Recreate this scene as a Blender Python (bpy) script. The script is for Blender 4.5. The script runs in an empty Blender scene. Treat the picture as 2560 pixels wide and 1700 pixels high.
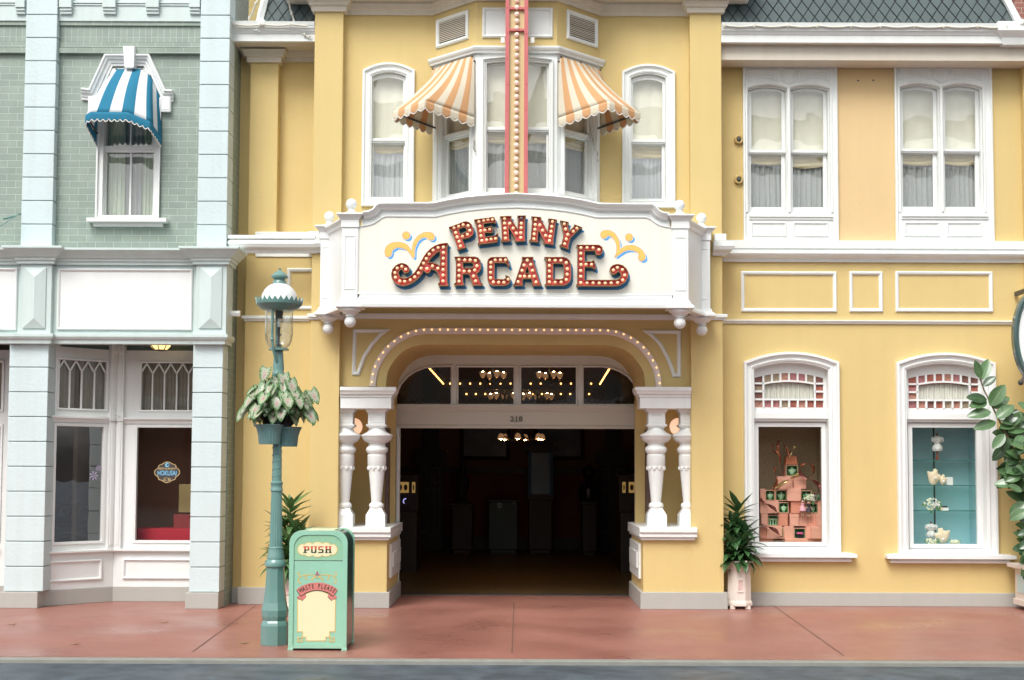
import bpy, bmesh, math, random
from mathutils import Vector, Matrix
from mathutils.geometry import tessellate_polygon
random.seed(7)
PI = math.pi
S = bpy.context.scene
col = S.collection
# ------------------------------------------------------------------ camera
F = 3200.0; CX, CY = 1288.0, 994.0; PITCH = 0.055; ROLL = 0.004; EYE = 1.65; CAMY = -15.17
cam = bpy.data.cameras.new('camera'); camo = bpy.data.objects.new('camera', cam); col.objects.link(camo)
cam.sensor_width = 36; cam.sensor_fit = 'HORIZONTAL'; cam.lens = F / 2560 * 36
cam.shift_x = -(CX - 1280) / 2560; cam.shift_y = (CY - 850) / 2560
cam.clip_end = 500; cam.clip_start = .1
camo.matrix_world = Matrix.Translation((0, CAMY, EYE)) @ Matrix.Rotation(PI/2 + PITCH, 4, 'X') @ Matrix.Rotation(ROLL, 4, 'Z')
S.camera = camo
# ------------------------------------------------------------------ world, sun, exposure
w = bpy.data.worlds.new('World'); S.world = w; w.use_nodes = True
nt = w.node_tree; bg = nt.nodes['Background']
sky = nt.nodes.new('ShaderNodeTexSky'); sky.sky_type = 'NISHITA'; sky.sun_disc = False
SUN_EL, SUN_AZ = math.radians(52), math.radians(205)   # azimuth clockwise from +Y: behind the camera, to its left
sky.sun_elevation = SUN_EL; sky.sun_rotation = SUN_AZ; sky.dust_density = 4; sky.air_density = 1.0; sky.ozone_density = .6
hs = nt.nodes.new('ShaderNodeHueSaturation'); hs.inputs['Saturation'].default_value = .22; hs.inputs['Value'].default_value = 1.0
nt.links.new(sky.outputs[0], hs.inputs['Color']); nt.links.new(hs.outputs[0], bg.inputs[0]); bg.inputs[1].default_value = .15
sl = bpy.data.lights.new('sun', 'SUN'); sl.energy = 1.4; sl.angle = math.radians(28); sl.color = (1, .985, .955)
so = bpy.data.objects.new('sun', sl); col.objects.link(so)
sd = Vector((math.sin(SUN_AZ)*math.cos(SUN_EL), math.cos(SUN_AZ)*math.cos(SUN_EL), math.sin(SUN_EL)))
so.rotation_euler = sd.to_track_quat('Z', 'Y').to_euler()
S.view_settings.view_transform = 'Standard'; S.view_settings.look = 'None'; S.view_settings.exposure = .58; S.view_settings.gamma = 1

# ------------------------------------------------------------------ projection helpers
def ray(u, v):
    a, b = u - CX, v - CY
    c, s = math.cos(ROLL), math.sin(ROLL)
    x = (a*c + b*s)/F; y = -(-a*s + b*c)/F
    cp, sp = math.cos(PITCH), math.sin(PITCH)
    return Vector((x, cp - y*sp, sp + y*cp))
class Frame:
    def __init__(s, O, d):
        s.O = Vector((O[0], O[1], 0)); s.d = Vector((d[0], d[1], 0)).normalized(); s.n = Vector((s.d.y, -s.d.x, 0))
    def w(s, x, y, z): return s.O + s.d*x - s.n*y + Vector((0, 0, z))
    def px(s, u, v, y=0):
        r = ray(u, v); C = Vector((0, CAMY, EYE)); P = s.O - s.n*y
        t = (P - C).dot(s.n)/r.dot(s.n); h = C + r*t
        return ((h - s.O).dot(s.d), h.z)
def plane(Y): return Frame((0, Y), (1, 0))
def off(x): return x
# ------------------------------------------------------------------ mesh builder
class MB:
    def __init__(s, fr=None, m=0):
        s.v = []; s.f = []; s.mi = []; s.uv = []; s.fr = fr or plane(0); s.m = m
    def P(s, x, y, z): s.v.append(s.fr.w(x, y, z)); return len(s.v) - 1
    def face(s, idx, uv=None, m=None):
        s.f.append(list(idx)); s.mi.append(s.m if m is None else m); s.uv.append(uv)
    def box(s, x0, x1, y0, y1, z0, z1, m=None):
        i = [s.P(x, y, z) for z in (z0, z1) for y in (y0, y1) for x in (x0, x1)]
        for q in ((0,1,5,4), (1,3,7,5), (3,2,6,7), (2,0,4,6), (4,5,7,6), (2,3,1,0)): s.face([i[k] for k in q], m=m)
    def pbox(s, u0, v0, u1, v1, yf, yb, m=None):
        vm = (v0 + v1)/2
        x0 = s.fr.px(u0, vm, yf)[0]; x1 = s.fr.px(u1, vm, yf)[0]; um = (u0 + u1)/2
        z1 = s.fr.px(um, v0, yf)[1]; z0 = s.fr.px(um, v1, yf)[1]
        s.box(x0, x1, yf, yb, z0, z1, m)
    def prism(s, out, y0, y1, holes=(), m=None, ms=None, back=True):
        loops = [list(out)] + [list(h) for h in holes]
        flat = [p for l in loops for p in l]
        tris = tessellate_polygon([[Vector((p[0], p[1], 0)) for p in l] for l in loops])
        a = [s.P(p[0], y0, p[1]) for p in flat]; b = [s.P(p[0], y1, p[1]) for p in flat]
        def ar(t): (x0, z0), (x1, z1), (x2, z2) = [flat[k] for k in t]; return (x1-x0)*(z2-z0) - (x2-x0)*(z1-z0)
        for t in tris:
            t = list(t)
            if ar(t) < 0: t.reverse()
            s.face([a[k] for k in t], m=m)
            if back: s.face([b[k] for k in reversed(t)], m=m)
        k = 0
        for li, l in enumerate(loops):
            n = len(l); A = sum(l[i][0]*l[(i+1) % n][1] - l[(i+1) % n][0]*l[i][1] for i in range(n))
            ccw = (A > 0) == (li == 0)
            for i in range(n):
                j = (i+1) % n; q = [a[k+i], b[k+i], b[k+j], a[k+j]]
                if not ccw: q.reverse()
                s.face(q, m=ms if ms is not None else m)
            k += n
    def sweep(s, path, prof, closed=False, m=None, capends=True):
        n = len(path); rows = []
        for i, (x, z) in enumerate(path):
            p0 = path[i-1] if (i or closed) else None; p1 = path[(i+1) % n] if (i < n-1 or closed) else None
            ds = []
            if p0: ds.append(Vector((x-p0[0], z-p0[1])).normalized())
            if p1: ds.append(Vector((p1[0]-x, p1[1]-z)).normalized())
            if len(ds) == 2:
                n0 = Vector((-ds[0].y, ds[0].x)); n1 = Vector((-ds[1].y, ds[1].x)); nn = (n0 + n1)
                nn = nn.normalized() if nn.length > 1e-6 else n0
                nn = nn/max(.35, nn.dot(n0))
            else: nn = Vector((-ds[0].y, ds[0].x))
            rows.append([s.P(x + nn.x*o, y, z + nn.y*o) for o, y in prof])
        k = len(prof)
        for i in range(n if closed else n-1):
            A, B = rows[i], rows[(i+1) % n]
            for j in range(k-1): s.face([A[j], A[j+1], B[j+1], B[j]], m=m)
        if not closed and capends: s.face(list(reversed(rows[0])), m=m); s.face(rows[-1], m=m)
    def lathe(s, cx, cy, prof, seg=24, m=None, a0=0, a1=2*PI, fn=None, cap=True, ph=0):
        full = abs(a1-a0-2*PI) < 1e-6; rows = []
        for r, z in prof:
            row = []
            for k in range(seg if full else seg+1):
                a = a0 + (a1-a0)*k/seg + ph; rr = r*(fn(a, z) if fn else 1)
                row.append(s.P(cx + rr*math.cos(a), cy + rr*math.sin(a), z))
            rows.append(row)
        for i in range(len(rows)-1):
            A, B = rows[i], rows[i+1]; n = len(A)
            for k in range(n if full else n-1):
                j = (k+1) % n; s.face([A[k], A[j], B[j], B[k]], m=m)
        if cap and full: s.face(list(reversed(rows[0])), m=m); s.face(rows[-1], m=m)
    def ball(s, c, r, seg=12, rings=8, m=None, sc=(1, 1, 1)):
        rows = []
        top = s.P(c[0], c[1], c[2] + r*sc[2]); bot = s.P(c[0], c[1], c[2] - r*sc[2])
        for i in range(1, rings):
            t = PI*i/rings
            rows.append([s.P(c[0] + r*sc[0]*math.sin(t)*math.cos(2*PI*k/seg), c[1] + r*sc[1]*math.sin(t)*math.sin(2*PI*k/seg), c[2] + r*sc[2]*math.cos(t)) for k in range(seg)])
        for k in range(seg):
            j = (k+1) % seg
            s.face([top, rows[0][k], rows[0][j]], m=m); s.face([bot, rows[-1][j], rows[-1][k]], m=m)
            for i in range(len(rows)-1): s.face([rows[i][k], rows[i+1][k], rows[i+1][j], rows[i][j]], m=m)
    def tube(s, pts, r, seg=8, m=None):
        pts = [Vector(p) for p in pts]; rows = []; prev = None
        for i, p in enumerate(pts):
            t = (pts[min(i+1, len(pts)-1)] - pts[max(i-1, 0)]).normalized()
            if prev is None: a = Vector((0, 0, 1)) if abs(t.z) < .9 else Vector((1, 0, 0)); e = t.cross(a).normalized()
            else: e = (prev - t*prev.dot(t)).normalized()
            prev = e; g = t.cross(e); rr = r[i] if isinstance(r, (list, tuple)) else r
            rows.append([s.P(*(p + (e*math.cos(2*PI*k/seg) + g*math.sin(2*PI*k/seg))*rr)) for k in range(seg)])
        for i in range(len(rows)-1):
            for k in range(seg): j = (k+1) % seg; s.face([rows[i][k], rows[i][j], rows[i+1][j], rows[i+1][k]], m=m)
        s.face(list(reversed(rows[0])), m=m); s.face(rows[-1], m=m)
    def grid(s, fn, nu, nv, m=None, mf=None):
        g = [[s.P(*fn(i/nu, j/nv)) for j in range(nv+1)] for i in range(nu+1)]
        for i in range(nu):
            for j in range(nv):
                s.face([g[i][j], g[i+1][j], g[i+1][j+1], g[i][j+1]], uv=[(i/nu, j/nv), ((i+1)/nu, j/nv), ((i+1)/nu, (j+1)/nv), (i/nu, (j+1)/nv)], m=mf(i, j) if mf else m)
W = {}
def build(mb, name, mats, parent=None, bev=0, smooth=False, thick=0, fixn=True):
    if not mb.f: return None
    me = bpy.data.meshes.new(name)
    xs = [p.x for p in mb.v]; ys = [p.y for p in mb.v]; zs = [p.z for p in mb.v]
    c = Vector(((min(xs)+max(xs))/2, (min(ys)+max(ys))/2, min(zs) if parent is None else (min(zs)+max(zs))/2))
    me.from_pydata([p - c for p in mb.v], [], mb.f)
    if fixn:
        bm = bmesh.new(); bm.from_mesh(me); bmesh.ops.recalc_face_normals(bm, faces=bm.faces); bm.to_mesh(me); bm.free()
    if not isinstance(mats, (list, tuple)): mats = [mats]
    for m in mats: me.materials.append(m)
    for p, mi in zip(me.polygons, mb.mi): p.material_index = min(mi, len(mats)-1)
    if any(mb.uv):
        ul = me.uv_layers.new(name='UVMap')
        for p, uv in zip(me.polygons, mb.uv):
            if uv:
                for li, q in zip(p.loop_indices, uv): ul.data[li].uv = q
    if smooth:
        for p in me.polygons: p.use_smooth = True
        if smooth != 'all': me.set_sharp_from_angle(angle=math.radians(38))
    me.update()
    o = bpy.data.objects.new(name, me); col.objects.link(o)
    if parent is not None: o.parent = parent; o.location = c - W[parent.name]
    else: o.location = c
    W[o.name] = c
    if thick: md = o.modifiers.new('thickness', 'SOLIDIFY'); md.thickness = thick
    if bev: md = o.modifiers.new('bevel', 'BEVEL'); md.width = bev; md.segments = 2; md.limit_method = 'ANGLE'; md.angle_limit = math.radians(50); md.harden_normals = False
    return o
def thing(name, label, cat, loc=(0, 0, 0), group=None):
    o = bpy.data.objects.new(name, None); col.objects.link(o); o.location = loc; W[o.name] = Vector(loc); o.empty_display_size = .1
    return tag(o, label, cat, group)
def tag(o, label, cat, group=None):
    o['label'] = label; o['category'] = cat
    if group: o['group'] = group
    return o
def struct(o): o['kind'] = 'structure'; return o
def arc(x0, x1, z, rise, n=12):     # from (x0,z) over the top to (x1,z): circular
    if rise <= 0: return [(x0, z), (x1, z)]
    h = abs(x1-x0)/2; R = (h*h + rise*rise)/(2*rise); cx = (x0+x1)/2; cz = z + rise - R; a = math.asin(min(1, h/R)); sg = 1 if x1 > x0 else -1
    return [(cx + sg*R*math.sin(-a + 2*a*k/n), cz + R*math.cos(-a + 2*a*k/n)) for k in range(n+1)]
# ------------------------------------------------------------------ materials
def mat(name, c, rough=.6, var=.06, vs=3.0, bump=0, bs=60, metal=0, coat=0, spec=.5, emis=None, es=0, c2=None, streak=0, alpha=1, trans=0, grime=0):
    m = bpy.data.materials.new(name); m.use_nodes = True; t = m.node_tree; N = t.nodes; L = t.links
    b = N['Principled BSDF']; b.inputs['Roughness'].default_value = rough; b.inputs['Metallic'].default_value = metal
    b.inputs['Coat Weight'].default_value = coat; b.inputs['Specular IOR Level'].default_value = spec; b.inputs['Coat Roughness'].default_value = .1
    geo = N.new('ShaderNodeNewGeometry')
    nz = N.new('ShaderNodeTexNoise'); nz.inputs['Scale'].default_value = vs; nz.inputs['Detail'].default_value = 6; L.new(geo.outputs['Position'], nz.inputs['Vector'])
    mx = N.new('ShaderNodeMix'); mx.data_type = 'RGBA'; L.new(nz.outputs['Fac'], mx.inputs['Factor'])
    ca = [max(0, x*(1-var)) for x in c]; cb = [min(1, x*(1+var)) for x in (c2 or c)]
    mx.inputs['A'].default_value = (*ca, 1); mx.inputs['B'].default_value = (*cb, 1)
    out = mx.outputs['Result']
    if streak:
        mp = N.new('ShaderNodeMapping'); mp.inputs['Scale'].default_value = (9, 9, .7); L.new(geo.outputs['Position'], mp.inputs['Vector'])
        n2 = N.new('ShaderNodeTexNoise'); n2.inputs['Scale'].default_value = 1; n2.inputs['Detail'].default_value = 5; L.new(mp.outputs[0], n2.inputs['Vector'])
        cr = N.new('ShaderNodeValToRGB'); cr.color_ramp.elements[0].position = .42; cr.color_ramp.elements[1].position = .75
        cr.color_ramp.elements[0].color = (1, 1, 1, 1); cr.color_ramp.elements[1].color = (1-streak, 1-streak*1.1, 1-streak*1.4, 1); L.new(n2.outputs['Fac'], cr.inputs['Fac'])
        ml = N.new('ShaderNodeMix'); ml.data_type = 'RGBA'; ml.blend_type = 'MULTIPLY'; ml.inputs['Factor'].default_value = 1
        L.new(out, ml.inputs['A']); L.new(cr.outputs['Color'], ml.inputs['B']); out = ml.outputs['Result']
    L.new(out, b.inputs['Base Color'])
    if bump:
        n3 = N.new('ShaderNodeTexNoise'); n3.inputs['Scale'].default_value = bs; n3.inputs['Detail'].default_value = 4; L.new(geo.outputs['Position'], n3.inputs['Vector'])
        bp = N.new('ShaderNodeBump'); bp.inputs['Strength'].default_value = bump; bp.inputs['Distance'].default_value = .01; L.new(n3.outputs['Fac'], bp.inputs['Height']); L.new(bp.outputs[0], b.inputs['Normal'])
    if emis: b.inputs['Emission Color'].default_value = (*emis, 1); b.inputs['Emission Strength'].default_value = es
    if trans: b.inputs['Transmission Weight'].default_value = trans
    if alpha < 1: b.inputs['Alpha'].default_value = alpha
    return m
def brick(name, c1, c2, mortar, bw, rh, ms, rough=.6, vert=False, zoff=0.0, xoff=0.0, offset=.5, bump=.5):
    m = mat(name, c1, rough, 0); t = m.node_tree; N = t.nodes; L = t.links; b = N['Principled BSDF']
    geo = N.new('ShaderNodeNewGeometry'); sx = N.new('ShaderNodeSeparateXYZ'); L.new(geo.outputs['Position'], sx.inputs[0])
    ad = N.new('ShaderNodeMath'); L.new(sx.outputs[0], ad.inputs[0]); L.new(sx.outputs[1], ad.inputs[1])
    cb = N.new('ShaderNodeCombineXYZ')
    if vert: L.new(sx.outputs[2], cb.inputs[0]); L.new(ad.outputs[0], cb.inputs[1])
    else: L.new(ad.outputs[0], cb.inputs[0]); L.new(sx.outputs[2], cb.inputs[1])
    av = N.new('ShaderNodeVectorMath'); av.inputs[1].default_value = (xoff + 40*bw, zoff + 40*rh, 0); L.new(cb.outputs[0], av.inputs[0])
    bt = N.new('ShaderNodeTexBrick'); bt.offset = offset; L.new(av.outputs[0], bt.inputs['Vector'])
    for k, x in (('Scale', 1), ('Mortar Size', ms), ('Mortar Smooth', .3), ('Bias', 0), ('Brick Width', bw), ('Row Height', rh)): bt.inputs[k].default_value = x
    bt.inputs['Color1'].default_value = (*c1, 1); bt.inputs['Color2'].default_value = (*c2, 1); bt.inputs['Mortar'].default_value = (*mortar, 1)
    nz = N.new('ShaderNodeTexNoise'); nz.inputs['Scale'].default_value = 7; nz.inputs['Detail'].default_value = 8; L.new(geo.outputs['Position'], nz.inputs['Vector'])
    mr = N.new('ShaderNodeMapRange'); mr.inputs['To Min'].default_value = .82; mr.inputs['To Max'].default_value = 1.16; L.new(nz.outputs['Fac'], mr.inputs[0])
    ml = N.new('ShaderNodeMix'); ml.data_type = 'RGBA'; ml.blend_type = 'MULTIPLY'; ml.inputs['Factor'].default_value = 1
    L.new(bt.outputs['Color'], ml.inputs['A']); L.new(mr.outputs[0], ml.inputs['B']); L.new(ml.outputs['Result'], b.inputs['Base Color'])
    bp = N.new('ShaderNodeBump'); bp.invert = True; bp.inputs['Strength'].default_value = bump; bp.inputs['Distance'].default_value = .006; L.new(bt.outputs['Fac'], bp.inputs['Height']); L.new(bp.outputs[0], b.inputs['Normal'])
    return m
def glass(name, tint=(1, 1, 1), f=1.0, base=.03):
    m = bpy.data.materials.new(name); m.use_nodes = True; t = m.node_tree; N = t.nodes; L = t.links; N.remove(N['Principled BSDF'])
    tr = N.new('ShaderNodeBsdfTransparent'); tr.inputs[0].default_value = (*tint, 1); gl = N.new('ShaderNodeBsdfGlossy'); gl.inputs['Roughness'].default_value = .01
    fr = N.new('ShaderNodeLayerWeight'); fr.inputs['Blend'].default_value = .5; pw = N.new('ShaderNodeMath'); pw.operation = 'POWER'; pw.inputs[1].default_value = 4; L.new(fr.outputs['Facing'], pw.inputs[0])
    mu = N.new('ShaderNodeMath'); mu.operation = 'MULTIPLY_ADD'; mu.inputs[1].default_value = .6*f; mu.inputs[2].default_value = .045*f+base
    mx = N.new('ShaderNodeMixShader'); L.new(pw.outputs[0], mu.inputs[0]); L.new(mu.outputs[0], mx.inputs[0]); L.new(tr.outputs[0], mx.inputs[1]); L.new(gl.outputs[0], mx.inputs[2])
    geo = N.new('ShaderNodeNewGeometry'); nz = N.new('ShaderNodeTexNoise'); nz.inputs['Scale'].default_value = 1.3; L.new(geo.outputs['Position'], nz.inputs['Vector'])
    bp = N.new('ShaderNodeBump'); bp.inputs['Strength'].default_value = .25; bp.inputs['Distance'].default_value = .02; L.new(nz.outputs['Fac'], bp.inputs['Height']); L.new(bp.outputs[0], gl.inputs['Normal'])
    L.new(mx.outputs[0], N['Material Output'].inputs[0]); return m
def fabric(name, c, tr=.15, var=.08, vs=5, seethru=0):
    m = mat(name, c, .85, var, vs, bump=.15, bs=400, spec=.2); t = m.node_tree; N = t.nodes; L = t.links; b = N['Principled BSDF']
    tl = N.new('ShaderNodeBsdfTranslucent'); tl.inputs[0].default_value = (*c, 1); mx = N.new('ShaderNodeMixShader'); mx.inputs[0].default_value = tr
    L.new(b.outputs[0], mx.inputs[1]); L.new(tl.outputs[0], mx.inputs[2]); o = mx.outputs[0]
    if seethru:
        tp = N.new('ShaderNodeBsdfTransparent'); m2 = N.new('ShaderNodeMixShader'); m2.inputs[0].default_value = seethru; L.new(o, m2.inputs[1]); L.new(tp.outputs[0], m2.inputs[2]); o = m2.outputs[0]
    L.new(o, N['Material Output'].inputs[0]); return m
YEL = mat('yellow_stucco', (.645, .490, .205), .75, .07, 1.3, bump=.3, bs=90, streak=.025)
YEL2 = mat('peach_stucco', (.69, .50, .255), .75, .06, 1.3, bump=.3, bs=90, streak=.025)
WHT = mat('white_paint', (.785, .81, .785), .38, .03, 2, bump=.04, bs=40, streak=.05)
WHT2 = mat('white_gloss_paint', (.795, .815, .795), .3, .02, 2, streak=.03)
CREAM = mat('cream_board', (.80, .79, .70), .35, .02, 2, streak=.04)
SOF = mat('soffit_paint', (.66, .60, .50), .55, .04, 2, streak=.05)
MINT = mat('mint_paint', (.58, .675, .655), .5, .04, 1.5, bump=.1, bs=60, streak=.07)
MINTB = mat('mint_block_paint', (.585, .685, .69), .6, .04, 2.5, bump=.35, bs=30, streak=.06)
GRN = brick('green_brick', (.250, .312, .262), (.278, .342, .288), (.44, .50, .44), .215, .0815, .0035, .45)
GRNV = brick('green_brick_upright', (.250, .312, .262), (.278, .342, .288), (.44, .50, .44), .2, .074, .0035, .45, vert=True, offset=0)
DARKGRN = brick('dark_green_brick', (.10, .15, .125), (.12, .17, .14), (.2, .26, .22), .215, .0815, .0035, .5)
YBRICK = brick('yellow_brick', (.42, .33, .12), (.47, .37, .15), (.35, .31, .2), .2, .075, .005, .7)
RBRICK = brick('red_brick', (.25, .09, .07), (.3, .12, .09), (.4, .33, .28), .2, .075, .005, .7)
GREYP = mat('grey_plinth', (.42, .415, .38), .55, .06, 2, bump=.15, bs=50, streak=.04)
SLATE = mat('slate', (.078, .105, .105), .75, .22, 6, bump=.2, bs=80)
SLATED = mat('slate_gap', (.03, .035, .035), .8)
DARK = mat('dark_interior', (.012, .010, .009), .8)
GLS = glass('window_glass', (.97, .98, .97), 1.2, .09)
GLSD = glass('shop_glass', (.95, .97, .96), .9, .0)
GLSC = glass('clear_glass', (.96, .98, .97), 1.6, .02)
SHEER = fabric('sheer_curtain', (.50, .52, .50), .12, .12, 30, .18)
BLIND = fabric('cream_blind', (.86, .84, .70), .02, .05, 8)
BLIND2 = fabric('cream_swag', (.62, .53, .31), .1, .1, 12)
CURT = fabric('green_drape', (.62, .70, .56), .2, .06, 8)
TEAL = mat('teal_enamel', (.145, .275, .25), .3, .08, 4, bump=.08, bs=60, streak=.08, coat=.3)
TEALD = mat('teal_wicker', (.10, .19, .19), .4, .15, 20, bump=.2, bs=90)
REDP = mat('sign_red', (.62, .085, .075), .3, .12, 8, coat=.2)
TAN = mat('brass_rim', (.30, .21, .10), .4, .1, 9, metal=.3)
BLUS = mat('sign_blue', (.035, .20, .42), .45, .04)
BLUL = mat('flourish_blue', (.08, .36, .75), .45, .03)
ORG = mat('flourish_gold', (.80, .52, .12), .45, .04)
ORGR = mat('flourish_red', (.75, .25, .12), .45, .03)
BULB = mat('lit_bulb', (.95, .72, .42), .12, .05, 80, coat=.8, emis=(1, .62, .28), es=.14)
BULBP = mat('pink_bulb', (.92, .70, .60), .15, .02, 3, coat=.6, emis=(1, .6, .45), es=.12)
BULBO = mat('dead_bulb', (.22, .17, .17), .1, .05, coat=.8)
BULBS = mat('small_bulb', (.95, .66, .32), .15, .05, 80, coat=.6, emis=(1, .6, .22), es=.9)
SALMON = mat('salmon_paint', (.55, .135, .135), .45, .05, 5)
BAND = mat('bulb_band_paint', (.80, .70, .65), .4, .03)
WOODD = mat('dark_door', (.11, .065, .06), .5, .1, 6)
IRON = mat('dark_iron', (.05, .05, .045), .4)

def fbox(name, fr, parent, m, u0, v0, u1, v1, yf, yb, bev=.003):
    mb = MB(fr); mb.pbox(u0, v0, u1, v1, yf, yb); return build(mb, name, m, parent, bev)
def pxs(fr, pts, y=0): return [fr.px(u, v, y) for u, v in pts]
# ------------------------------------------------------------------ ground
mb = MB(); mb.box(-120, 120, -150, -4.07, -.5, -.04)
ROADM = mat('blue_grey_asphalt', (.04, .06, .08), .45, .30, 1.2, bump=.25, bs=150, spec=.35, c2=(.085, .105, .12))
o = build(mb, 'road', ROADM); struct(o)
mb = MB(); mb.box(-120, 120, -4.07, -3.95, -.5, -.003)
KERB = mat('concrete_kerb', (.25, .25, .22), .7, .2, 8, bump=.2, bs=90)
o = build(mb, 'kerb', KERB, bev=.008); struct(o)
SIDE = mat('red_paving', (.27, .108, .082), .36, .08, .9, bump=.12, bs=40, c2=(.34, .155, .122))
JOINT = mat('paving_joint', (.14, .075, .055), .8)
mb = MB(); mb.box(-120, 120, -3.95, 1.62, -.4, 0)
g = plane(0)
def gpt(u, v):
    r = ray(u, v); t = -EYE/r.z; return (r.x*t, CAMY + r.y*t)
for a, b in (((640, 1514), (481, 1630)), ((1285, 1506), (1280, 1634)), ((1925, 1508), (2110, 1640))):
    p, q = Vector(gpt(*a)), Vector(gpt(*b)); dn = (q-p).normalized(); n = Vector((-dn.y, dn.x))*.006
    i = [mb.P(x.x, x.y, .003) for x in (p-n, q-n, q+n, p+n)]; mb.face(i, m=1)
o = build(mb, 'pavement', [SIDE, JOINT]); struct(o)
def speckle(m, dens, amt, sc, tint=(0, 0, 0), thr=.06):
    t = m.node_tree; N = t.nodes; L = t.links; b = N['Principled BSDF']; src = b.inputs['Base Color'].links[0].from_socket
    geo = N.new('ShaderNodeNewGeometry'); vo = N.new('ShaderNodeTexVoronoi'); vo.inputs['Scale'].default_value = dens; vo.inputs['Randomness'].default_value = 1; L.new(geo.outputs['Position'], vo.inputs['Vector'])
    lt = N.new('ShaderNodeMath'); lt.operation = 'LESS_THAN'; lt.inputs[1].default_value = thr; L.new(vo.outputs['Distance'], lt.inputs[0])
    nz = N.new('ShaderNodeTexNoise'); nz.inputs['Scale'].default_value = sc; nz.inputs['Detail'].default_value = 8; L.new(geo.outputs['Position'], nz.inputs['Vector'])
    mr = N.new('ShaderNodeMapRange'); mr.inputs['From Min'].default_value = .3; mr.inputs['From Max'].default_value = .7; mr.inputs['To Min'].default_value = 1-amt; mr.inputs['To Max'].default_value = 1+amt; L.new(nz.outputs['Fac'], mr.inputs[0])
    ml = N.new('ShaderNodeMix'); ml.data_type = 'RGBA'; ml.blend_type = 'MULTIPLY'; ml.inputs['Factor'].default_value = 1; L.new(src, ml.inputs['A']); L.new(mr.outputs[0], ml.inputs['B'])
    m2 = N.new('ShaderNodeMix'); m2.data_type = 'RGBA'; sc_ = N.new('ShaderNodeMath'); sc_.operation = 'MULTIPLY'; sc_.inputs[1].default_value = .22; L.new(lt.outputs[0], sc_.inputs[0]); L.new(sc_.outputs[0], m2.inputs['Factor'])
    L.new(ml.outputs['Result'], m2.inputs['A']); m2.inputs['B'].default_value = (*tint, 1); L.new(m2.outputs['Result'], b.inputs['Base Color'])
    rr_ = N.new('ShaderNodeMapRange'); rr_.inputs['From Min'].default_value = .35; rr_.inputs['From Max'].default_value = .65; r0 = b.inputs['Roughness'].default_value; rr_.inputs['To Min'].default_value = r0-.1; rr_.inputs['To Max'].default_value = r0+.18
    n2 = N.new('ShaderNodeTexNoise'); n2.inputs['Scale'].default_value = .8; n2.inputs['Detail'].default_value = 3; L.new(geo.outputs['Position'], n2.inputs['Vector']); L.new(n2.outputs['Fac'], rr_.inputs[0]); L.new(rr_.outputs[0], b.inputs['Roughness'])
speckle(SIDE, 3.5, .06, 14, (.07, .045, .035), .045); speckle(ROADM, 40, .35, 5, (.16, .16, .15), .10)
for lx_, ly_, lab in ((30, 1562, 'withered leaf on the red paving at the far left'), (186, 1611, 'withered leaf on the red paving near the left kerb'), (409, 1557, 'withered leaf on the red paving before the green pilaster'), (610, 1609, 'withered leaf on the red paving just left of the lamp base')):
    p = gpt(lx_, ly_); mb = MB(); q = [mb.P(p[0]+dx, p[1]+dy, .004+dz) for dx, dy, dz in ((-.05, 0, .004), (-.02, -.022, .0), (.02, -.02, .006), (.055, .004, .012), (.015, .02, .0), (-.025, .018, .003))]; mb.face(q)
    tag(build(mb, 'fallen_leaf', mat('dry_leaf', (.30, .20, .10), .7, .2, 40), None, thick=.0015, fixn=False), lab, 'leaf', 'withered leaves on the pavement')

# ------------------------------------------------------------------ window parts
def opath(path, o):                 # offset of a closed CCW path, o > 0 inwards
    n = len(path); r = []
    for i in range(n):
        a, b, c = Vector(path[i-1]), Vector(path[i]), Vector(path[(i+1) % n])
        d0, d1 = (b-a).normalized(), (c-b).normalized(); n0 = Vector((-d0.y, d0.x)); n1 = Vector((-d1.y, d1.x)); m = (n0+n1)
        m = m.normalized() if m.length > 1e-5 else n0; m = m/max(.35, m.dot(n0)); r.append((b.x + m.x*o, b.y + m.y*o))
    return r
def opening(x0, x1, z0, z1, rise=0, n=12):
    top = arc(x1, x0, z1-rise, rise, n) if rise else [(x1, z1), (x0, z1)]
    return [(x0, z0), (x1, z0)] + top
def rect(fr, u0, v0, u1, v1, y=0):
    vm, um = (v0+v1)/2, (u0+u1)/2
    return (fr.px(u0, vm, y)[0], fr.px(u1, vm, y)[0], fr.px(um, v1, y)[1], fr.px(um, v0, y)[1])
def pane(fr, path, y, parent, m=None, name='pane'):
    mb = MB(fr); ids = [mb.P(x, y, z) for x, z in path]; mb.face(ids); return build(mb, name, m or GLS, parent, fixn=False)
def casing_prof(cw, d=.045):
    return [(0, .02), (0, -d*.45), (-cw*.18, -d*.6), (-cw*.30, -d*.42), (-cw*.62, -d*.55), (-cw*.72, -d), (-cw*.95, -d), (-cw, -d*.7), (-cw, .02)]
def pleat(fr, x0, x1, z0, z1, y, m, parent, n=14, amp=.012, name='curtain', seed=1, taper=0):
    R = random.Random(seed); ph = [R.uniform(0, 6.28) for _ in range(4)]; fq = [n*R.uniform(.8, 1.2), n*1.9, n*.45]
    mb = MB(fr)
    def fn(s, t):
        a = math.sin(s*fq[0]*6.28 + ph[0] + .5*math.sin(t*2+ph[3])) + .4*math.sin(s*fq[1]*6.28 + ph[1]) + .5*math.sin(s*fq[2]*6.28 + ph[2])
        return (x0 + (x1-x0)*(s + taper*(s-.5)*t*0), y + amp*a*(1-.35*t), z0 + (z1-z0)*t)
    mb.grid(fn, int(n*7), 6); return build(mb, name, m, parent, smooth='all', fixn=False)
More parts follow.
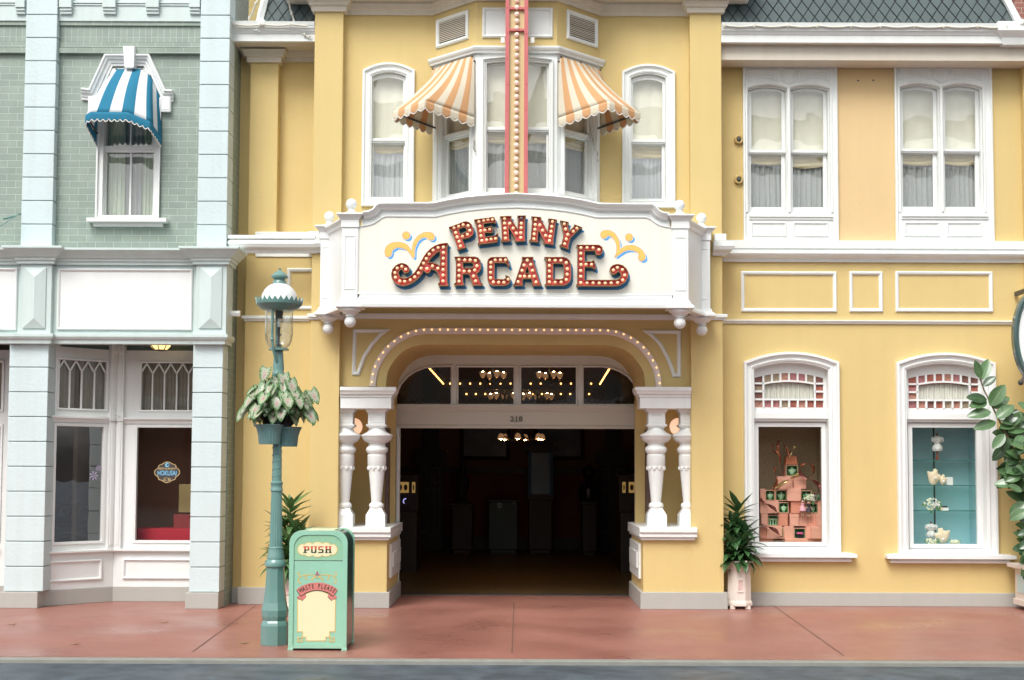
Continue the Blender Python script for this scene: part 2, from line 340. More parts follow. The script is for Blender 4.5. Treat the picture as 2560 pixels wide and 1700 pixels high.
def swag(fr, x0, x1, z0, z1, y, parent, seed=1):
    R = random.Random(seed); ph = R.uniform(0, 6); mb = MB(fr); dr = R.uniform(.01, .03)
    def fn(s, t):
        sag = -4*s*(1-s)*dr*(1-t) + .006*math.sin(9*s+ph)*(1-t)
        return (x0 + (x1-x0)*s, y - .016*abs(math.sin(t*PI*3 + .5*math.sin(s*6+ph))) - .005*math.sin(s*14+ph+t*5), z0 + (z1-z0)*t + sag)
    mb.grid(fn, 16, 16); return build(mb, 'swag', BLIND2, parent, smooth='all', fixn=False)
def blind(fr, x0, x1, z0, z1, y, parent, seed=1, m=None):
    R = random.Random(seed*3+1); a = [R.uniform(0, 6) for _ in range(4)]; mb = MB(fr)
    mb.grid(lambda s, t: (x0+(x1-x0)*s, y + .006*math.sin(s*7+a[0]+t*3) + .004*math.sin(s*19+a[1]) + .003*math.sin(t*9+a[2]+s*4), z0+(z1-z0)*t), 20, 14)
    return build(mb, 'blind', m or BLIND, parent, smooth='all', fixn=False)
def sash_window(parent, fr, op, up, lo, cw=.11, seed=1, riseo=0, riseg=0, sillw=0, casing=True, name='window', upm=None):
    """op, up, lo: (x0,x1,z0,z1) of the opening and of the two glasses"""
    O = opening(*op, riseo); mb = MB(fr)
    if casing: mb.sweep(O, casing_prof(cw), closed=True)
    I = opath(O, .014); mb.prism(O, -.012, .2, [I])
    zr = up[2]; z_meet = (up[2] + lo[3])/2
    I2 = opath(O, .016)
    ups = [p for p in opening(I2[0][0], I2[1][0], z_meet-.02, op[3]-.016, riseo)]
    mb.prism(ups, .035, .065, [opening(*up, riseg)])
    mb.box(I2[0][0], I2[1][0], .022, .034, up[2]-.035, up[2]-.01)
    mb.prism(opening(I2[0][0], I2[1][0], op[2]+.016, z_meet+.02), .068, .1, [opening(*lo)])
    if sillw:
        mb.box(op[0]-cw-.02, op[1]+cw+.02, -.09, .03, op[2]-.09, op[2]-.05); mb.box(op[0]-cw, op[1]+cw, -.06, .03, op[2]-.13, op[2]-.092)
    o = build(mb, name, WHT, parent, .002)
    pane(fr, opening(*up, riseg), .05, o); pane(fr, opening(*lo), .085, o)
    if seed is not None:
        sw = .085 + .025*(seed*7 % 4)/2
        blind(fr, op[0]-.03, op[1]+.03, up[2]-.02, op[3]+.05, .135, o, seed, upm)
        swag(fr, op[0]-.02, op[1]+.02, lo[3]-sw, lo[3]+.03, .125, o, seed)
        pleat(fr, op[0]-.02, op[1]+.02, op[2]-.02, lo[3]-.02, .155, SHEER, o, n=9, amp=.018, seed=seed)
    return O
def molding(fr, parent, name, m, path, prof, bev=0, closed=False):
    mb = MB(fr); mb.sweep(path, prof, closed=closed); return build(mb, name, m, parent, bev)
def hmold(fr, x0, x1, z, prof, mb):     # horizontal run with profile (y,z offsets), returned ends
    rows = []
    for x in (x0, x1): rows.append([mb.P(x, y, z+dz) for y, dz in prof])
    for j in range(len(prof)-1): mb.face([rows[0][j], rows[0][j+1], rows[1][j+1], rows[1][j]])
    mb.face(list(reversed(rows[0]))); mb.face(rows[1])
def hwrap(fr, x0, x1, z, prof, mb, yb, left=True, right=True):   # moulding mitred round a projecting block
    k = len(prof); rows = []
    def row(f): rows.append([mb.P(*f(y, dz)) for y, dz in prof])
    y0 = 0
    if left: row(lambda y, dz: (x0 + y, yb, z+dz))
    row(lambda y, dz: (x0 + (y if left else 0), y, z+dz)); row(lambda y, dz: (x1 - (y if right else 0), y, z+dz))
    if right: row(lambda y, dz: (x1 - y, yb, z+dz))
    for a, b in zip(rows, rows[1:]):
        for j in range(k-1): mb.face([a[j], a[j+1], b[j+1], b[j]])
    mb.face(list(reversed(rows[0]))); mb.face(rows[-1])
def plan_run(pts, z, prof, mb, closed=False):  # moulding along a plan polyline (world x,y), prof (outward, dz); outward = right side
    rows = []
    for i, (x, y) in enumerate(pts):
        ds = []
        if i: ds.append(Vector((x-pts[i-1][0], y-pts[i-1][1])).normalized())
        if i < len(pts)-1: ds.append(Vector((pts[i+1][0]-x, pts[i+1][1]-y)).normalized())
        ns = [Vector((d.y, -d.x)) for d in ds]; m = ns[0] if len(ns) == 1 else (ns[0]+ns[1]).normalized(); m = m/max(.35, m.dot(ns[0]))
        row = []
        for o, dz in prof: mb.v.append(Vector((x+m.x*o, y+m.y*o, z+dz))); row.append(len(mb.v)-1)
        rows.append(row)
    for a, b in zip(rows, rows[1:]):
        for j in range(len(prof)-1): mb.face([a[j], a[j+1], b[j+1], b[j]])
    mb.face(list(reversed(rows[0]))); mb.face(rows[-1])

# ================================================================== ARCADE BUILDING (centre pavilion and left wing)
AB = thing('arcade_building', 'yellow stucco arcade building with a white bay window and a wide arched open entrance', 'building', (0, 0, 0))
P0 = plane(0); PW = plane(.12)
def X(u, v, Y): return plane(Y).px(u, v)[0]
def Z(u, v, Y): return plane(Y).px(u, v)[1]
xl0, xl1 = X(779, 700, 0), X(851, 700, 0)          # left pilaster
xr0, xr1 = X(1727, 700, 0), X(1806, 700, 0)
ztop = Z(1000, 33, .12)
for a, b, oth in ((xl0, xl1, 0), (xr0, xr1, 1)):
    mb = MB(P0); mb.box(a, b, 0, .7, 0, ztop+.3); build(mb, 'pilaster', YEL, AB, .006)
    mb = MB(P0); zc = ztop
    hwrap(P0, a-.002, b+.002, zc, [(0, -.035), (-.035, -.03), (-.04, .03), (-.065, .035), (-.075, .07), (-.09, .09), (-.09, .115), (0, .115)], mb, .12)
    build(mb, 'pilaster_cap', SOF, AB)
# main wall with arched entrance and two window openings
zcap0 = Z(900, 966, .12)
La = [(965, 967), (966, 946.7), (969, 930), (976, 915), (986.7, 899.7), (996, 888), (1007, 879), (1020, 871), (1033.6, 866), (1050, 862.5), (1068.8, 860.7)]
arcx = [PW.px(u, v) for u, v in La]; ARCH = [(x, z) for x, z in arcx] + [(-x+.01, z) for x, z in reversed(arcx)]
wins = []
for (ou0, ou1, seed) in ((921, 1013, 4), (1574, 1670, 5)):
    wins.append(seed)
WL = dict(op=rect(PW, 926, 178, 1016, 496), up=rect(PW, 932, 192, 1007, 344), lo=rect(PW, 932, 358, 1007, 490))
WR = dict(op=rect(PW, 1575, 182, 1667, 500), up=rect(PW, 1583, 197, 1657, 347), lo=rect(PW, 1582, 361, 1656, 494))
RI = .055
wl = opening(*WL['op'], RI); wr = opening(*WR['op'], RI)
bx0, bx1 = -1.0, 1.0
mb = MB(PW)
out = [(xl1-.02, Z(850, 488, .12)), (xl1-.02, zcap0)] 
outer = [(xl1-.02, zcap0)] + [ARCH[0]] + ARCH[1:-1] + [ARCH[-1]] + [(xr0+.02, zcap0), (xr0+.02, ztop+.3), (xl1-.02, ztop+.3)]
zb0, zb1 = Z(1288, 500, .12), ztop-.05
mb.prism(outer, 0, .25, [wl, wr, [(bx0+.05, zb0), (bx1-.05, zb0), (bx1-.05, zb1), (bx0+.05, zb1)]])
build(mb, 'wall', YEL, AB)
# arch vault back to the door frame
mb = MB(PW)
for (x0, z0), (x1, z1) in zip(ARCH, ARCH[1:]):
    mb.face([mb.P(x0, .2505, z0), mb.P(x1, .2505, z1), mb.P(x1, 1.5, z1), mb.P(x0, 1.5, z0)])
    mb.face([mb.P(x0, .2505, z0+.06), mb.P(x1, .2505, z1+.06), mb.P(x1, 1.5, z1+.06), mb.P(x0, 1.5, z0+.06)])
build(mb, 'arch_soffit', YEL, AB, smooth=True)
mb = MB(PW); mb.box(xl0+.02, xr1-.02, .25, 1.55, zcap0+1.02, zcap0+1.12); build(mb, 'sky_light_block', DARK, AB)  # unseen slab added above the vault to stop sky light leaking in
sash_window(AB, PW, **WL, cw=.10, seed=4, riseo=RI, riseg=.04); sash_window(AB, PW, **WR, cw=.10, seed=5, riseo=RI, riseg=.04)
# the sill blocks under these windows are hidden by the sign
# ---- entablature mould under the big soffit + soffit slab following the bay
bayp = [(-1.01, .12), (-.472, -.37), (.475, -.37), (1.01, .12)]
mb = MB()
prof = [(0, -.03), (.03, -.03), (.035, .02), (.06, .03), (.07, .06), (.085, .085), (.085, .115), (0, .115)]
plan_run([(xl1-.01, .12)] + bayp + [(xr0+.01, .12)], ztop, prof, mb); build(mb, 'bed_moulding', SOF, AB)
zs = ztop + .115
mb = MB(); ring = [(xl0-.33, .5), (xl0-.33, -.16), (-1.16, -.16), (-.60, -.72), (.60, -.72), (1.16, -.16), (xr1+.30, -.16), (xr1+.30, .5)]
top = list(ring)
from_ = [mb.P(x, y, zs) for x, y in top] ; up_ = [mb.P(x, y, zs+.03) for x, y in top]
tr = tessellate_polygon([[Vector((x, y, 0)) for x, y in top]])
for t in tr: mb.face([from_[k] for k in t]); mb.face([up_[k] for k in t])
for i in range(len(top)): j = (i+1) % len(top); mb.face([from_[i], from_[j], up_[j], up_[i]])
build(mb, 'soffit', SOF, AB)
mb = MB(); plan_run([(ring[0][0]-.0, .5)] + ring[1:7] + [(ring[7][0], .5)], zs+.004, [(0, 0), (.03, 0), (.04, .05), (.07, .08), (.07, .2), (.1, .25), (.1, .4), (0, .4)], mb)
build(mb, 'cornice', WHT, AB)
# ---- bay window
BF = [Frame(bayp[0], (bayp[1][0]-bayp[0][0], bayp[1][1]-bayp[0][1])), Frame((0, -.37), (1, 0)), Frame(bayp[2], (bayp[3][0]-bayp[2][0], bayp[3][1]-bayp[2][1]))]
LEN = (Vector(bayp[1]) - Vector(bayp[0])).length
zband = Z(1288, 131, -.37); zbot = Z(1288, 488, -.37)
yb = BF[1]
mb = MB(BF[0]); mb.box(0, LEN, 0, .03, zband, ztop+.1)
mb.fr = BF[1]; mb.box(bayp[1][0], bayp[2][0], 0, .03, zband, ztop+.1)
mb.fr = BF[2]; mb.box(0, LEN, 0, .03, zband, ztop+.1)
build(mb, 'bay_frieze', YEL, AB)
mb = MB(); plan_run([(-1.03, .14)] + bayp + [(1.03, .14)], zband-.01, [(.0, -.005), (.035, -.005), (.04, .02), (.055, .03), (.065, .05), (.065, .07), (.0, .075)], mb); build(mb, 'bay_band', WHT, AB)
mb = MB(); plan_run([(-1.03, .14)] + bayp + [(1.03, .14)], zbot, [(.0, -.12), (.03, -.12), (.03, -.03), (.06, -.02), (.06, .01), (.0, .012)], mb); build(mb, 'bay_sill', WHT, AB)
cx0, cx1 = bayp[1][0], bayp[2][0]
cop = (X(1213, 300, -.37), X(1375, 300, -.37), Z(1288, 484, -.37), Z(1288, 150, -.37))
cup = (X(1218, 240, -.37), X(1368, 240, -.37), Z(1288, 316, -.37), Z(1288, 158, -.37)); clo = (X(1219, 400, -.37), X(1366, 400, -.37), Z(1288, 467, -.37), Z(1288, 330, -.37))
mb = MB(BF[1]); mb.prism([(cx0, zbot), (cx1, zbot), (cx1, zband), (cx0, zband)], 0, .05, [opening(*cop, .03)]); build(mb, 'bay_panel', WHT, AB, .002)
sash_window(AB, BF[1], cop, cup, clo, cw=.035, seed=7, riseo=.03, riseg=.025)
for k in (0, 2):
    fr = BF[k]
    if k == 0: g0, g1 = fr.px(1110, 410)[0], fr.px(1168, 410)[0]; zl0 = fr.px(1140, 479)[1]; zl1 = fr.px(1140, 343)[1]; zu0 = fr.px(1140, 327)[1]
    else: g0, g1 = fr.px(1417, 410)[0], fr.px(1474, 410)[0]; zl0 = fr.px(1446, 479)[1]; zl1 = fr.px(1446, 343)[1]; zu0 = fr.px(1446, 327)[1]
    g0 = max(g0, .13); g1 = min(g1, LEN-.13)
    op = (g0-.05, g1+.05, zl0-.06, zband-.18); up = (g0, g1, zu0, zband-.24); lo = (g0, g1, zl0, zl1)
    mb = MB(fr); mb.prism([(0, zbot), (LEN, zbot), (LEN, zband), (0, zband)], 0, .05, [opening(*op)]); build(mb, 'bay_panel', WHT, AB, .002)
    sash_window(AB, fr, op, up, lo, cw=.04, seed=8+k)
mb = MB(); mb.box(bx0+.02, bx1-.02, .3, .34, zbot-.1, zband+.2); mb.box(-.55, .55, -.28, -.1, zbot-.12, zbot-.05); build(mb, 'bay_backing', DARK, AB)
# vents and centre panel in the frieze
def framed(fr, parent, name, m, u0, v0, u1, v1, fw=.035, d=.03, inner=None, x=None):
    x0, x1, z0, z1 = x or rect(fr, u0, v0, u1, v1); mb = MB(fr)
    mb.sweep([(x0, z0), (x1, z0), (x1, z1), (x0, z1)], [(0, .01), (0, -d*.6), (fw*.3, -d), (fw*.7, -d*.8), (fw, -.006), (fw, .01)], closed=True)
    if inner: mb.box(x0+fw, x1-fw, -.006, .01, z0+fw, z1-fw)
    return build(mb, name, m, parent)
for k, fr in ((0, BF[0]), (2, BF[2])):
    uu = (1092, 1172) if k == 0 else (1416, 1500)
    x0 = fr.px(uu[0], 80)[0]; x1 = fr.px(uu[1], 80)[0]; um = sum(uu)/2; zz0 = fr.px(um, 110)[1]; zz1 = fr.px(um, 38)[1]
    x0, x1 = max(x0, .05), min(x1, LEN-.05)
    v = framed(fr, AB, 'vent', WHT, 0, 0, 0, 0, .05, .03, x=(x0, x1, zz0, zz1))
    mb = MB(fr); mb.box(x0+.05, x1-.05, -.003, .0, zz0+.05, zz1-.05); build(mb, 'vent_back', IRON, v)
    mb = MB(fr); n = 11
    for i in range(n):
        z = zz0 + .055 + (zz1-zz0-.11)*(i+.5)/n; h = (zz1-zz0-.11)/n*.42
        i4 = [mb.P(x0+.05, -.018, z-h), mb.P(x1-.05, -.018, z-h), mb.P(x1-.05, -.004, z+h), mb.P(x0+.05, -.004, z+h)]; mb.face(i4)
    build(mb, 'vent_louvre', SOF, v, thick=.003)
framed(BF[1], AB, 'frieze_panel', WHT, 1206, 20, 1382, 95, .04, .03, inner=True)
# ---- entrance: capitals, columns, pedestals
def spindle(x, y, zb, zt, parent):
    """turned column in zoned profile between zb and zt"""
    H = zt-zb; mb = MB(P0); q = lambda f: zb + H*f
    mb.box(x-.115, x+.115, y-.115, y+.115, q(0), q(.105)); mb.lathe(x, y, [(.155, q(.105)), (.10, q(.155))], 4, ph=PI/4)
    mb.lathe(x, y, [(.07, q(.15)), (.086, q(.162)), (.09, q(.178)), (.082, q(.195)), (.06, q(.207)), (.062, q(.22)), (.098, q(.495)), (.108, q(.50)), (.108, q(.525)), (.112, q(.53)), (.112, q(.605)), (.102, q(.612)), (.110, q(.622)), (.128, q(.638)), (.132, q(.655)), (.124, q(.672)), (.102, q(.684)), (.098, q(.70)), (.105, q(.708)), (.145, q(.722)), (.172, q(.742)), (.182, q(.765)), (.19, q(.77)), (.19, q(.778)), (.17, q(.785)), (.12, q(.802)), (.098, q(.825)), (.095, q(.84))], 40,
             fn=lambda a, z: 1 + (.014*math.cos(a*20) if q(.715) <= z <= q(.768) else 0))
    mb.lathe(x, y, [(.12, q(.835)), (.165, q(.852)), (.17, q(.856)), (.17, q(.866)), (.14, q(.87)), (.14, q(.875))], 4, ph=PI/4)
    mb.box(x-.10, x+.10, y-.10, y+.10, q(.872), q(.965)); mb.lathe(x, y, [(.142, q(.963)), (.155, q(.97)), (.185, q(.99)), (.19, q(1.0))], 4, ph=PI/4)
    mb.sweep([(x-.07, q(.885)), (x+.07, q(.885)), (x+.07, q(.955)), (x-.07, q(.955))], [(0, y-.099), (0, y-.106), (.008, y-.106), (.010, y-.099)], closed=True)
    for k in range(10):   # carved drops under the ring
        a = 2*PI*k/10; mb.ball((x+.100*math.cos(a), y+.100*math.sin(a), q(.497)), .02, 8, 5, sc=(1, 1, 1.5))
    return build(mb, 'column', WHT2, parent, smooth=True)
CAPB = {}
for sgn in (0, 1):
    if sgn == 0: u0, u1, ua, ub = 851, 978, 942, 862
    else: u0, u1, ua, ub = 1600, 1727, 1640, 1720
    um = (u0+u1)/2; zt1 = Z(um, 968, 0); zt0 = Z(um, 1021, 0); zp1 = Z(um, 1318, 0); zp0 = Z(um, 1350, 0)
    xa, xb = X(u0, 1000, 0), X(u1, 1000, 0)
    mb = MB(P0); mb.box(xa, xb, .0, .34, zt0, zt1-.11)
    if sgn == 0: hwrap(P0, xa, xb, zt1-.12, [(.01, -.0), (-.012, 0), (-.015, .03), (-.035, .035), (-.045, .06), (-.06, .08), (-.06, .12), (.01, .12)], mb, .34, left=False)
    else: hwrap(P0, xa, xb, zt1-.12, [(.01, -.0), (-.012, 0), (-.015, .03), (-.035, .035), (-.045, .06), (-.06, .08), (-.06, .12), (.01, .12)], mb, .34, right=False)
    build(mb, 'entablature', WHT, AB, .003)
    # pedestal wall
    xpa, xpb = (X(848, 1440, 0), X(967, 1440, 0)) if sgn == 0 else (X(1608, 1440, 0), X(1735, 1440, 0))
    mb = MB(P0); mb.box(xpa, xpb, .004, 1.5, 0, zp0+.02); build(mb, 'pedestal', YEL, AB, .006)
    mb = MB(P0); e0, e1 = (xpa-.0, xpb+.05) if sgn == 0 else (xpa-.05, xpb+.03)
    mb.box(e0, e1, -.10, 1.5, zp0+.09, zp1); mb.box(e0+.0, e1-.0, -.08, 1.5, zp0+.035, zp0+.09); mb.box(e0+.02, e1-.02, -.05, 1.5, zp0-.0, zp0+.035); build(mb, 'ledge', WHT, AB, .006)
    # panelled jamb side of the pedestal
    xj = xpb if sgn == 0 else xpa; sg = 1 if sgn == 0 else -1
    mb = MB(P0); mb.box(min(xj, xj+sg*.03), max(xj, xj+sg*.03), .25, 1.45, .33, zp0-.06); mb.box(min(xj+sg*.03, xj+sg*.045), max(xj+sg*.03, xj+sg*.045), .35, 1.35, .45, zp0-.16); build(mb, 'jamb_panel', WHT, AB, .006)
    mb = MB(P0); b0, b1 = (xl0-.04, xpb+.035) if sgn == 0 else (xpa-.035, xr1+.04)
    mb.box(b0, b1, -.035, 1.5, 0, Z(um, 1480, 0)); build(mb, 'plinth', GREYP, AB, .006)
    # niche walls behind the columns
    xs0, xs1 = (xl0+.05, xb-.06) if sgn == 0 else (xa+.06, xr1-.05)
    mb = MB(P0); mb.box(xs0, xs1, 1.25, 1.32, zp1-.3, zt0+.6); mb.box(xs0-.04 if sgn == 0 else xs1, xs0 if sgn == 0 else xs1+.04, .3, 1.3, zp1-.3, zt0+.6)
    mb.box(xs0, xs1, .34, 1.4, zt0+.1, zt0+.16); build(mb, 'niche_wall', YEL, AB)
    for u in (ua, ub): spindle(X(u, 1170, .20), .20, zp1-.002, zt0+.001, AB)
# spandrel frames
def tri(pts, name='spandrel_trim'):
    p = [PW.px(u, v) for u, v in pts]; A = sum(p[i][0]*p[(i+1) % len(p)][1] - p[(i+1) % len(p)][0]*p[i][1] for i in range(len(p)))
    if A < 0: p.reverse()
    mb = MB(PW); mb.sweep(p, [(0, .01), (0, -.018), (.015, -.03), (.032, -.022), (.045, -.004), (.045, .01)], closed=True); build(mb, name, WHT, AB)
tri([(883, 823), (977, 823), (955, 840), (935, 862), (915, 893), (903, 925), (899, 938), (880, 938)])
tri([(1604, 826), (1702, 826), (1702, 943), (1681, 943), (1676, 925), (1664, 895), (1646, 862), (1626, 841)])
# mouldings over the arch and on the pilasters
def lineband(u0, u1, v0, v1, Y, d=.045, name='string_course'):
    fr = plane(Y); x0, x1, z0, z1 = rect(fr, u0, v0, u1, v1); mb = MB(fr); h = z1-z0
    hwrap(fr, x0, x1, z0, [(.01, 0), (-d*.4, 0), (-d*.5, h*.3), (-d, h*.45), (-d, h*.85), (-d*.8, h), (.01, h)], mb, .1); return build(mb, name, WHT, AB)
lineband(852, 1726, 785, 799, .12); lineband(779, 852, 785, 799, 0); lineband(1727, 1808, 786, 800, 0)
lineband(615, 770, 790, 803, .36)
# door frame, transom and beam
PD = plane(1.6)
zdt = Z(1288, 1071, 1.6); zb1 = Z(1288, 1013, 1.6); ztr = Z(1288, 891, 1.6)
xd0, xd1 = X(998, 1300, 1.6), X(1588, 1300, 1.6)
archD = [(x, z) for x, z in ARCH]
o_ = [(xd0-.2, zb1)] + [(xd0-.2, zcap0-.2)] + [(x*1.0, z) for x, z in ARCH] + [(xd1+.2, zcap0-.2), (xd1+.2, zb1)]
s1 = Z(1288, 917, 1.6)
def px16(u, v): return PD.px(u, v)
gl = [[px16(990, 1010), px16(1127, 1010), px16(1127, 917), px16(1085, 918), px16(1062, 921), px16(1040, 929), px16(1020, 942), px16(1003, 962), px16(993, 985)],
      [px16(1146, 1010), px16(1284, 1010), px16(1284, 918), px16(1146, 918)], [px16(1303, 1010), px16(1440, 1010), px16(1440, 918), px16(1303, 918)],
      [px16(1459, 1010), px16(1600, 1010), px16(1597, 985), px16(1586, 962), px16(1569, 942), px16(1548, 929), px16(1525, 921), px16(1504, 918), px16(1459, 918)]]
mb = MB(PD); mb.prism([(xd0-.25, zb1), (xd1+.25, zb1), (xd1+.25, ztr+.12), (xd0-.25, ztr+.12)], 0, .06, gl)
for g_ in gl:
    mb.sweep(g_, [(0, .0), (0, -.014), (-.014, -.02), (-.03, -.006), (-.03, 0)], closed=True)
TF = build(mb, 'transom_window', WHT, AB)
for g_ in gl: pane(PD, g_, .03, TF, GLSC)
# leaded diamonds along the bottom of the transom lights
def lead(u0, u1):
    n = int((u1-u0)/14); mb = MB(PD)
    for k in range(n):
        a = px16(u0+k*14+7, 1010); b = px16(u0+k*14+14, 1000); c = px16(u0+k*14+7, 990); d = px16(u0+k*14, 1000)
        for p, q in ((a, b), (b, c), (c, d), (d, a)): mb.tube([(p[0], .028, p[1]), (q[0], .028, q[1])], .003, 4)
    build(mb, 'lead_came', IRON, TF)
for a, b in ((1000, 1127), (1146, 1284), (1303, 1440), (1459, 1590)): lead(a, b)
mb = MB(PD); mb.box(xd0-.25, xd1+.25, -.05, .12, zdt, zb1-.001)
hmold(PD, xd0-.25, xd1+.25, zb1-.08, [(-.05, 0), (-.07, .0), (-.075, .03), (-.09, .05), (-.09, .078), (-.04, .079)], mb); hmold(PD, xd0-.1, xd1+.1, zdt, [(-.05, -.002), (-.075, -.002), (-.075, .02), (-.065, .04), (-.05, .045)], mb)
build(mb, 'door_header', mat('header_paint', (.62, .58, .50), .45, .03), AB)
for sg, xx in ((-1, xd0), (1, xd1)):
    mb = MB(PD); a, b = sorted((xx, xx+sg*.085)); mb.box(a, b, -.10, .1, .0, zdt)
    a, b = sorted((xx-sg*.012, xx+sg*.03)); mb.box(a, b, -.125, -.10, .0, zdt-.1); build(mb, 'door_post', WHT, AB, .004)
    mb = MB(PD); a, b = sorted((xx+sg*.09, xx+sg*.13)); mb.box(a, b, -.6, .02, .95, zdt-.02); build(mb, 'folded_door', WOODD, AB, .004)
mb = MB(PD); mb.box(xd0-.2, xd1+.2, -.06, .1, 0, .012); build(mb, 'threshold', IRON, AB)
# house number
def text_mesh(s, size, ext=.004, offset=0, shear=0):
    cu = bpy.data.curves.new('tmp', 'FONT'); cu.body = s; cu.size = size; cu.extrude = ext; cu.offset = offset; cu.align_x = 'CENTER'; cu.align_y = 'CENTER'; cu.resolution_u = 3; cu.shear = shear
    ob = bpy.data.objects.new('tmp', cu); col.objects.link(ob); dg = bpy.context.evaluated_depsgraph_get(); me = bpy.data.meshes.new_from_object(ob.evaluated_get(dg))
    vs = [v.co.copy() for v in me.vertices]; fs = [list(p.vertices) for p in me.polygons]; bpy.data.objects.remove(ob); bpy.data.curves.remove(cu); bpy.data.meshes.remove(me); return vs, fs
def put_text(mb, s, cx, y, cz, size, ext=.004, sx=1, rot=0, offset=0, m=None):
    vs, fs = text_mesh(s, size, ext, offset); b = len(mb.v); c_, s_ = math.cos(rot), math.sin(rot)
    for v in vs: a, z = v.x*sx, v.y; mb.P(cx + a*c_ - z*s_, y - v.z, cz + a*s_ + z*c_)
    for f in fs: mb.face([b+k for k in f], m=m)
cxn, czn = PD.px(1291, 1048, -.055); mb = MB(PD)
for dx, ch in ((-.055, '2'), (0, '1'), (.055, '8')): put_text(mb, ch, cxn+dx, -.056, czn, .095, .005, 1.15, offset=.0025)
mb.box(cxn-.022, cxn+.022, -.061, -.052, czn-.036, czn-.028)
build(mb, 'house_number', mat('number_paint', (.16, .15, .11), .5), AB)
# ---- left wing: pilaster, recessed wall, belt, eave, mansard
L0 = plane(.36); L1 = plane(.50)
xa0, xa1 = X(618, 700, .36), X(689, 700, .36); xw0 = X(560, 700, .5); xw1 = xl0+.05
zeL = Z(700, 150, .4)
mb = MB(); mb.box(xa0, xa1, .36, .8, Z(700, 600, .36), zeL+.3); build(mb, 'pilaster', YEL, AB, .006)
mb = MB(); mb.box(xw0-.1, xw1-.052, .50, .8, 0, zeL+.31); build(mb, 'wall', YEL, AB)
mb = MB(); mb.box(xa0-.02, xw1+.0, .36, .49, 0, Z(700, 640, .36)); build(mb, 'wall', YEL, AB, .006)
fz0, fz1 = Z(700, 602, .36), Z(700, 646, .36)
mb = MB(); mb.box(xa0+.1, xw1, .345, .52, fz1+.02, fz0+.03)
hwrap(plane(.36), xa0-.02, xw1, fz1, [(.0, 0), (-.03, .0), (-.04, .03), (-.10, .06), (-.12, .10), (-.11, .14), (-.09, .15), (-.12, .16), (-.12, .20), (0, .21)], mb, .14, right=False); build(mb, 'belt_course', WHT, AB)
mb = MB(plane(.36)); x0, x1, z0, z1 = rect(plane(.36), 672, 597, 768, 612); mb.box(X(640, 600, .36), xw1, -.06, .1, fz0+.02, fz0+.10); build(mb, 'belt_block', WHT, AB, .005)
framed(plane(.36), AB, 'panel_trim', WHT, 718, 671, 800, 774, .045, .03)
mb = MB(); mb.box(xa0-.05, xl0+.02, .325, .5, 0, Z(700, 1468, .34)); build(mb, 'plinth', GREYP, AB, .006)
mb = MB(); mb.box(xw0-.1, xa0, .46, .52, 0, Z(600, 1468, .5)); build(mb, 'plinth', GREYP, AB, .006)
mb = MB(); hmold(L1, xw0-.1, xa0, Z(600, 803, .5), [(.01, 0), (-.03, 0), (-.045, .03), (-.045, .05), (.01, .07)], mb); build(mb, 'string_course', WHT, AB)
# eave
def eave(parent, x0, x1, yw, zw, left, right, name='eave', proj=.34, m2=SOF):
    fr = plane(yw); mb = MB(fr)
    hwrap(fr, x0, x1, zw, [(0, -.0), (-.04, 0), (-.045, .05), (-.07, .055), (-.09, .09), (-.1, .115), (0, .115)], mb, .3, left, right); build(mb, 'bed_moulding', SOF, parent)
    mb = MB(fr); P = proj
    xl, xr = (x0-P+.04 if left else x0), (x1+P-.04 if right else x1)
    mb.box(xl, xr, -P+.04, .3, zw+.116, zw+.135); build(mb, 'soffit', SOF, parent)
    mb = MB(fr)
    hwrap(fr, x0, x1, zw+.10, [(-P+.05, .015), (-P, .015), (-P, .10), (-P-.01, .11), (-P-.03, .15), (-P-.045, .165), (-P-.05, .19), (-P-.02, .195), (-P-.05, .2), (-P-.06, .24), (-P+.05, .25), (-P+.10, .25), (-P+.10, .3), (-P+.3, .3)], mb, .3, left, right)
    return build(mb, name, WHT, parent)
mb = MB(L0); hwrap(L0, xa0, xa1, zeL-.02, [(0, -.03), (-.035, -.03), (-.04, .03), (-.065, .04), (-.08, .09), (-.1, .115), (0, .115)], mb, .14); build(mb, 'pilaster_cap', SOF, AB)
eave(AB, X(618, 100, .36)-.0, xl0-.003, .5, zeL, True, False, proj=.46)
# mansard of diamond slates
def mansard(parent, quad_uv, yb, slope, rows, wd, hd, name='roof'):
    """quad: x0b,x1b,z0 at the foot, x0t,x1t,z1 at the top, plane leaning back by slope"""
    x0b, x1b, z0, x0t, x1t, z1 = quad_uv; mb = MB()
    yt = lambda z: yb + (z-z0)*slope
    mb.face([mb.P(x0b, yb, z0), mb.P(x1b, yb, z0), mb.P(x1t, yt(z1), z1), mb.P(x0t, yt(z1), z1)], m=1)
    H = (z1-z0)
    nr = int(H/(hd/2))+2; nc = int((x1b-x0b)/wd)+3; xs = min(x0b, x0t)
    R = random.Random(3)
    def clipx(x, z):
        t = (z-z0)/H; a = x0b + (x0t-x0b)*t; b = x1b + (x1t-x1b)*t; return min(max(x, a), b)
    g = .007
    for r in range(nr):
        zc = z0 + r*hd/2
        for c in range(nc):
            xc = xs + c*wd + (wd/2 if r % 2 else 0)
            p = [(xc, zc-hd/2+g*1.4), (xc+wd/2-g, zc), (xc, zc+hd/2-g*1.4), (xc-wd/2+g, zc)]
            q = []
            for x, z in p:
                z = min(max(z, z0), z1); q.append((clipx(x, z), z))
            A = sum(q[i][0]*q[(i+1) % 4][1] - q[(i+1) % 4][0]*q[i][1] for i in range(4))
            if abs(A) < .0008: continue
            t_ = R.uniform(0, .004)
            mb.face([mb.P(x, yt(z) - .012 - (z1-z)*0 - (.006+t_)*(1-(z-(zc-hd/2))/hd), z) for x, z in q])
    return build(mb, name, [SLATE, SLATED], parent, fixn=False)
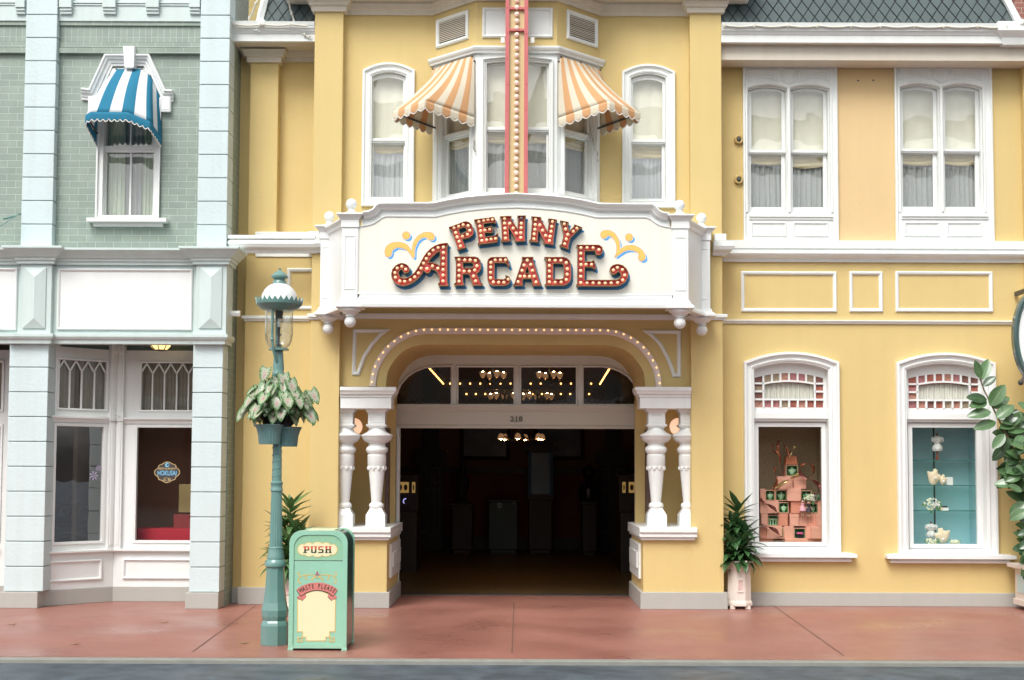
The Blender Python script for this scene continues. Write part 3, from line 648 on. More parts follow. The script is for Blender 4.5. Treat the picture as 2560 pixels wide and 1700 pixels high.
zr0 = Z(700, 62, .1); xh0 = X(652, 62, .1); xh0t = X(700, -90, .3)
mansard(AB, (xh0, xl0-.003, zr0, xh0t, xl0-.003, zr0+1.1), .08, .3, 8, .132, .22)
mb = MB(plane(.04)); mb.tube([(xh0-.03, 0, zr0-.12), (xh0t-.03, .3, zr0+1.1)], .05, 6); mb.box(xh0-.1, xl0-.003, -.03, .1, zr0-.10, zr0-.002); mb.ball((xh0+.03, -.02, zr0-.02), .06, 12, 8)
build(mb, 'roof_trim', WHT, AB)
# ================================================================== SIGN
SG = thing('theatre_sign', 'big white sign board with PENNY ARCADE in red bulb lit letters over the entrance', 'sign', (0, -.5, 3.44))
YS = -.96; PS = plane(YS)
topo = [(910, 534), (923, 533), (935, 527), (942, 518), (950, 512), (1083, 512), (1120, 504), (1163, 497), (1200, 493.5), (1239, 490.6), (1290, 488.5)]
def sym(pts): return pts + [(2*1291.5-u, v+1.6*(1291.5-u)/400) for u, v in reversed(pts[:-1])]
def symw(pts, y=0):
    L = [PS.px(u, v, y) for u, v in pts]; cx = L[-1][0]; return L + [(2*cx-x, z) for x, z in reversed(L[:-1])]
top = symw(topo); zsb = Z(1290, 736, YS); xb0, xb1 = top[0][0]-.02, top[-1][0]+.02
mb = MB(PS); mb.prism([(xb0, zsb-.1), (xb1, zsb-.1), (xb1, top[-1][1])] + list(reversed(top)) + [(xb0, top[0][1])], 0, .1); build(mb, 'fascia', WHT2, SG, .003)
mb = MB(PS); mb.sweep(top, [(-.075, .0), (-.075, -.012), (-.062, -.02), (-.055, -.045), (-.03, -.055), (-.01, -.085), (.0, -.09), (.012, -.085), (.012, .1)]); build(mb, 'crown_moulding', WHT2, SG, smooth=True)
pino = [(898, 568), (918, 566), (933, 562), (946, 554), (955, 547), (965, 543), (1089, 544), (1125, 536), (1163, 529.5), (1200, 525.5), (1239, 522.5), (1290, 521)]
pin = symw(pino); zpb = Z(1290, 734, YS)
PANEL = [(pin[0][0], zpb), (pin[-1][0], zpb)] + list(reversed(pin))
mb = MB(PS); mb.prism(PANEL, -.012, .0); build(mb, 'sign_panel', CREAM, SG, .002)
mb = MB(PS); mb.sweep(PANEL, [(0, 0), (0, -.02), (-.01, -.024), (-.016, -.014), (-.016, 0)], closed=True); build(mb, 'panel_moulding', WHT2, SG)
mb = MB(PS)
hwrap(PS, xb0, xb1, Z(1290, 769, YS), [(.05, -.002), (-.05, -.002), (-.055, .03), (-.05, .06), (-.03, .07), (-.035, .1), (-.02, .112), (-.02, .148), (0, .152)], mb, .08); build(mb, 'sill_moulding', WHT2, SG)
zc1, zc0 = 4.485, 3.43
def sign_post(x, y):
    fr = Frame((x, y), (1, 0)); mb = MB(fr); h = .088
    mb.box(-h, h, -h, h, zc0+.09, zc1-.14); 
    for a, b in ((-h+.025, h-.025),): mb.sweep([(a, zc0+.2), (b, zc0+.2), (b, zc1-.25), (a, zc1-.25)], [(0, -h+.01), (0, -h-.006), (.008, -h-.008), (.012, -h+.002)], closed=True)
    mb.box(-h-.012, h+.012, -h-.012, h+.012, zc1-.155, zc1-.075)
    R2 = math.sqrt(2)
    mb.lathe(0, 0, [((h+.012)*R2, zc1-.075), ((h+.02)*R2, zc1-.06), ((h+.035)*R2, zc1-.035), ((h+.055)*R2, zc1-.02), ((h+.062)*R2, zc1-.018), ((h+.062)*R2, zc1)], 4, ph=PI/4)
    mb.lathe(0, 0, [((h+.06)*R2, zc0), ((h+.06)*R2, zc0+.02), ((h+.02)*R2, zc0+.06), ((h+.015)*R2, zc0+.09)], 4, ph=PI/4)
    o = build(mb, 'post', WHT2, SG, .003)
    mb = MB(fr); mb.lathe(0, 0, [(.115, zc1), (.10, zc1+.012), (.06, zc1+.03), (.04, zc1+.045), (.035, zc1+.065), (.042, zc1+.07), (.03, zc1+.075)], 20); mb.ball((0, 0, zc1+.125), .062, 20, 12); build(mb, 'ball_finial', WHT2, o, smooth=True)
    mb = MB(fr); mb.lathe(0, 0, [(.04, zc0-.095), (.055, zc0-.09), (.05, zc0-.07), (.08, zc0-.06), (.095, zc0-.04), (.12, zc0-.03), (.125, zc0)], 20); mb.ball((0, 0, zc0-.15), .066, 20, 12); build(mb, 'drop_finial', WHT2, o, smooth=True)
    return o
xn0, xn1 = X(877, 660, -.9), X(1699, 660, -.9); xf0, xf1 = X(822, 680, -.17), X(1754, 680, -.17)
for x, y in ((xn0, -.90), (xn1, -.90), (xf0, -.17), (xf1, -.17)): sign_post(x, y)
for a, b in ((Vector((xf0, -.17)), Vector((xn0, -.90))), (Vector((xn1, -.90)), Vector((xf1, -.17)))):
    fr = Frame(a, b-a); L = (b-a).length; mb = MB(fr); mb.box(.0, L, -.03, .03, zc0+.06, zc1-.07); 
    hmold(fr, .05, L-.05, zc1-.1, [(-.02, -.02), (-.05, 0), (-.06, .03), (-.09, .06), (-.09, .08), (.03, .081)], mb); hmold(fr, .05, L-.05, zc0, [(.02, .0), (-.08, .0), (-.08, .03), (-.05, .06), (-.02, .08)], mb)
    build(mb, 'side_panel', WHT2, SG, .003)
mb = MB(); zsf = zc0+.17
i = [mb.P(*p) for p in ((xn0, -.9, zsf), (xn1, -.9, zsf), (xf1+.05, .1, zsf), (xf0-.05, .1, zsf))]; mb.face(i)
i = [mb.P(*p) for p in ((xn0, -.9, zsf+.75), (xn1, -.9, zsf+.75), (xf1+.05, .1, zsf+.75), (xf0-.05, .1, zsf+.75))]; mb.face(i)
build(mb, 'soffit', WHT, SG)
# letters: outlines read as (origin, scale, outline, holes, bulbs)
LET = [
 ('A', (960, 590), 11.2, [(1800,215),(1780,190),(1700,190),(1550,215),(1420,265),(1300,345),(1200,445),(1110,570),(1040,700),(960,850),(900,950),(830,1040),(740,1115),(640,1165),(560,1180),(490,1165),(440,1125),(410,1060),(415,1000),(450,950),(495,930),(520,975),(560,1030),(610,1045),(670,1025),(715,960),(715,890),(670,820),(600,775),(500,750),(400,775),(310,830),(230,930),(200,1060),(215,1180),(280,1290),(380,1360),(520,1395),(680,1365),(830,1285),(960,1180),(1060,1060),(1105,965),(1130,990),(1170,1030),(1220,1040),(1270,1020),(1300,975),(1320,925),(1380,935),(1450,975),(1510,1060),(1545,1150),(1555,1250),(1545,1310),(1510,1330),(1525,1390),(1800,1390),(1805,1340),(1775,1310),(1770,1200),(1770,260),(1800,245)],
  [(1565,425),(1480,465),(1390,545),(1300,640),(1245,730),(1350,735),(1450,765),(1560,825)],
  [(1665,315),(1665,470),(1660,630),(1655,790),(1655,945),(1655,1100),(1655,1265),(1515,325),(1375,395),(1262,508),(1183,635),(1105,765),(1037,905),(965,1040),(860,1150),(735,1230),(580,1270),(445,1265),(320,1160),(305,1030),(368,900),(500,850),(610,935),(1360,840),(1510,905),(1205,915)]),
 ('R', (1120, 630), 13.888, [(220,185),(235,155),(940,155),(1050,195),(1120,290),(1150,440),(1140,580),(1090,670),(1000,745),(1130,1050),(1200,1095),(1205,1150),(845,1150),(825,1100),(845,1060),(730,770),(520,765),(520,1060),(565,1100),(565,1150),(215,1150),(205,1095),(265,1060),(275,250),(240,230)],
  [(520,365),(820,365),(865,400),(875,480),(850,545),(530,550)],
  [(383,262),(583,275),(770,275),(955,300),(1008,485),(925,630),(383,460),(388,640),(380,830),(385,1020),(565,665),(743,665),(888,840),(960,1010)]),
 ('C', (1120, 630), 13.888, [(1540,170),(2040,165),(2080,230),(2150,490),(2110,500),(2050,430),(2000,375),(1620,375),(1615,930),(1940,940),(2000,900),(2010,840),(1995,805),(2060,815),(2130,860),(2170,960),(2160,1040),(2080,1120),(1980,1160),(1540,1160),(1420,1080),(1370,960),(1360,800),(1360,350),(1390,250),(1450,195)], [],
  [(1490,365),(1640,275),(1825,275),(2000,275),(1487,530),(1480,715),(1478,900),(1577,1045),(1760,1050),(1940,1055),(2090,945)]),
 ('A', (1270, 630), 13.117, [(450,190),(460,155),(820,155),(840,190),(815,235),(1055,1030),(1100,1050),(1100,1095),(800,1095),(785,1050),(810,1035),(765,870),(500,870),(465,1020),(500,1050),(485,1095),(170,1095),(165,1050),(210,1035),(475,235)],
  [(632,475),(700,685),(565,685)], [(635,270),(523,435),(748,415),(460,610),(803,610),(397,800),(548,795),(705,800),(860,800),(330,980),(920,990)]),
 ('D', (1270, 630), 13.117, [(1185,190),(1200,160),(1820,155),(1930,190),(2030,280),(2070,420),(2075,850),(2030,970),(1930,1060),(1820,1095),(1215,1095),(1205,1050),(1245,1030),(1250,230),(1215,220)],
  [(1485,375),(1760,375),(1810,410),(1830,480),(1830,800),(1810,850),(1760,885),(1485,885)], [(1360,265),(1548,275),(1735,275),(1915,355),(1948,555),(1940,735),(1910,910),(1743,985),(1548,990),(1357,985),(1357,450),(1357,630),(1357,810)]),
 ('E', (1420, 560), 9.2227, [(195,495),(205,475),(720,475),(790,530),(810,600),(790,670),(720,715),(650,705),(630,680),(640,640),(620,618),(390,618),(390,860),(540,860),(595,825),(610,850),(650,1010),(640,1045),(590,1020),(540,995),(390,995),(385,1285),(1100,1285),(1190,1255),(1225,1190),(1210,1130),(1150,1095),(1120,1140),(1060,1165),(1000,1135),(965,1060),(975,1000),(1030,945),(1140,915),(1260,945),(1350,1020),(1395,1120),(1390,1210),(1330,1330),(1230,1400),(1120,1430),(200,1430),(190,1390),(215,1380),(220,530),(200,515)], [],
  [(298,548),(442,542),(580,548),(715,595),(298,680),(295,810),(300,940),(418,928),(545,932),(295,1080),(295,1210),(295,1355),(440,1358),(580,1358),(720,1362),(860,1362),(997,1358),(1142,1352),(1260,1295),(1310,1180),(1258,1055),(1140,1005),(1045,1065)]),
 ('P', (1110, 520), 13.067, [(155,640),(165,615),(250,590),(640,440),(730,430),(830,460),(910,550),(960,680),(970,800),(930,890),(830,960),(600,1020),(690,1235),(715,1250),(715,1290),(440,1370),(425,1330),(445,1310),(230,700),(190,690),(160,665)],
  [(480,690),(650,625),(700,640),(745,730),(720,790),(560,850),(530,840)], [(325,645),(475,595),(622,545),(790,580),(845,735),(760,865),(605,920),(385,810),(430,950),(495,1095),(540,1245)]),
 ('E', (1110, 520), 13.067, [(980,395),(990,370),(1620,285),(1650,310),(1710,480),(1710,510),(1665,495),(1620,470),(1290,510),(1310,635),(1500,605),(1550,575),(1580,640),(1605,800),(1330,810),(1350,945),(1640,900),(1690,870),(1740,815),(1775,850),(1770,1000),(1740,1110),(1105,1190),(1095,1150),(1130,1130),(1040,480),(1000,450)], [],
  [(1140,445),(1297,405),(1437,378),(1583,372),(1172,595),(1197,750),(1208,910),(1238,1070),(1340,720),(1495,690),(1395,1040),(1537,1015),(1683,995)]),
 ('N', (0, 0), 1, [(1249.3,542.2),(1250.4,540.3),(1278,539.1),(1278.7,542.2),(1277,545),(1293.5,571),(1295.4,545),(1293,541.5),(1294,538.6),(1314,538.2),(1315,540.5),(1313,545),(1312,596.7),(1314,599),(1313.6,602.5),(1288,603.4),(1287.4,599),(1288.2,596.7),(1271.5,567.5),(1273,598),(1275.7,599.6),(1275,602.7),(1253.9,603.4),(1252.3,599.6),(1254.6,598),(1252.7,546),(1250,544)], [],
  [(1261.3,546.4),(1261.5,558.3),(1262.5,570.9),(1263,583.1),(1263.8,595.8),(1274.6,558.7),(1283.1,570.8),(1290.8,583.1),(1303.5,558.5),(1303,569.6),(1302.4,582.3),(1302.2,594.1),(1303.5,545.4)]),
 ('N', (1270, 520), 11.805, [(685,265),(695,240),(965,262),(985,280),(975,320),(1165,690),(1215,350),(1185,325),(1195,298),(1435,335),(1450,370),(1415,395),(1335,1020),(1360,1045),(1350,1080),(1050,1035),(1045,985),(1070,975),(900,650),(870,960),(900,975),(890,1010),(630,975),(625,940),(665,920),(715,300)], [],
  [(817,340),(805,495),(795,635),(775,770),(763,915),(940,505),(1025,660),(1110,815),(1315,400),(1293,550),(1270,690),(1248,840),(1225,970)]),
 ('Y', (1270, 520), 11.805, [(1535,385),(1545,358),(1790,410),(1795,440),(1760,465),(1805,690),(1960,520),(1955,475),(2185,560),(2195,585),(2120,605),(1850,880),(1780,1150),(1800,1180),(1780,1215),(1530,1110),(1525,1080),(1580,1065),(1640,800),(1570,420)], [],
  [(1665,470),(1700,625),(1768,785),(1720,920),(1672,1060),(1925,690),(2035,595)])]
def ccw(p): return p if sum(p[i][0]*p[(i+1) % len(p)][1] - p[(i+1) % len(p)][0]*p[i][1] for i in range(len(p))) > 0 else list(reversed(p))
nb = 0; restb = MB(PS)
bulb_mesh = {}
for li, (ch, (ox, oy), sc, outl, hole, bl) in enumerate(LET):
    yl = -.10
    T = lambda p, y=yl: PS.px(ox + p[0]/sc, oy + p[1]/sc, y)
    po = ccw([T(p) for p in outl]); ph = ccw([T(p) for p in hole]) if hole else None
    mb = MB(PS)
    mb.prism(po, -.045, -.035, [ph] if ph else [], m=0)
    mb.sweep(po, [(.004, -.012), (-.001, -.0122), (-.001, -.095), (.001, -.098), (.0045, -.098), (.006, -.095)], closed=True, m=1)
    mb.sweep(po, [(.006, -.0945), (.006, -.05), (.0055, -.045)], closed=True, m=0)
    if ph:
        mb.sweep(ph, [(-.004, -.012), (.001, -.0122), (.001, -.095), (-.001, -.098), (-.0045, -.098), (-.006, -.095)], closed=True, m=1)
        mb.sweep(ph, [(-.006, -.0945), (-.006, -.05), (-.0055, -.045)], closed=True, m=0)
    lo = build(mb, 'letter', [REDP, TAN], SG, fixn=False)
    # painted blue shadow on the board
    d = (.021, -.028); mb = MB(PS); mb.prism([(x+d[0], z+d[1]) for x, z in opath(po, -.004)], -.0145, -.0118, [[(x+d[0], z+d[1]) for x, z in ph]] if ph else []); build(mb, 'painted_shadow', BLUS, lo)
    for k, b in enumerate(bl):
        x, z = PS.px(ox + b[0]/sc, oy + b[1]/sc, -.075); dead = (li == 8 and k == 12)
        if nb < 100 or dead:
            mb = MB(PS); mb.ball((x, -.072, z), .0195, 12, 8); build(mb, 'bulb', BULBO if dead else BULB, lo, smooth='all'); nb += 1
        else: restb.ball((x, -.072, z), .0195, 12, 8)
o = build(restb, 'bulbs', BULB, SG, smooth='all'); o['kind'] = 'stuff'
# painted flourishes
FR = [(890,140),(960,145),(1010,165),(1050,190),(1095,230),(1130,280),(1165,345),(1190,420),(1197,500),(1195,590),(1235,555),(1280,525),(1340,500),(1400,485),(1480,483),(1540,497),(1600,520),(1655,552),(1700,590),(1740,640),(1770,690),(1785,770),(1775,805),(1750,830),(1720,848),(1690,850),(1660,840),(1635,820),(1617,790),(1615,760),(1635,700),(1580,645),(1490,605),(1400,600),(1300,625),(1200,690),(1090,770),(1075,755),(1110,670),(1120,560),(1105,450),(1060,360),(1000,290),(915,262),(880,315),(855,330),(830,335),(800,328),(775,310),(750,280),(745,250),(748,215),(760,190),(785,165),(820,150)]
FL = [(850,568),(885,574),(920,585),(945,607),(965,635),(978,655),(985,600),(995,568),(1010,540),(1032,512),(1060,490),(1088,476),(1120,470),(1150,470),(1170,475),(1190,487),(1200,505),(1201,525),(1195,540),(1182,550),(1165,552),(1148,547),(1130,535),(1120,520),(1080,528),(1055,545),(1035,568),(1020,600),(1009,630),(1005,660),(1005,715),(990,728),(970,700),(950,672),(930,650),(908,637),(880,628),(850,621),(830,622),(785,650),(784,672),(775,700),(760,712),(745,716),(730,712),(718,700),(712,680),(711,658),(715,640),(727,615),(745,595),(768,581),(790,572),(820,567)]
for pts, (ox, oy), sc, dc, dr in ((FR, (1420, 560), 9.2227, (1405, 305), 88), (FL, (780, 460), 3.92, (923, 503), 38)):
    dot = [(dc[0]+dr*math.cos(2*PI*k/28), dc[1]+dr*math.sin(2*PI*k/28)) for k in range(28)]
    par = None
    for sh in (pts, dot):
        p = ccw([PS.px(ox+a/sc, oy+b/sc, -.013) for a, b in sh])
        for k, (dx, dz, o_, m_, nm) in enumerate(((.023, -.023, 0, BLUL, 'blue_shade'), (0, 0, -.0075, CREAM, 'cream_gap'), (0, 0, 0, ORGR, 'red_outline'), (0, 0, .0042, ORG, 'flourish'))):
            q = opath([(x+dx, z+dz) for x, z in p], o_); mb = MB(PS); y = -.0125 - .0013*(k+1); mb.prism(q, y, y+.001)
            build(mb, nm, m_, SG)
# ================================================================== VERTICAL BULB STRIP above the sign
VS = thing('bulb_strip', 'tall red and tan strip with one row of round bulbs before the bay window', 'light strip', (0, -.6, 4.6))
YV = -.62; PV = plane(YV); x0, x1, z0, z1 = rect(PV, 1263, -40, 1320, 487); xm = (x0+x1)/2; z0 += .0
mb = MB(PV); mb.box(x0+.035, x1-.035, .01, .05, z0, z1); build(mb, 'backing', mat('tan_board', (.60, .47, .24), .5), VS)
for a, b in ((x0, x0+.045), (x1-.045, x1)):
    mb = MB(PV); mb.box(a, b, -.03, .04, z0, z1)
    for k in range(9):
        z = z0+.08+.3*k; mb.ball(((a+b)/2, -.031, z), .007, 8, 4)
    build(mb, 'rail', SALMON, VS, .002)
for v in (22, 76):
    z = Z(1290, v, YV); mb = MB(PV); mb.box(x0, x1, -.026, .012, z-.014, z+.014); build(mb, 'crossbar', SALMON, VS, .002)
for v in (100,):
    for u in (1257, 1331): fbox('bracket', PV, VS, WHT, u-5, v-7, u+5, v+7, .05, .07); 
n = 31; bz0 = Z(1291, 484, YV-.02); dz = (Z(1291, 30, YV-.02)-bz0)/26.3
for k in range(n):
    mb = MB(PV); mb.lathe(xm, 0, [], 6) if 0 else None; mb.ball((xm, -.018, bz0+dz*k), .0275, 14, 10); build(mb, 'bulb', BULBP, VS, smooth='all')
# ================================================================== BULB ARCH
BA = thing('bulb_arch', 'pale band studded with small round lit bulbs curving over the entrance arch', 'light strip', (0, .1, 2.6))
bl = [(307,527),(316,460),(335,395),(365,337),(400,280),(444,227),(497,182),(552,145),(616,114),(680,94),(753,83),(820,82)]
lp = [PW.px(840+a/3.409, 800+b/3.409, -.03) for a, b in bl]; lp = [(lp[0][0]-.004, zcap0+.002)] + lp
XM = X(1290, 830, .12); rp = [(2*XM-x, z) for x, z in reversed(lp)]; path = lp + rp
mb = MB(PW); mb.sweep(path, [(.026, .0), (.026, -.022), (.018, -.03), (-.020, -.03), (-.028, -.024), (-.034, -.028), (-.046, -.02), (-.05, 0)]); build(mb, 'band', BAND, BA, smooth=True)
def along(path, step):
    out = []; acc = 0; nxt = .5*step
    for (x0, z0), (x1, z1) in zip(path, path[1:]):
        L = math.hypot(x1-x0, z1-z0)
        while nxt <= acc+L: t = (nxt-acc)/L; out.append((x0+(x1-x0)*t, z0+(z1-z0)*t)); nxt += step
        acc += L
    return out
tot = sum(math.hypot(b[0]-a[0], b[1]-a[1]) for a, b in zip(path, path[1:])); nbb = round(tot/.0955)
for x, z in along(path, tot/nbb-1e-6):
    mb = MB(PW); mb.ball((x, -.04, z), .0125, 10, 6); build(mb, 'bulb', BULBS, BA, smooth='all')
# globe wall lights inside the porch
GLOBE = mat('lit_globe', (.95, .75, .6), .3, 0, emis=(1, .62, .40), es=.55)
for k, (u, lab) in enumerate(((884, 'round glowing peach globe light behind the white columns left of the entrance'), (1696, 'round glowing peach globe light behind the white columns right of the entrance'))):
    x, z = plane(1.0).px(u, 1067); t = thing('globe_light', lab, 'wall lamp', (x, 1.2, z), 'globe lights in the porch')
    mb = MB(plane(1.0)); mb.ball((x, 0, z), .112, 24, 16); build(mb, 'globe', GLOBE, t, smooth='all')
    mb = MB(plane(1.0)); mb.lathe(x, .11, [(.03, z-.02), (.03, z+.02)], 10); mb.box(x-.02, x+.02, .09, .24, z-.02, z+.02); mb.box(x-.05, x+.05, .23, .25, z-.06, z+.06); build(mb, 'wall_mount', TAN, t)
# ================================================================== RIGHT WING
RB = thing('shop_wing', 'yellow stucco shop wing with slate mansard roof and two arched display windows at right', 'building', (4.5, .42, 0))
YR = .42; PR = plane(YR); xR0, xR1 = xr1-.05, 11.0
xRe = X(2552, 300, YR)          # inner edge of the end pilaster
zwt = Z(2180, 158, YR)
def shopwin(U):    # U: source pixel numbers of one lower display window
    du = U; x0, x1, _, _ = rect(PR, 1879+du[0], 1000, 2077+du[1], 1100); return x0, x1
lowdef = [dict(o=(1882, 2075, 903, 1376), s=(1858, 2099, 1895), g=(1886, 2057, 933, 1019), l=(1896, 2054, 1067, 1355), sill=(1862, 2116, 1383, 1405)),
          dict(o=(2264, 2466, 905, 1380), s=(2242, 2493, 1896), g=(2270, 2444, 935, 1021), l=(2281, 2441, 1069, 1360), sill=(2246, 2514, 1386, 1409))]
updef = [dict(o=(1857, 2093, 157, 605), g=[(1881, 1957), (1986, 2062)], v=(224, 372, 384, 514), pan=(1874, 2076)),
         dict(o=(2236, 2480, 154, 604), g=[(2262, 2338), (2368, 2444)], v=(221, 369, 382, 513), pan=(2256, 2459))]
holes = []
for d in lowdef:
    a, b, c, e = rect(PR, d['o'][0], d['o'][2], d['o'][1], d['o'][3]); d['op'] = (a, b, c, e); holes.append(opening(a, b, c, e, .09))
for d in updef:
    a, b, c, e = rect(PR, d['o'][0], d['o'][2], d['o'][1], d['o'][3]); d['op'] = (a, b, c, e); holes.append([(a+.05, c+.2), (b-.05, c+.2), (b-.05, e-.1), (a+.05, e-.1)])
mb = MB(PR); mb.prism([(xR0, 0), (xR1, 0), (xR1, zwt+.4), (xR0, zwt+.4)], 0, .25, holes); build(mb, 'wall', YEL, RB)
# peach re-painted field between the upper windows
mb = MB(PR); mb.box(updef[0]['op'][1]+.012, updef[1]['op'][0]-.012, -.004, .01, updef[0]['op'][2], zwt+.02)
for u, v in ((2145, 164), (2182, 164), (2145, 202), (2183, 201)):
    x, z = PR.px(u, v); mb.box(x-.012, x+.012, -.008, 0, z-.008, z+.008, m=1)
build(mb, 'repaired_wall', [YEL2, IRON], RB)
mb = MB(PR); mb.box(xRe, xR1, -.1, .05, 0, zwt+.35); build(mb, 'pilaster', YEL, RB, .006)
# belt course, panels, string course, plinth
zb0, zb1 = Z(2100, 656, YR), Z(2100, 605, YR); H = zb1-zb0
mb = MB(PR); hmold(PR, xr1-.3, xR1, zb0, [(.01, 0), (-.03, 0), (-.04, .035), (-.10, .065), (-.12, .09), (-.12, .125), (-.09, .135), (-.09, .15), (-.11, .155), (-.11, H), (.01, H+.01)], mb); build(mb, 'belt_course', WHT, RB)
for a, b in ((1852, 2091), (2123, 2206), (2238, 2481)): framed(PR, RB, 'panel_trim', WHT, a, 679, b, 780, .045, .03)
mb = MB(PR); z = Z(2100, 810, YR); hmold(PR, xr1-.2, xR1, z, [(.01, 0), (-.02, 0), (-.03, .02), (-.045, .03), (-.045, .045), (.01, .05)], mb); build(mb, 'string_course', WHT, RB)
mb = MB(PR); mb.box(xr1-.2, xR1, -.035, .1, 0, Z(2150, 1481, YR)); mb.box(xRe-.03, xR1, -.14, .1, 0, Z(2150, 1481, YR)-.002); build(mb, 'plinth', GREYP, RB, .006)
# belt return of the pavilion
mb = MB(P0); hwrap(P0, xr1-.12, xr1+.0, Z(1830, 640, 0), [(.0, 0), (-.03, .0), (-.05, .03), (-.11, .06), (-.13, .10), (-.13, .16), (0, .17)], mb, .36, left=False); mb.box(xr1-.1, xr1+.04, -.05, .3, Z(1830, 603, 0), Z(1830, 586, 0)); build(mb, 'belt_course', WHT, AB)
mb = MB(P0); hwrap(P0, xl0-.0, xl0+.2, Z(780, 633, 0), [(.0, 0), (-.03, .0), (-.05, .03), (-.09, .06), (-.11, .10), (-.11, .16), (0, .17)], mb, .34, right=False); mb.box(xl0-.04, xl0+.2, -.05, .3, Z(780, 597, 0), Z(780, 580, 0)); build(mb, 'belt_course', WHT, AB)
# upper double windows
for k, d in enumerate(updef):
    a, b, c, e = d['op']; mb = MB(PR); va, vb, vc, vd = d['v']
    um = (d['o'][0]+d['o'][1])/2; G = []
    for g0, g1 in d['g']:
        G.append((PR.px(g0, 350)[0], PR.px(g1, 350)[0]))
    zu1, zu0, zl1, zl0 = [Z(um, v, YR) for v in (va, vb, vc, vd)]
    ops = [(g0-.06, g1+.06, zl0-.09, zu1+.055) for g0, g1 in G]
    hs_ = [opening(*o_, .05) for o_ in ops]
    mb.prism([(a, c), (b, c), (b, e), (a, e)], -.02, .06, hs_)
    mb.sweep([(a, c), (b, c), (b, e), (a, e)], [(.0, -.02), (.0, -.045), (.02, -.05), (.03, -.03), (.035, -.02)], closed=True)
    for o_ in ops:
        P_ = opening(*o_, .05)
        mb.sweep(P_[1:]+[P_[0]], [(0, -.02), (0, -.03), (-.012, -.04), (-.028, -.034), (-.034, -.02)])
    xm = (ops[0][1]+ops[1][0])/2
    mb.box(a+.07, b-.07, -.05, -.02, ops[0][2]-.06, ops[0][2]-.03); mb.box(a+.07, b-.07, -.035, -.02, ops[0][2]-.09, ops[0][2]-.06)
    zp1, zp0 = Z(um, 556, YR), Z(um, 592, YR)
    for p0, p1 in ((ops[0][0]+.03, xm-.04), (xm+.04, ops[1][1]-.03)):
        mb.sweep([(p0, zp0), (p1, zp0), (p1, zp1), (p0, zp1)], [(0, -.02), (.0, -.032), (.012, -.038), (.022, -.03), (.03, -.02)], closed=True)
    zt1 = e-.09; R_ = .03
    for s_, (p0, p1) in enumerate(((ops[0][0], xm-.13), (xm+.13, ops[1][1]))):
        cpa = [(p0, ops[0][3]+.05 - (.03 if s_ == 0 else 0)), (p1, ops[0][3]+.05-(.03 if s_ else 0)), (p1, zt1), (p0, zt1)]
        cpa = [(p0, ops[0][3]+.035)] + [((p0+(p1-p0)*t), ops[0][3]+.035+.05*math.sin(t*PI)) for t in (.25, .5, .75)] + [(p1, ops[0][3]+.035), (p1, zt1), (p0, zt1)]
        mb.sweep(cpa, [(0, -.02), (.0, -.028), (.014, -.03), (.022, -.02)], closed=True)
    mb.sweep([(xm, ops[0][3]-.0), (xm+.09, ops[0][3]+.05), (xm+.07, zt1), (xm-.07, zt1), (xm-.09, ops[0][3]+.05)], [(0, -.02), (.0, -.032), (.014, -.034), (.022, -.02)], closed=True)
    wo = build(mb, 'window_surround', WHT, RB, .002)
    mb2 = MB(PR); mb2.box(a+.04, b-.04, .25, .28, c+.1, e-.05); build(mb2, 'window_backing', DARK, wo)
    for i, (o_, (g0, g1)) in enumerate(zip(ops, G)):
        fr2 = plane(YR+.03)
        # sash_window hangs its sashes below RB as its own window
        sash_window(RB, fr2, o_, (g0, g1, zu0, zu1), (g0, g1, zl0, zl1), seed=20+2*k+i, riseo=.05, riseg=.025, casing=False)
# two rings on the wall beside the first upper window
for v in (350, 450):
    x, z = PR.px(1846, v); mb = MB(PR); mb.lathe(0, 0, [], 4) if 0 else None
    pts = [(x + .042*math.cos(2*PI*q/16), -.03, z + .042*math.sin(2*PI*q/16)) for q in range(17)]; mb.tube(pts, .016, 8); mb.ball((x, -.03, z-.005), .03, 10, 6, m=1, sc=(1, .8, 1.2)); mb.box(x-.02, x+.02, -.03, .0, z-.02, z+.02)
    build(mb, 'hook_ring', [mat('yellow_metal', (.52, .38, .14), .5), IRON], RB, smooth=True)
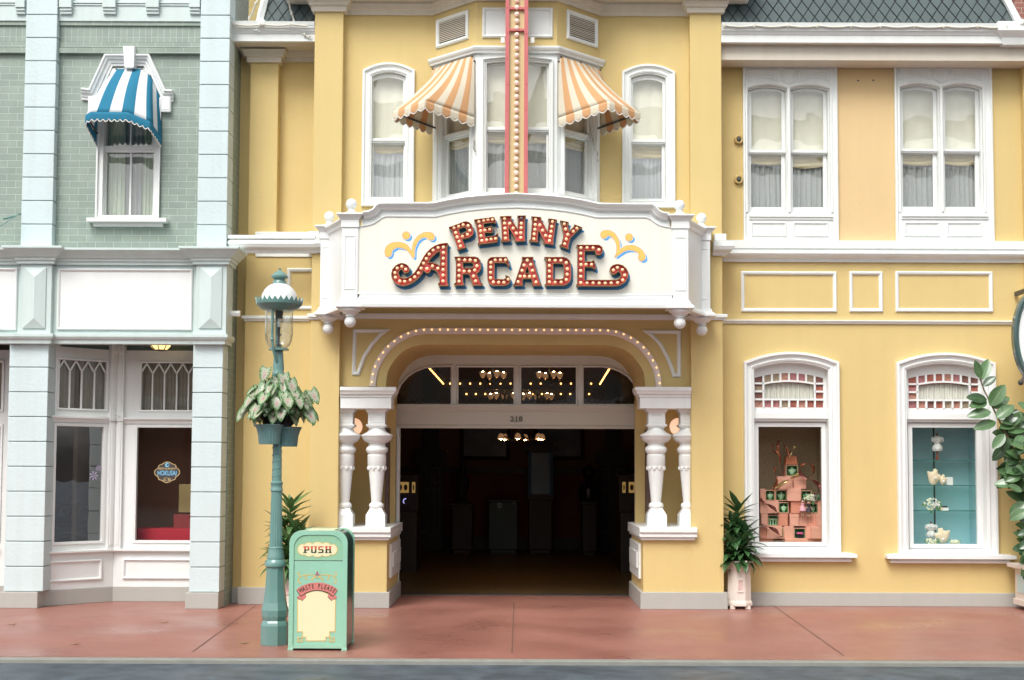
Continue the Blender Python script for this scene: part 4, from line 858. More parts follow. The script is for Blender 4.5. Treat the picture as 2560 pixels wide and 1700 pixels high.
# stained glass colours
STN = [mat('stained_glass', c, .25, .5, 30, c2=c2, coat=.5) for c, c2 in (((.20, .045, .03), (.40, .14, .10)), ((.11, .04, .03), (.25, .12, .10)), ((.26, .10, .05), (.5, .26, .2)), ((.22, .17, .10), (.36, .28, .2)), ((.2, .05, .06), (.45, .2, .2)))]
PLEATW = fabric('pleated_white', (.66, .66, .58), .1, .05, 5)
for k, d in enumerate(lowdef):
    a, b, c, e = d['op']; O = opening(a, b, c, e, .09); mb = MB(PR)
    mb.sweep(O, casing_prof(.112, .07), closed=True)
    I = opath(O, .016); mb.prism(O, -.02, .22, [I])
    ga, gb, gc, ge = rect(PR, d['g'][0], d['g'][2], d['g'][1], d['g'][3], .12)
    la, lb, lc, le = rect(PR, d['l'][0], d['l'][2], d['l'][1], d['l'][3], .12)
    zt = (gc+le)/2
    mb.prism(opening(I[0][0], I[1][0], zt+.02, e-.016, .085), .10, .15, [opening(ga, gb, gc, ge, .06)])
    mb.box(I[0][0], I[1][0], .03, .15, zt-.02, zt+.05); mb.box(I[0][0], I[1][0], .06, .15, zt-.05, zt-.02)
    mb.prism(opening(I[0][0]-.0, I[1][0]+.0, c+.016, zt-.05), .11, .16, [opening(la-.055, lb+.055, lc-.055, le+.055)])
    mb.prism(opening(la-.05, lb+.05, lc-.05, le+.05), .10, .15, [opening(la, lb, lc, le)])
    sa, sb, sc_, se = rect(PR, d['sill'][0], d['sill'][2], d['sill'][1], d['sill'][3], -.12)
    hwrap(PR, sa, sb, sc_, [(.01, 0), (-.07, .0), (-.08, .03), (-.06, .035), (-.09, .05), (-.13, .055), (-.13, .095), (-.09, .105), (.02, .115)], mb, .02)
    xk = lb+.08 if k == 0 else la-.08; mb.box(xk-.008, xk+.008, .095, .1, (lc+le)/2-.02+.06, (lc+le)/2+.02+.06, m=1)
    wo = build(mb, 'window', [WHT2, IRON], RB, .003)
    # transom grid: 8 x 4 cells with a wide arched centre
    cw_, chh = (gb-ga)/8, (ge-.03-gc)/4; mg = MB(PR); bar = .011
    def topz(x): xx = (x-(ga+gb)/2)/((gb-ga)/2); return ge-.06*xx*xx
    for i in range(1, 8):
        x = ga+cw_*i
        if i in (1, 7): mg.box(x-bar, x+bar, .085, .12, gc, topz(x)+.01)
        else:
            mg.box(x-bar, x+bar, .085, .12, gc, gc+chh); mg.box(x-bar, x+bar, .085, .12, topz(x)-chh, topz(x)+.01)
    mg.box(ga, gb, .083, .12, gc+chh-bar, gc+chh+bar)
    for j in (2, 3):
        for p, q in ((ga, ga+cw_), (gb-cw_, gb)): mg.box(p, q, .085, .12, gc+chh*j-bar*(1), gc+chh*j+bar)
    mg.sweep([(ga+cw_+(gb-ga-2*cw_)*t/12, topz(ga+cw_+(gb-ga-2*cw_)*t/12)-chh) for t in range(13)], [(bar, .12), (bar, .083), (-bar, .083), (-bar, .12)])
    build(mg, 'transom_grid', WHT2, wo)
    R = random.Random(5+k)
    ms = MB(PR)
    for i in range(8):
        for j in range(4):
            if 0 < i < 7 and 0 < j < 3: continue
            x0_, x1_ = ga+cw_*i, ga+cw_*(i+1); z0_, z1_ = gc+chh*j, gc+chh*(j+1)
            if j == 3: z0_, z1_ = topz((x0_+x1_)/2)-chh-.02, topz((x0_+x1_)/2)+.03
            ys_ = .115-.0006*j; q = [ms.P(x0_, ys_, z0_), ms.P(x1_, ys_, z0_), ms.P(x1_, ys_, z1_), ms.P(x0_, ys_, z1_)]; ms.face(q, m=R.choice([0, 0, 1, 2, 2, 3, 4]))
    build(ms, 'stained_glass', STN, wo, fixn=False)
    pleat(PR, ga+cw_, gb-cw_, gc+chh, ge, .14, PLEATW, wo, n=24, amp=.010, name='pleated_screen', seed=3+k)
    pane(PR, opening(la, lb, lc, le), .125, wo, GLSD)
    d['glass'] = (la, lb, lc, le)
# eave and mansard roof
eave(RB, xr1-.0, 11.0, YR, zwt, False, False, proj=.42)
zr0 = Z(2150, 66, .05); xh = X(2541, 66, .05)
mansard(RB, (xr1+.002, xh, zr0, xr1+.002, xh-.42, zr0+1.1), .02, .28, 8, .142, .218)
mb = MB(plane(-.02)); mb.box(xr1+.002, 11.0, -.02, .1, zr0-.085, zr0-.002); mb.tube([(xh+.03, -.02, zr0-.05), (xh-.39, .28, zr0+1.1)], .045, 6); mb.ball((xh+.02, -.03, zr0+.01), .05, 12, 8)
build(mb, 'roof_trim', WHT, RB)
mb = MB(plane(.1)); mb.box(xR0, 11.0, 0, .3, zr0-.4, zr0-.03); build(mb, 'parapet', SOF, RB)
# the frieze cornice that starts at the far right
mb = MB(PR); hwrap(PR, xRe+.05, 11.0, zwt-.02, [(0, -.04), (-.05, -.03), (-.06, .03), (-.16, .05), (-.18, .11), (-.42, .12), (-.44, .2), (-.5, .27), (-.5, .38), (.1, .38)], mb, -.02, right=False); 
build(mb, 'corner_cornice', WHT, RB)
# brick buildings peeping over the roofs
BK = thing('yellow_brick_building', 'yellow brick wall rising behind the mansard roof at upper left', 'building', (-3.6, 2.5, 0))
mb = MB(); xa, xb = X(600, 30, 2.5), X(660, 30, 2.5)+.6; mb.box(xa, xb, 2.5, 3.2, 5, 9.5); build(mb, 'brick_wall', YBRICK, BK)
mb = MB(); mb.box(X(632, 30, 2.4), xb, 2.4, 2.497, 5, 9.5); build(mb, 'brick_pier', YBRICK, BK)
BK = thing('red_brick_building', 'sliver of red brick wall beyond the slate roof at the upper right corner', 'building', (7.6, 3, 0))
mb = MB(); mb.box(7.2, 16, 3, 3.6, 0, 10.5); build(mb, 'brick_wall', RBRICK, BK)
mb = MB(); mb.box(7.2, 16, 2.94, 3.0, 10.2, 10.5); build(mb, 'coping', SOF, BK)
# light cables clipped along the two eaves
CAB = mat('cable', (.62, .60, .52), .5)
def cable(label, pts, clip=.4):
    P = [Vector(p) for p in pts]; out = []
    mb = MB(); L = 0
    for a, b in zip(P, P[1:]):
        n = max(2, int((b-a).length/.05))
        for i in range(n):
            q = a+(b-a)*(i/n); s = L+(b-a).length*i/n; q = q + Vector((0, 0, -.018*abs(math.sin(s/clip*PI)))); out.append(q)
        L += (b-a).length
    mb.tube(out, .011, 6); s = 0
    while s < L:
        f = s; i = int(len(out)*s/L); q = out[min(i, len(out)-1)]; mb.ball(q+Vector((0, -.01, -.005)), .018, 6, 4, sc=(.8, 1, 1.6)); s += clip
    o = build(mb, 'light_cable', CAB, smooth=True); tag(o, label, 'cable', 'light cables on the roof edges'); return o
ye = .5-.46-.075; zeg = zeL+.10+.165
cable('cream light cable sagging between clips along the short left gutter', [(X(585, 90, ye), ye, zeg+.03), (xl0-.03, ye, zeg+.03)], .35)
cable('cream light cable sagging between clips along the long right gutter', [(xr1+.03, YR-.42-.06, zwt+.10+.2), (X(2548, 85, -.06), YR-.42-.06, zwt+.10+.2)], .38)
cable('cream light cable running up the white hip of the left mansard', [(xh0-.12, .0, zeL+.38), (xh0-.04, -.03, zeL+.55), (xh0+.12, .08, zeL+1.0), (xh0+.3, .2, zeL+1.6)], .2)
cable('cream light cable dangling from the big soffit beside the left mansard', [(xl0-.33, -.1, zs+.1), (xl0-.30, .0, zs-.1), (xl0-.22, .05, zs-.35), (xl0-.08, .02, zs-.44), (xl0-.02, .0, zs-.4)], .15)
# ================================================================== oval sign at the right edge
OS = thing('oval_sign', 'dark green rimmed oval hanging sign cut off by the right edge', 'sign', (6, -.2, 3.5))
fo = plane(-.2); ocx, ocz = fo.px(2592, 841); orx, orz = (fo.px(2592, 841)[0]-fo.px(2532, 841)[0]), (fo.px(2592, 723)[1]-ocz)
def ell(sx, sz, n=48): return [(ocx+orx*sx*math.cos(2*PI*k/n), ocz+orz*sz*math.sin(2*PI*k/n)) for k in range(n)]
mb = MB(fo); mb.prism(ell(.9, .95), -.01, .03); build(mb, 'board', WHT2, OS)
mb = MB(fo); mb.sweep(ell(1, 1), [(0, .05), (-.0, -.03), (.02, -.05), (.045, -.045), (.05, -.01), (.05, .04)], closed=True); build(mb, 'rim', mat('dark_green_enamel', (.045, .09, .085), .2, coat=.6), OS, smooth=True)
mb = MB(fo); mb.sweep(ell(.79, .86), [(0, -.01), (0, -.016), (.008, -.016), (.008, -.01)], closed=True); build(mb, 'pinstripe', mat('green_line', (.10, .20, .16), .4), OS)
mb = MB(fo); x, z = fo.px(2552, 956); mb.ball((x, .0, z), .035, 12, 8); mb.tube([(x, 0, z), (x+.06, 0, z+.12)], .015, 6); mb.box(ocx-.02, ocx+.02, .0, .6, ocz+orz, ocz+orz+.05); build(mb, 'bracket', IRON, OS)
# ================================================================== MINT GREEN BUILDING ON THE LEFT
TB = thing('mint_building', 'pale mint and green brick shop building with quoined pilasters at the left edge', 'building', (-5.5, .2, 0))
YQ, YK = -.15, -.045; PQ = plane(YQ); PK = plane(YK)
def zz(v, Y=YQ, u=315): return Z(u, v, Y)
MINTJ = mat('mint_joint', (.24, .31, .29), .7)
xq = [(X(59, 300, YQ), X(137, 300, YQ)), (X(497, 300, YQ), X(571, 300, YQ))]
xlq = [(X(17, 1150, YQ), X(115, 1150, YQ)), (X(478, 1150, YQ), X(553, 1150, YQ))]
def quoins(x0, x1, ztop_, zbot_, n, yb, first=None):
    mb = MB(); h = (ztop_-zbot_)/n; mb.box(x0+.012, x1-.012, YQ+.012, yb, zbot_, ztop_, m=1)
    for i in range(n): mb.box(x0, x1, YQ, yb, zbot_+i*h+.005, zbot_+(i+1)*h-.005, m=0)
    return build(mb, 'quoin_pilaster', [MINTB, MINTJ], TB, .006)
z620, z_20 = zz(620), zz(-20)
hb = (zz(38, u=535)-zz(562, u=535))/9
zq0 = zz(562, u=535) - hb
for k, (a, b) in enumerate(xq): quoins(a, b, zq0+hb*12, zq0, 12, .13 if k else .05)
zl0_, zl1_ = zz(1481, u=500), zz(858, u=500)
for k, (a, b) in enumerate(xlq): quoins(a, b, zl1_, zl0_, 10, .13)
for a, b in xlq: mb = MB(); mb.box(a-.035, b+.0 if a > -5 else b-.05, YQ-.03, .3, 0, zl0_); build(mb, 'plinth', GREYP, TB, .006)
# brick upper wall, with a window opening
uw = rect(PK, 240, 226, 398, 548); uw = (rect(PK, 243, 300, 402, 540)[0], rect(PK, 243, 300, 402, 540)[1], Z(320, 545, YK), Z(320, 172, YK))
WO = [(uw[0], uw[2]), (uw[1], uw[2]), (uw[1], Z(400, 236, YK)), (X(378, 172, YK), uw[3]), (X(283, 172, YK), uw[3]), (uw[0], Z(240, 232, YK))]
xLT, xRT = -9.0, xq[1][1]-.004
mb = MB(PK); mb.prism([(xLT, z620-.3), (xRT-.31, z620-.3), (xRT-.31, z_20+.5), (xLT, z_20+.5)], 0, .4, [WO]); build(mb, 'brick_wall', GRN, TB, fixn=True)
mb = MB(); mb.box(xRT-.3, xRT, .131, .9, 0, z_20+.5); build(mb, 'side_wall', GRN, TB)
def strip(name, m, v0, v1, y, yb=.0, bev=.004):
    mb = MB()
    for a, b in ((xLT, xq[0][0]), (xq[0][1], xq[1][0])): mb.box(a+.001, b-.001, y, yb, zz(v1, y), zz(v0, y))
    return build(mb, name, m, TB, bev)
strip('frieze', MINT, -40, 53, YK-.05); strip('soldier_course', GRNV, 64, 106, YK-.012); strip('brick_ledge', GRN, 54, 64, YK-.035); strip('brick_ledge', GRN, 106, 119, YK-.03); strip('brick_ledge', GRN, 119.5, 133, YK-.055)
mb = MB()
for v0, v1, d in ((1, 5, .02), (7, 10, .012)):
    for a, b in ((xLT, xq[0][0]), (xq[0][1], xq[1][0])): mb.box(a+.001, b-.001, YK-.05-d, YK, zz(v1), zz(v0))
build(mb, 'fascia_line', MINT, TB)
for u0, u1 in ((38, 62), (148, 179), (256, 289), (364, 397), (473, 500)):
    mb = MB(PK); a, b, c, e = rect(PK, u0, -20, u1, 35, -.1); mb.box(a, b, -.11, 0, c+.08, e); mb.box(a+.003, b-.003, -.095, 0, c+.045, c+.079); mb.box(a+.003, b-.003, -.08, 0, c+.01, c+.044); build(mb, 'bracket', MINT, TB, .004)
# hooded upper window
hood = [(209, 225), (228, 227), (267, 141), (378, 141), (418, 229), (436, 230)]
HP = [PK.px(u, v) for u, v in hood]
mb = MB(PK); mb.sweep(HP, [(.0, .0), (.0, -.10), (-.02, -.10), (-.03, -.08), (-.05, -.075), (-.06, -.05), (-.09, -.045), (-.10, -.03), (-.125, -.03), (-.125, 0)])
for a, b in ((220, 243), (403, 426)): mb.pbox(a, 240, b, 279, -.06, .0); mb.pbox(a+3, 243, b-3, 274, -.065, -.05)
build(mb, 'window_hood', WHT2, TB, .002)
mb = MB(PK); k0 = [PK.px(u, v, -.1) for u, v in ((309, 117), (338, 117), (336, 171), (313, 171))]; mb.prism(k0, -.13, 0); build(mb, 'keystone', WHT2, TB, .004)
up = rect(PK, 265, 292, 381, 365, .06); lo = rect(PK, 265, 377, 381, 539, .06)
wop = (uw[0], uw[1], uw[2], uw[3]); mb = MB(PK)
mb.prism([(uw[0]-.0, uw[2]), (uw[1], uw[2]), (uw[1], WO[2][1]), WO[3], WO[4], (uw[0], WO[5][1])], -.02, .15, [opening(uw[0]+.075, uw[1]-.075, uw[2]+.03, WO[2][1]-.04)])
mb.box(uw[0]-.0, uw[0]+.02, -.05, .0, uw[2], WO[5][1]-.05); mb.box(uw[1]-.02, uw[1], -.05, .0, uw[2], WO[2][1]-.05)
mb.prism(opening(uw[0]+.075, uw[1]-.075, lo[3]-.02, WO[2][1]-.04), .05, .08, [opening(up[0], up[1], up[2], WO[2][1]-.10)])
mb.box(uw[0]+.06, uw[1]-.06, .03, .05, lo[3]+.005, up[2]-.005)
mb.prism(opening(uw[0]+.075, uw[1]-.075, uw[2]+.03, lo[3]+.03), .082, .11, [opening(*lo)])
xm = (lo[0]+lo[1])/2+.01; mb.box(xm-.011, xm+.011, .075, .10, lo[2], lo[3]); mb.box(xm-.009, xm+.009, .045, .07, up[2], WO[2][1]-.09)
sa, sb, sc_, se = rect(PK, 217, 547, 416, 564, -.1); mb.box(sa, sb, -.12, .03, sc_+.045, se+.01); mb.box(sa+.06, sb-.06, -.06, .03, sc_, sc_+.045)
WU = build(mb, 'window', WHT2, TB, .003)
pane(PK, opening(up[0], up[1], up[2], WO[2][1]-.10), .06, WU); pane(PK, opening(*lo), .095, WU)
pleat(PK, lo[0]+.1, lo[1]-.1, lo[2]-.02, up[3]+.3, .19, SHEER, WU, n=7, amp=.014, seed=31)
for a, b, sg in ((lo[0]-.01, lo[0]+.20, 1), (lo[1]-.14, lo[1]+.01, -1)):
    mb = MB(PK); mb.grid(lambda s, t, a=a, b=b, sg=sg: ((a+(b-a)*s) if sg > 0 else b-(b-a)*s, .15+.018*math.sin(s*22+.6*t)+.006*math.sin(s*47), lo[2]-.01+(up[3]+.25-lo[2])*t + (.0)), 36, 8); build(mb, 'drape', CURT, WU, smooth='all', fixn=False)
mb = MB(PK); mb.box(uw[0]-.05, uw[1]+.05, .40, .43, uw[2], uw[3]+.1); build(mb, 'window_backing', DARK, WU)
# main cornice, frieze blocks and lower cornice
cz = zz(650); c1 = zz(617)
cprof = lambda H: [(0, 0), (-.035, 0), (-.035, H*.18), (-.055, H*.22), (-.055, H*.36), (-.08, H*.42), (-.10, H*.55), (-.15, H*.8), (-.17, H*.86), (-.17, H), (.05, H+.01)]
xbl = [(X(50, 750, -.2), X(128, 750, -.2)), (X(489, 750, -.2), X(566, 750, -.2))]
ztc, zbc = zz(617, -.3), zz(661, -.2)
YFZ = -.13; PF = plane(YFZ)
segs = ((xLT, xbl[0][0]), (xbl[0][1], xbl[1][0]))
mb = MB()
for a, b in segs: mb.box(a, b, YFZ, .1, zz(858, YFZ), zbc+.02)
mb.box(xbl[1][0], xRT, YFZ, .13, zz(858, YFZ), ztc-.05); build(mb, 'frieze', MINT, TB)
mb = MB(PF)
for a, b in segs: hmold(PF, a, b, zbc, cprof(ztc-zbc-.01), mb)
build(mb, 'cornice', MINT, TB)
P2 = plane(-.2)
for k, (a, b) in enumerate(xbl):
    mb = MB(P2); mb.box(a, b, 0, .33, zz(860, -.2), ztc-.02); hwrap(P2, a, b, zbc, cprof(ztc-zbc), mb, .33); build(mb, 'frieze_block', MINT, TB, .003)
    u0, u1 = ((59, 115), (499, 555))[k]; c = rect(P2, u0, 669, u1, 821); mb = MB(P2); mx, d = (c[0]+c[1])/2+.012, -.055
    pts = [(c[0], -.015, c[2]), (c[1], -.015, c[2]), (c[1], -.015, c[3]), (c[0], -.015, c[3])]; i = [mb.P(*p) for p in pts]; j = [mb.P(p[0], 0, p[2]) for p in pts]
    e = [mb.P(mx, d, c[2]+.115), mb.P(mx, d, c[3]-.115)]
    mb.face([i[0], i[1], e[0]]); mb.face([i[1], i[2], e[1], e[0]]); mb.face([i[2], i[3], e[1]]); mb.face([i[3], i[0], e[0], e[1]])
    for q in range(4): mb.face([i[q], j[q], j[(q+1) % 4], i[(q+1) % 4]])
    build(mb, 'pyramid_panel', MINT, TB)
for c in ((147, 675, 479, 823), (-190, 673, 41, 823)):
    x0, x1, z0, z1 = rect(PF, *c); mb = MB(PF); mb.prism([(x0, z0), (x1, z0), (x1, z1), (x0, z1)], -.006, 0); mb.sweep([(x0, z0), (x1, z0), (x1, z1), (x0, z1)], [(-.012, 0), (-.012, -.022), (0, -.03), (.012, -.022), (.022, -.006)], closed=True); build(mb, 'white_panel', WHT2, TB)
zl1c, zl0c = zz(836, -.2), zz(860, -.2)
lp_ = [(0, 0), (-.02, 0), (-.025, .04), (-.045, .055), (-.06, .08), (-.06, (zl1c-zl0c)), (.02, zl1c-zl0c)]
mb = MB(PF)
for a, b in segs: hmold(PF, a, b, zz(860, YFZ), lp_, mb)
build(mb, 'lower_cornice', MINT, TB)
for a, b in ((xlq[0][0]+.02, xbl[0][1]-.01), (xbl[1][0], xRT+.0)):
    mb = MB(P2); hwrap(P2, a-.0, b+.0, zl0c, lp_, mb, .33); build(mb, 'lower_cornice', MINT, TB)
# porch ceiling and recessed shopfront
YB_ = .63; PB = plane(YB_)
A0, A1 = Vector((-5.64, -.03)), Vector((-4.925, YB_)); FA = Frame(A0, A1-A0); LA = (A1-A0).length
zcl = zz(858, YFZ)+.12
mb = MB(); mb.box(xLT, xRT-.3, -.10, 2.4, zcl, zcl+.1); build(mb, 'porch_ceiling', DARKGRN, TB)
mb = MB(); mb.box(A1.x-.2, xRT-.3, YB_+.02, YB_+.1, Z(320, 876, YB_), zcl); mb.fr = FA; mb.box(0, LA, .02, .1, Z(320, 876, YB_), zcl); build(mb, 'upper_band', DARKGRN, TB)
def pxr(fr, u0, v0, u1, v1, y=0):
    x0, x1 = fr.px(u0, (v0+v1)/2, y)[0], fr.px(u1, (v0+v1)/2, y)[0]; um = (u0+u1)/2
    return (x0, x1, fr.px(um, v1, y)[1], fr.px(um, v0, y)[1])
tA = pxr(FA, 148, 899, 265, 1026); lA = pxr(FA, 138, 1067, 256, 1352)
tB = pxr(PB, 354, 908, 520, 1025); lB = pxr(PB, 341, 1069, 520, 1351)
zst = Z(320, 876, YB_); zsl = Z(320, 1372, YB_); zbs = Z(320, 1466, YB_)
SHOPC = mat('curtain_brown', (.30, .27, .22), .9, .15, 20)
SF = MB()
for fr, t, l, x0, x1, nm, verts in ((FA, tA, lA, 0, LA, 'a', (174, 204, 236)), (PB, tB, lB, A1.x, xRT-.35, 'b', (381, 411, 441.6, 471, 501))):
    tz = (tB[2]+.0, tB[3]); lz = (lB[2], lB[3]); t = (t[0], t[1], *tz); l = (l[0], l[1], *lz)
    mb = MB(fr); zr = (tz[0]+lz[1])/2
    mb.prism(opening(x0, x1, zsl, zst), 0, .05, [opening(*t), opening(*l)])
    ea, eb = (.10, LA-.10) if nm == 'a' else (A1.x+.10, x1)
    hmold(fr, ea, eb, zr-.03, [(0, -.03), (-.02, -.03), (-.03, .0), (-.06, .02), (-.06, .045), (0, .05)], mb)
    mb.sweep(opening(*l), [(0, 0), (.0, -.012), (-.03, -.016), (-.034, 0)], closed=True); mb.sweep(opening(*t), [(0, 0), (.0, -.012), (-.02, -.016), (-.024, 0)], closed=True)
    # stall board under the sill
    mb.box(x0, x1, .0, .06, zbs, zsl); hmold(fr, x0, x1, zsl-.03, [(0, 0), (-.05, 0), (-.06, .01), (-.06, .03), (0, .035)], mb)
    pa, pb = (.13, LA-.15) if nm == 'a' else (A1.x+.12, x1+.0)
    pz0, pz1 = Z(320, 1447, YB_), Z(320, 1396, YB_)
    mb.sweep(opening(pa, pb, pz0, pz1), [(0, 0), (0, -.02), (.014, -.026), (.026, -.016), (.034, 0)], closed=True)
    wo = build(mb, 'shop_window', WHT2, TB, .003)
    mg = MB(fr); xs = [fr.px(u, 970)[0] for u in verts]; stp = xs[1]-xs[0]; zm = tz[1]-.13
    for x in xs:
        mg.box(x-.008, x+.008, -.005, .02, tz[0], zm)
    x = xs[0]-stp
    while x < t[1]+stp:
        for (p, q) in (((x, zm), (x+stp/2, tz[1]-.005)), ((x+stp/2, tz[1]-.005), (x+stp, zm))):
            if p[0] < t[0]-.01: p = (t[0], p[1]+(q[1]-p[1])*(t[0]-p[0])/(q[0]-p[0])) if q[0] > t[0] else None
            if p and q[0] > t[1]+.01: q = (t[1], p[1]+(q[1]-p[1])*(t[1]-p[0])/(q[0]-p[0])) if p[0] < t[1] else None
            if p and q:
                d = Vector((q[0]-p[0], q[1]-p[1])).normalized(); n = Vector((-d.y, d.x))*.008
                mg.prism([(p[0]-n.x, p[1]-n.y), (q[0]-n.x, q[1]-n.y), (q[0]+n.x, q[1]+n.y), (p[0]+n.x, p[1]+n.y)], -.006, .018)
        x += stp
    build(mg, 'lancet_bars', WHT2, wo)
    pane(fr, opening(*t), .03, wo, GLSC); pane(fr, opening(*l), .03, wo, GLSD if nm == 'b' else glass('side_glass', (.9, .92, .9), 1.5, .22))
    pleat(fr, t[0]-.02, t[1]+.02, tz[0]-.02, tz[1]+.03, .09, SHOPC, wo, n=16, amp=.012, seed=41 if nm == 'a' else 42)
    mb = MB(fr); mb.box(x0-(.03 if nm == 'a' else 0), x1, -.02, .06, 0, zbs); build(mb, 'plinth', GREYP, TB, .005)
def post(fr, x, wdt=.085):
    mb = MB(fr); mb.box(x-wdt/2, x+wdt/2, -.05, .02, zsl, zst); mb.box(x-wdt*.25, x+wdt*.25, -.058, -.04, zsl+.05, zst-.05)
    for v in (868+8, 1042): z = Z(320, v, YB_); mb.box(x-wdt*.62, x+wdt*.62, -.075, .02, z-.055, z+.055); build_ros.append((fr, x, z))
    for v in (876, 1042):
        z = Z(320, v, YB_); c = [(x+.027*math.cos(2*PI*k/16), -.078, z+.027*math.sin(2*PI*k/16)) for k in range(17)]; mb.tube(c, .006, 6); mb.ball((x, -.075, z), .013, 8, 6)
    build(mb, 'mullion_post', WHT2, TB, .003)
build_ros = []
post(FA, .05); post(FA, LA-.06); post(PB, A1.x+.055)
mb = MB(PB); gz = [(a, b) for a, b in ((tB[2], tB[3]), (lB[2], lB[3]))]; xg = [(-8.5, -7.45), (-7.3, -6.35)]
mb.prism(opening(xLT, -6.15, zbs, zst), 0, .05, [opening(a, b, c, d) for a, b in xg for c, d in gz])
for a, b in xg:
    for c, d in gz: mb.sweep(opening(a, b, c, d), [(0, 0), (.0, -.012), (-.03, -.016), (-.034, 0)], closed=True)
    mb.box(a-.02, b+.02, -.05, 0, zsl-.03, zsl+.005)
    for k in range(1, 5): x = a+(b-a)*k/5; mb.box(x-.008, x+.008, -.005, .02, gz[0][0], gz[0][1])
_w = build(mb, 'shop_window', WHT2, TB, .003)
for a, b in xg:
    for c, d in gz: pane(PB, opening(a, b, c, d), .03, _w, GLSD)
    pleat(PB, a-.02, b+.02, gz[0][0]-.02, gz[0][1]+.02, .09, SHOPC, _w, n=16, amp=.012, seed=44)
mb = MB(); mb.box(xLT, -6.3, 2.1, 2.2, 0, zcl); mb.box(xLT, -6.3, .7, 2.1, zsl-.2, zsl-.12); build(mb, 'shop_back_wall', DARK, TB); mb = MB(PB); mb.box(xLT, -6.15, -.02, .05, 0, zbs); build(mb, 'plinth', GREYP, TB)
# shop interior
MAR = mat('maroon_wall', (.085, .03, .03), .8, .3, 2, c2=(.14, .04, .045))
mb = MB(); mb.box(-6.6, xRT-.3, 2.1, 2.2, 0, zcl); build(mb, 'shop_back_wall', MAR, TB)
mb = MB(); mb.box(-6.3, -6.22, .72, 2.1, 0, zcl); mb.box(-5.35, -5.3, .35, 2.1, 0, zst); build(mb, 'shop_side_wall', mat('brown_wall', (.09, .06, .04), .7), TB)
mb = MB(); mb.box(-6.6, xRT-.3, .7, 2.1, zsl-.2, zsl-.12); build(mb, 'shop_deck', DARK, TB)
RED = mat('red_felt', (.42, .012, .03), .9, .08, 20)
def ybox(name, label, cat, m, u0, v0, u1, v1, Y, d, bev=.004, group=None):
    fr = plane(Y); x0, x1, z0, z1 = rect(fr, u0, v0, u1, v1); mb = MB(fr); mb.box(x0, x1, 0, d, z0, z1); o = build(mb, name, m, None, bev); return tag(o, label, cat, group)
ybox('display_step', 'low bright red felt step inside the dark left shop window', 'display step', RED, 330, 1322, 520, 1362, .85, .5)
ybox('red_box', 'dark red box on the red step in the left shop window', 'box', mat('dark_red', (.22, .02, .02), .5), 434, 1286, 520, 1322, .95, .3)
ybox('gold_box', 'dull gold box standing on the dark red box in the left shop window', 'box', mat('dull_gold', (.34, .25, .10), .5), 447, 1211, 520, 1281, .98, .25)
mb = MB(plane(2.05)); mb.box(-5.2, -3.9, 0, .02, .9, 2.7)
FANR = mat('fan_red', (.16, .035, .035), .8)
c = plane(2.02).px(455, 1290)
for k in range(15):
    a = math.radians(95+k*6); r0, r1 = .5, 1.5; a2 = a+.05
    mb.prism([(c[0]+r0*math.cos(a), c[1]+r0*math.sin(a)), (c[0]+r1*math.cos(a), c[1]+r1*math.sin(a)), (c[0]+r1*math.cos(a2), c[1]+r1*math.sin(a2)), (c[0]+r0*math.cos(a2), c[1]+r0*math.sin(a2))], -.01, .0, m=1)
o = build(mb, 'wall_poster', [MAR, FANR]); tag(o, 'dark maroon poster with fan rays inside the left shop window', 'poster')
# restaurant decal on the glass
dcx, dcz = PB.px(418, 1181, .02); DC = thing('window_decal', 'small lobed RESTAURANT HOKUSAI decal in gold and blue on the dark shop glass', 'decal', (dcx, YB_, dcz))
GLD = mat('gold_vinyl', (.55, .40, .18), .5); SKB = mat('sky_blue_vinyl', (.20, .50, .72), .5); DKV = mat('dark_vinyl', (.06, .05, .05), .5)
pp = [(940, 275), (1060, 285), (1180, 370), (1340, 415), (1385, 470), (1400, 570), (1500, 630), (1560, 720), (1570, 810), (1530, 920), (1450, 1000), (1375, 1030), (1370, 1120), (1310, 1175), (1180, 1205), (1060, 1290), (920, 1325)]
pl = [(790, 1290), (670, 1205), (530, 1170), (485, 1090), (480, 1010), (390, 980), (320, 890), (305, 800), (340, 690), (430, 610), (505, 575), (510, 480), (560, 425), (700, 385), (820, 295)]
q = ccw([PB.px(370+a/19.6, 1140+b/19.6, .02) for a, b in pp+pl]); fD = PB; sx_ = 1/19.6*.00494
mb = MB(fD); mb.prism(q, .0215, .0225); build(mb, 'ground', DKV, DC)
mb = MB(fD); mb.sweep(q, [(0, .0215), (0, .018), (.009, .018), (.009, .0215)], closed=True); build(mb, 'gold_outline', GLD, DC)
def dp(a, b): return PB.px(370+a/19.6, 1140+b/19.6, .02)
x, z = dp(940, 440); mb = MB(fD); mb.prism([(x+.028*math.cos(2*PI*k/20), z+.028*math.sin(2*PI*k/20)) for k in range(20)], .019, .0212); build(mb, 'wave_roundel', SKB, DC)
mb = MB(fD); mb.prism([(x-.004, z+.008), (x+.012, z+.012), (x+.03, z-.002), (x+.012, z-.008), (x-.002, z-.012)], .0175, .0186); build(mb, 'roundel_notch', DKV, DC)
x, z = dp(940, 622); mb = MB(fD); put_text(mb, 'RESTAURANT', x, .020, z, .033, .001, 1.05, offset=.0008); build(mb, 'lettering', GLD, DC)
x, z = dp(935, 845); mb = MB(fD); put_text(mb, 'HOKUSAI', x, .020, z, .082, .001, .68, offset=.002); build(mb, 'lettering', SKB, DC)
x, z = dp(925, 1170); mb = MB(fD); put_text(mb, '\u5317 \u658e', x, .020, z-.0, .040, .001, 1.1, offset=.0006); build(mb, 'lettering', GLD, DC)
x, z = dp(915, 1065); mb = MB(fD); [mb.box(x-.025+.013*k, x-.017+.013*k, .019, .021, z-.003, z+.003) for k in range(4)]; build(mb, 'small_line', GLD, DC)
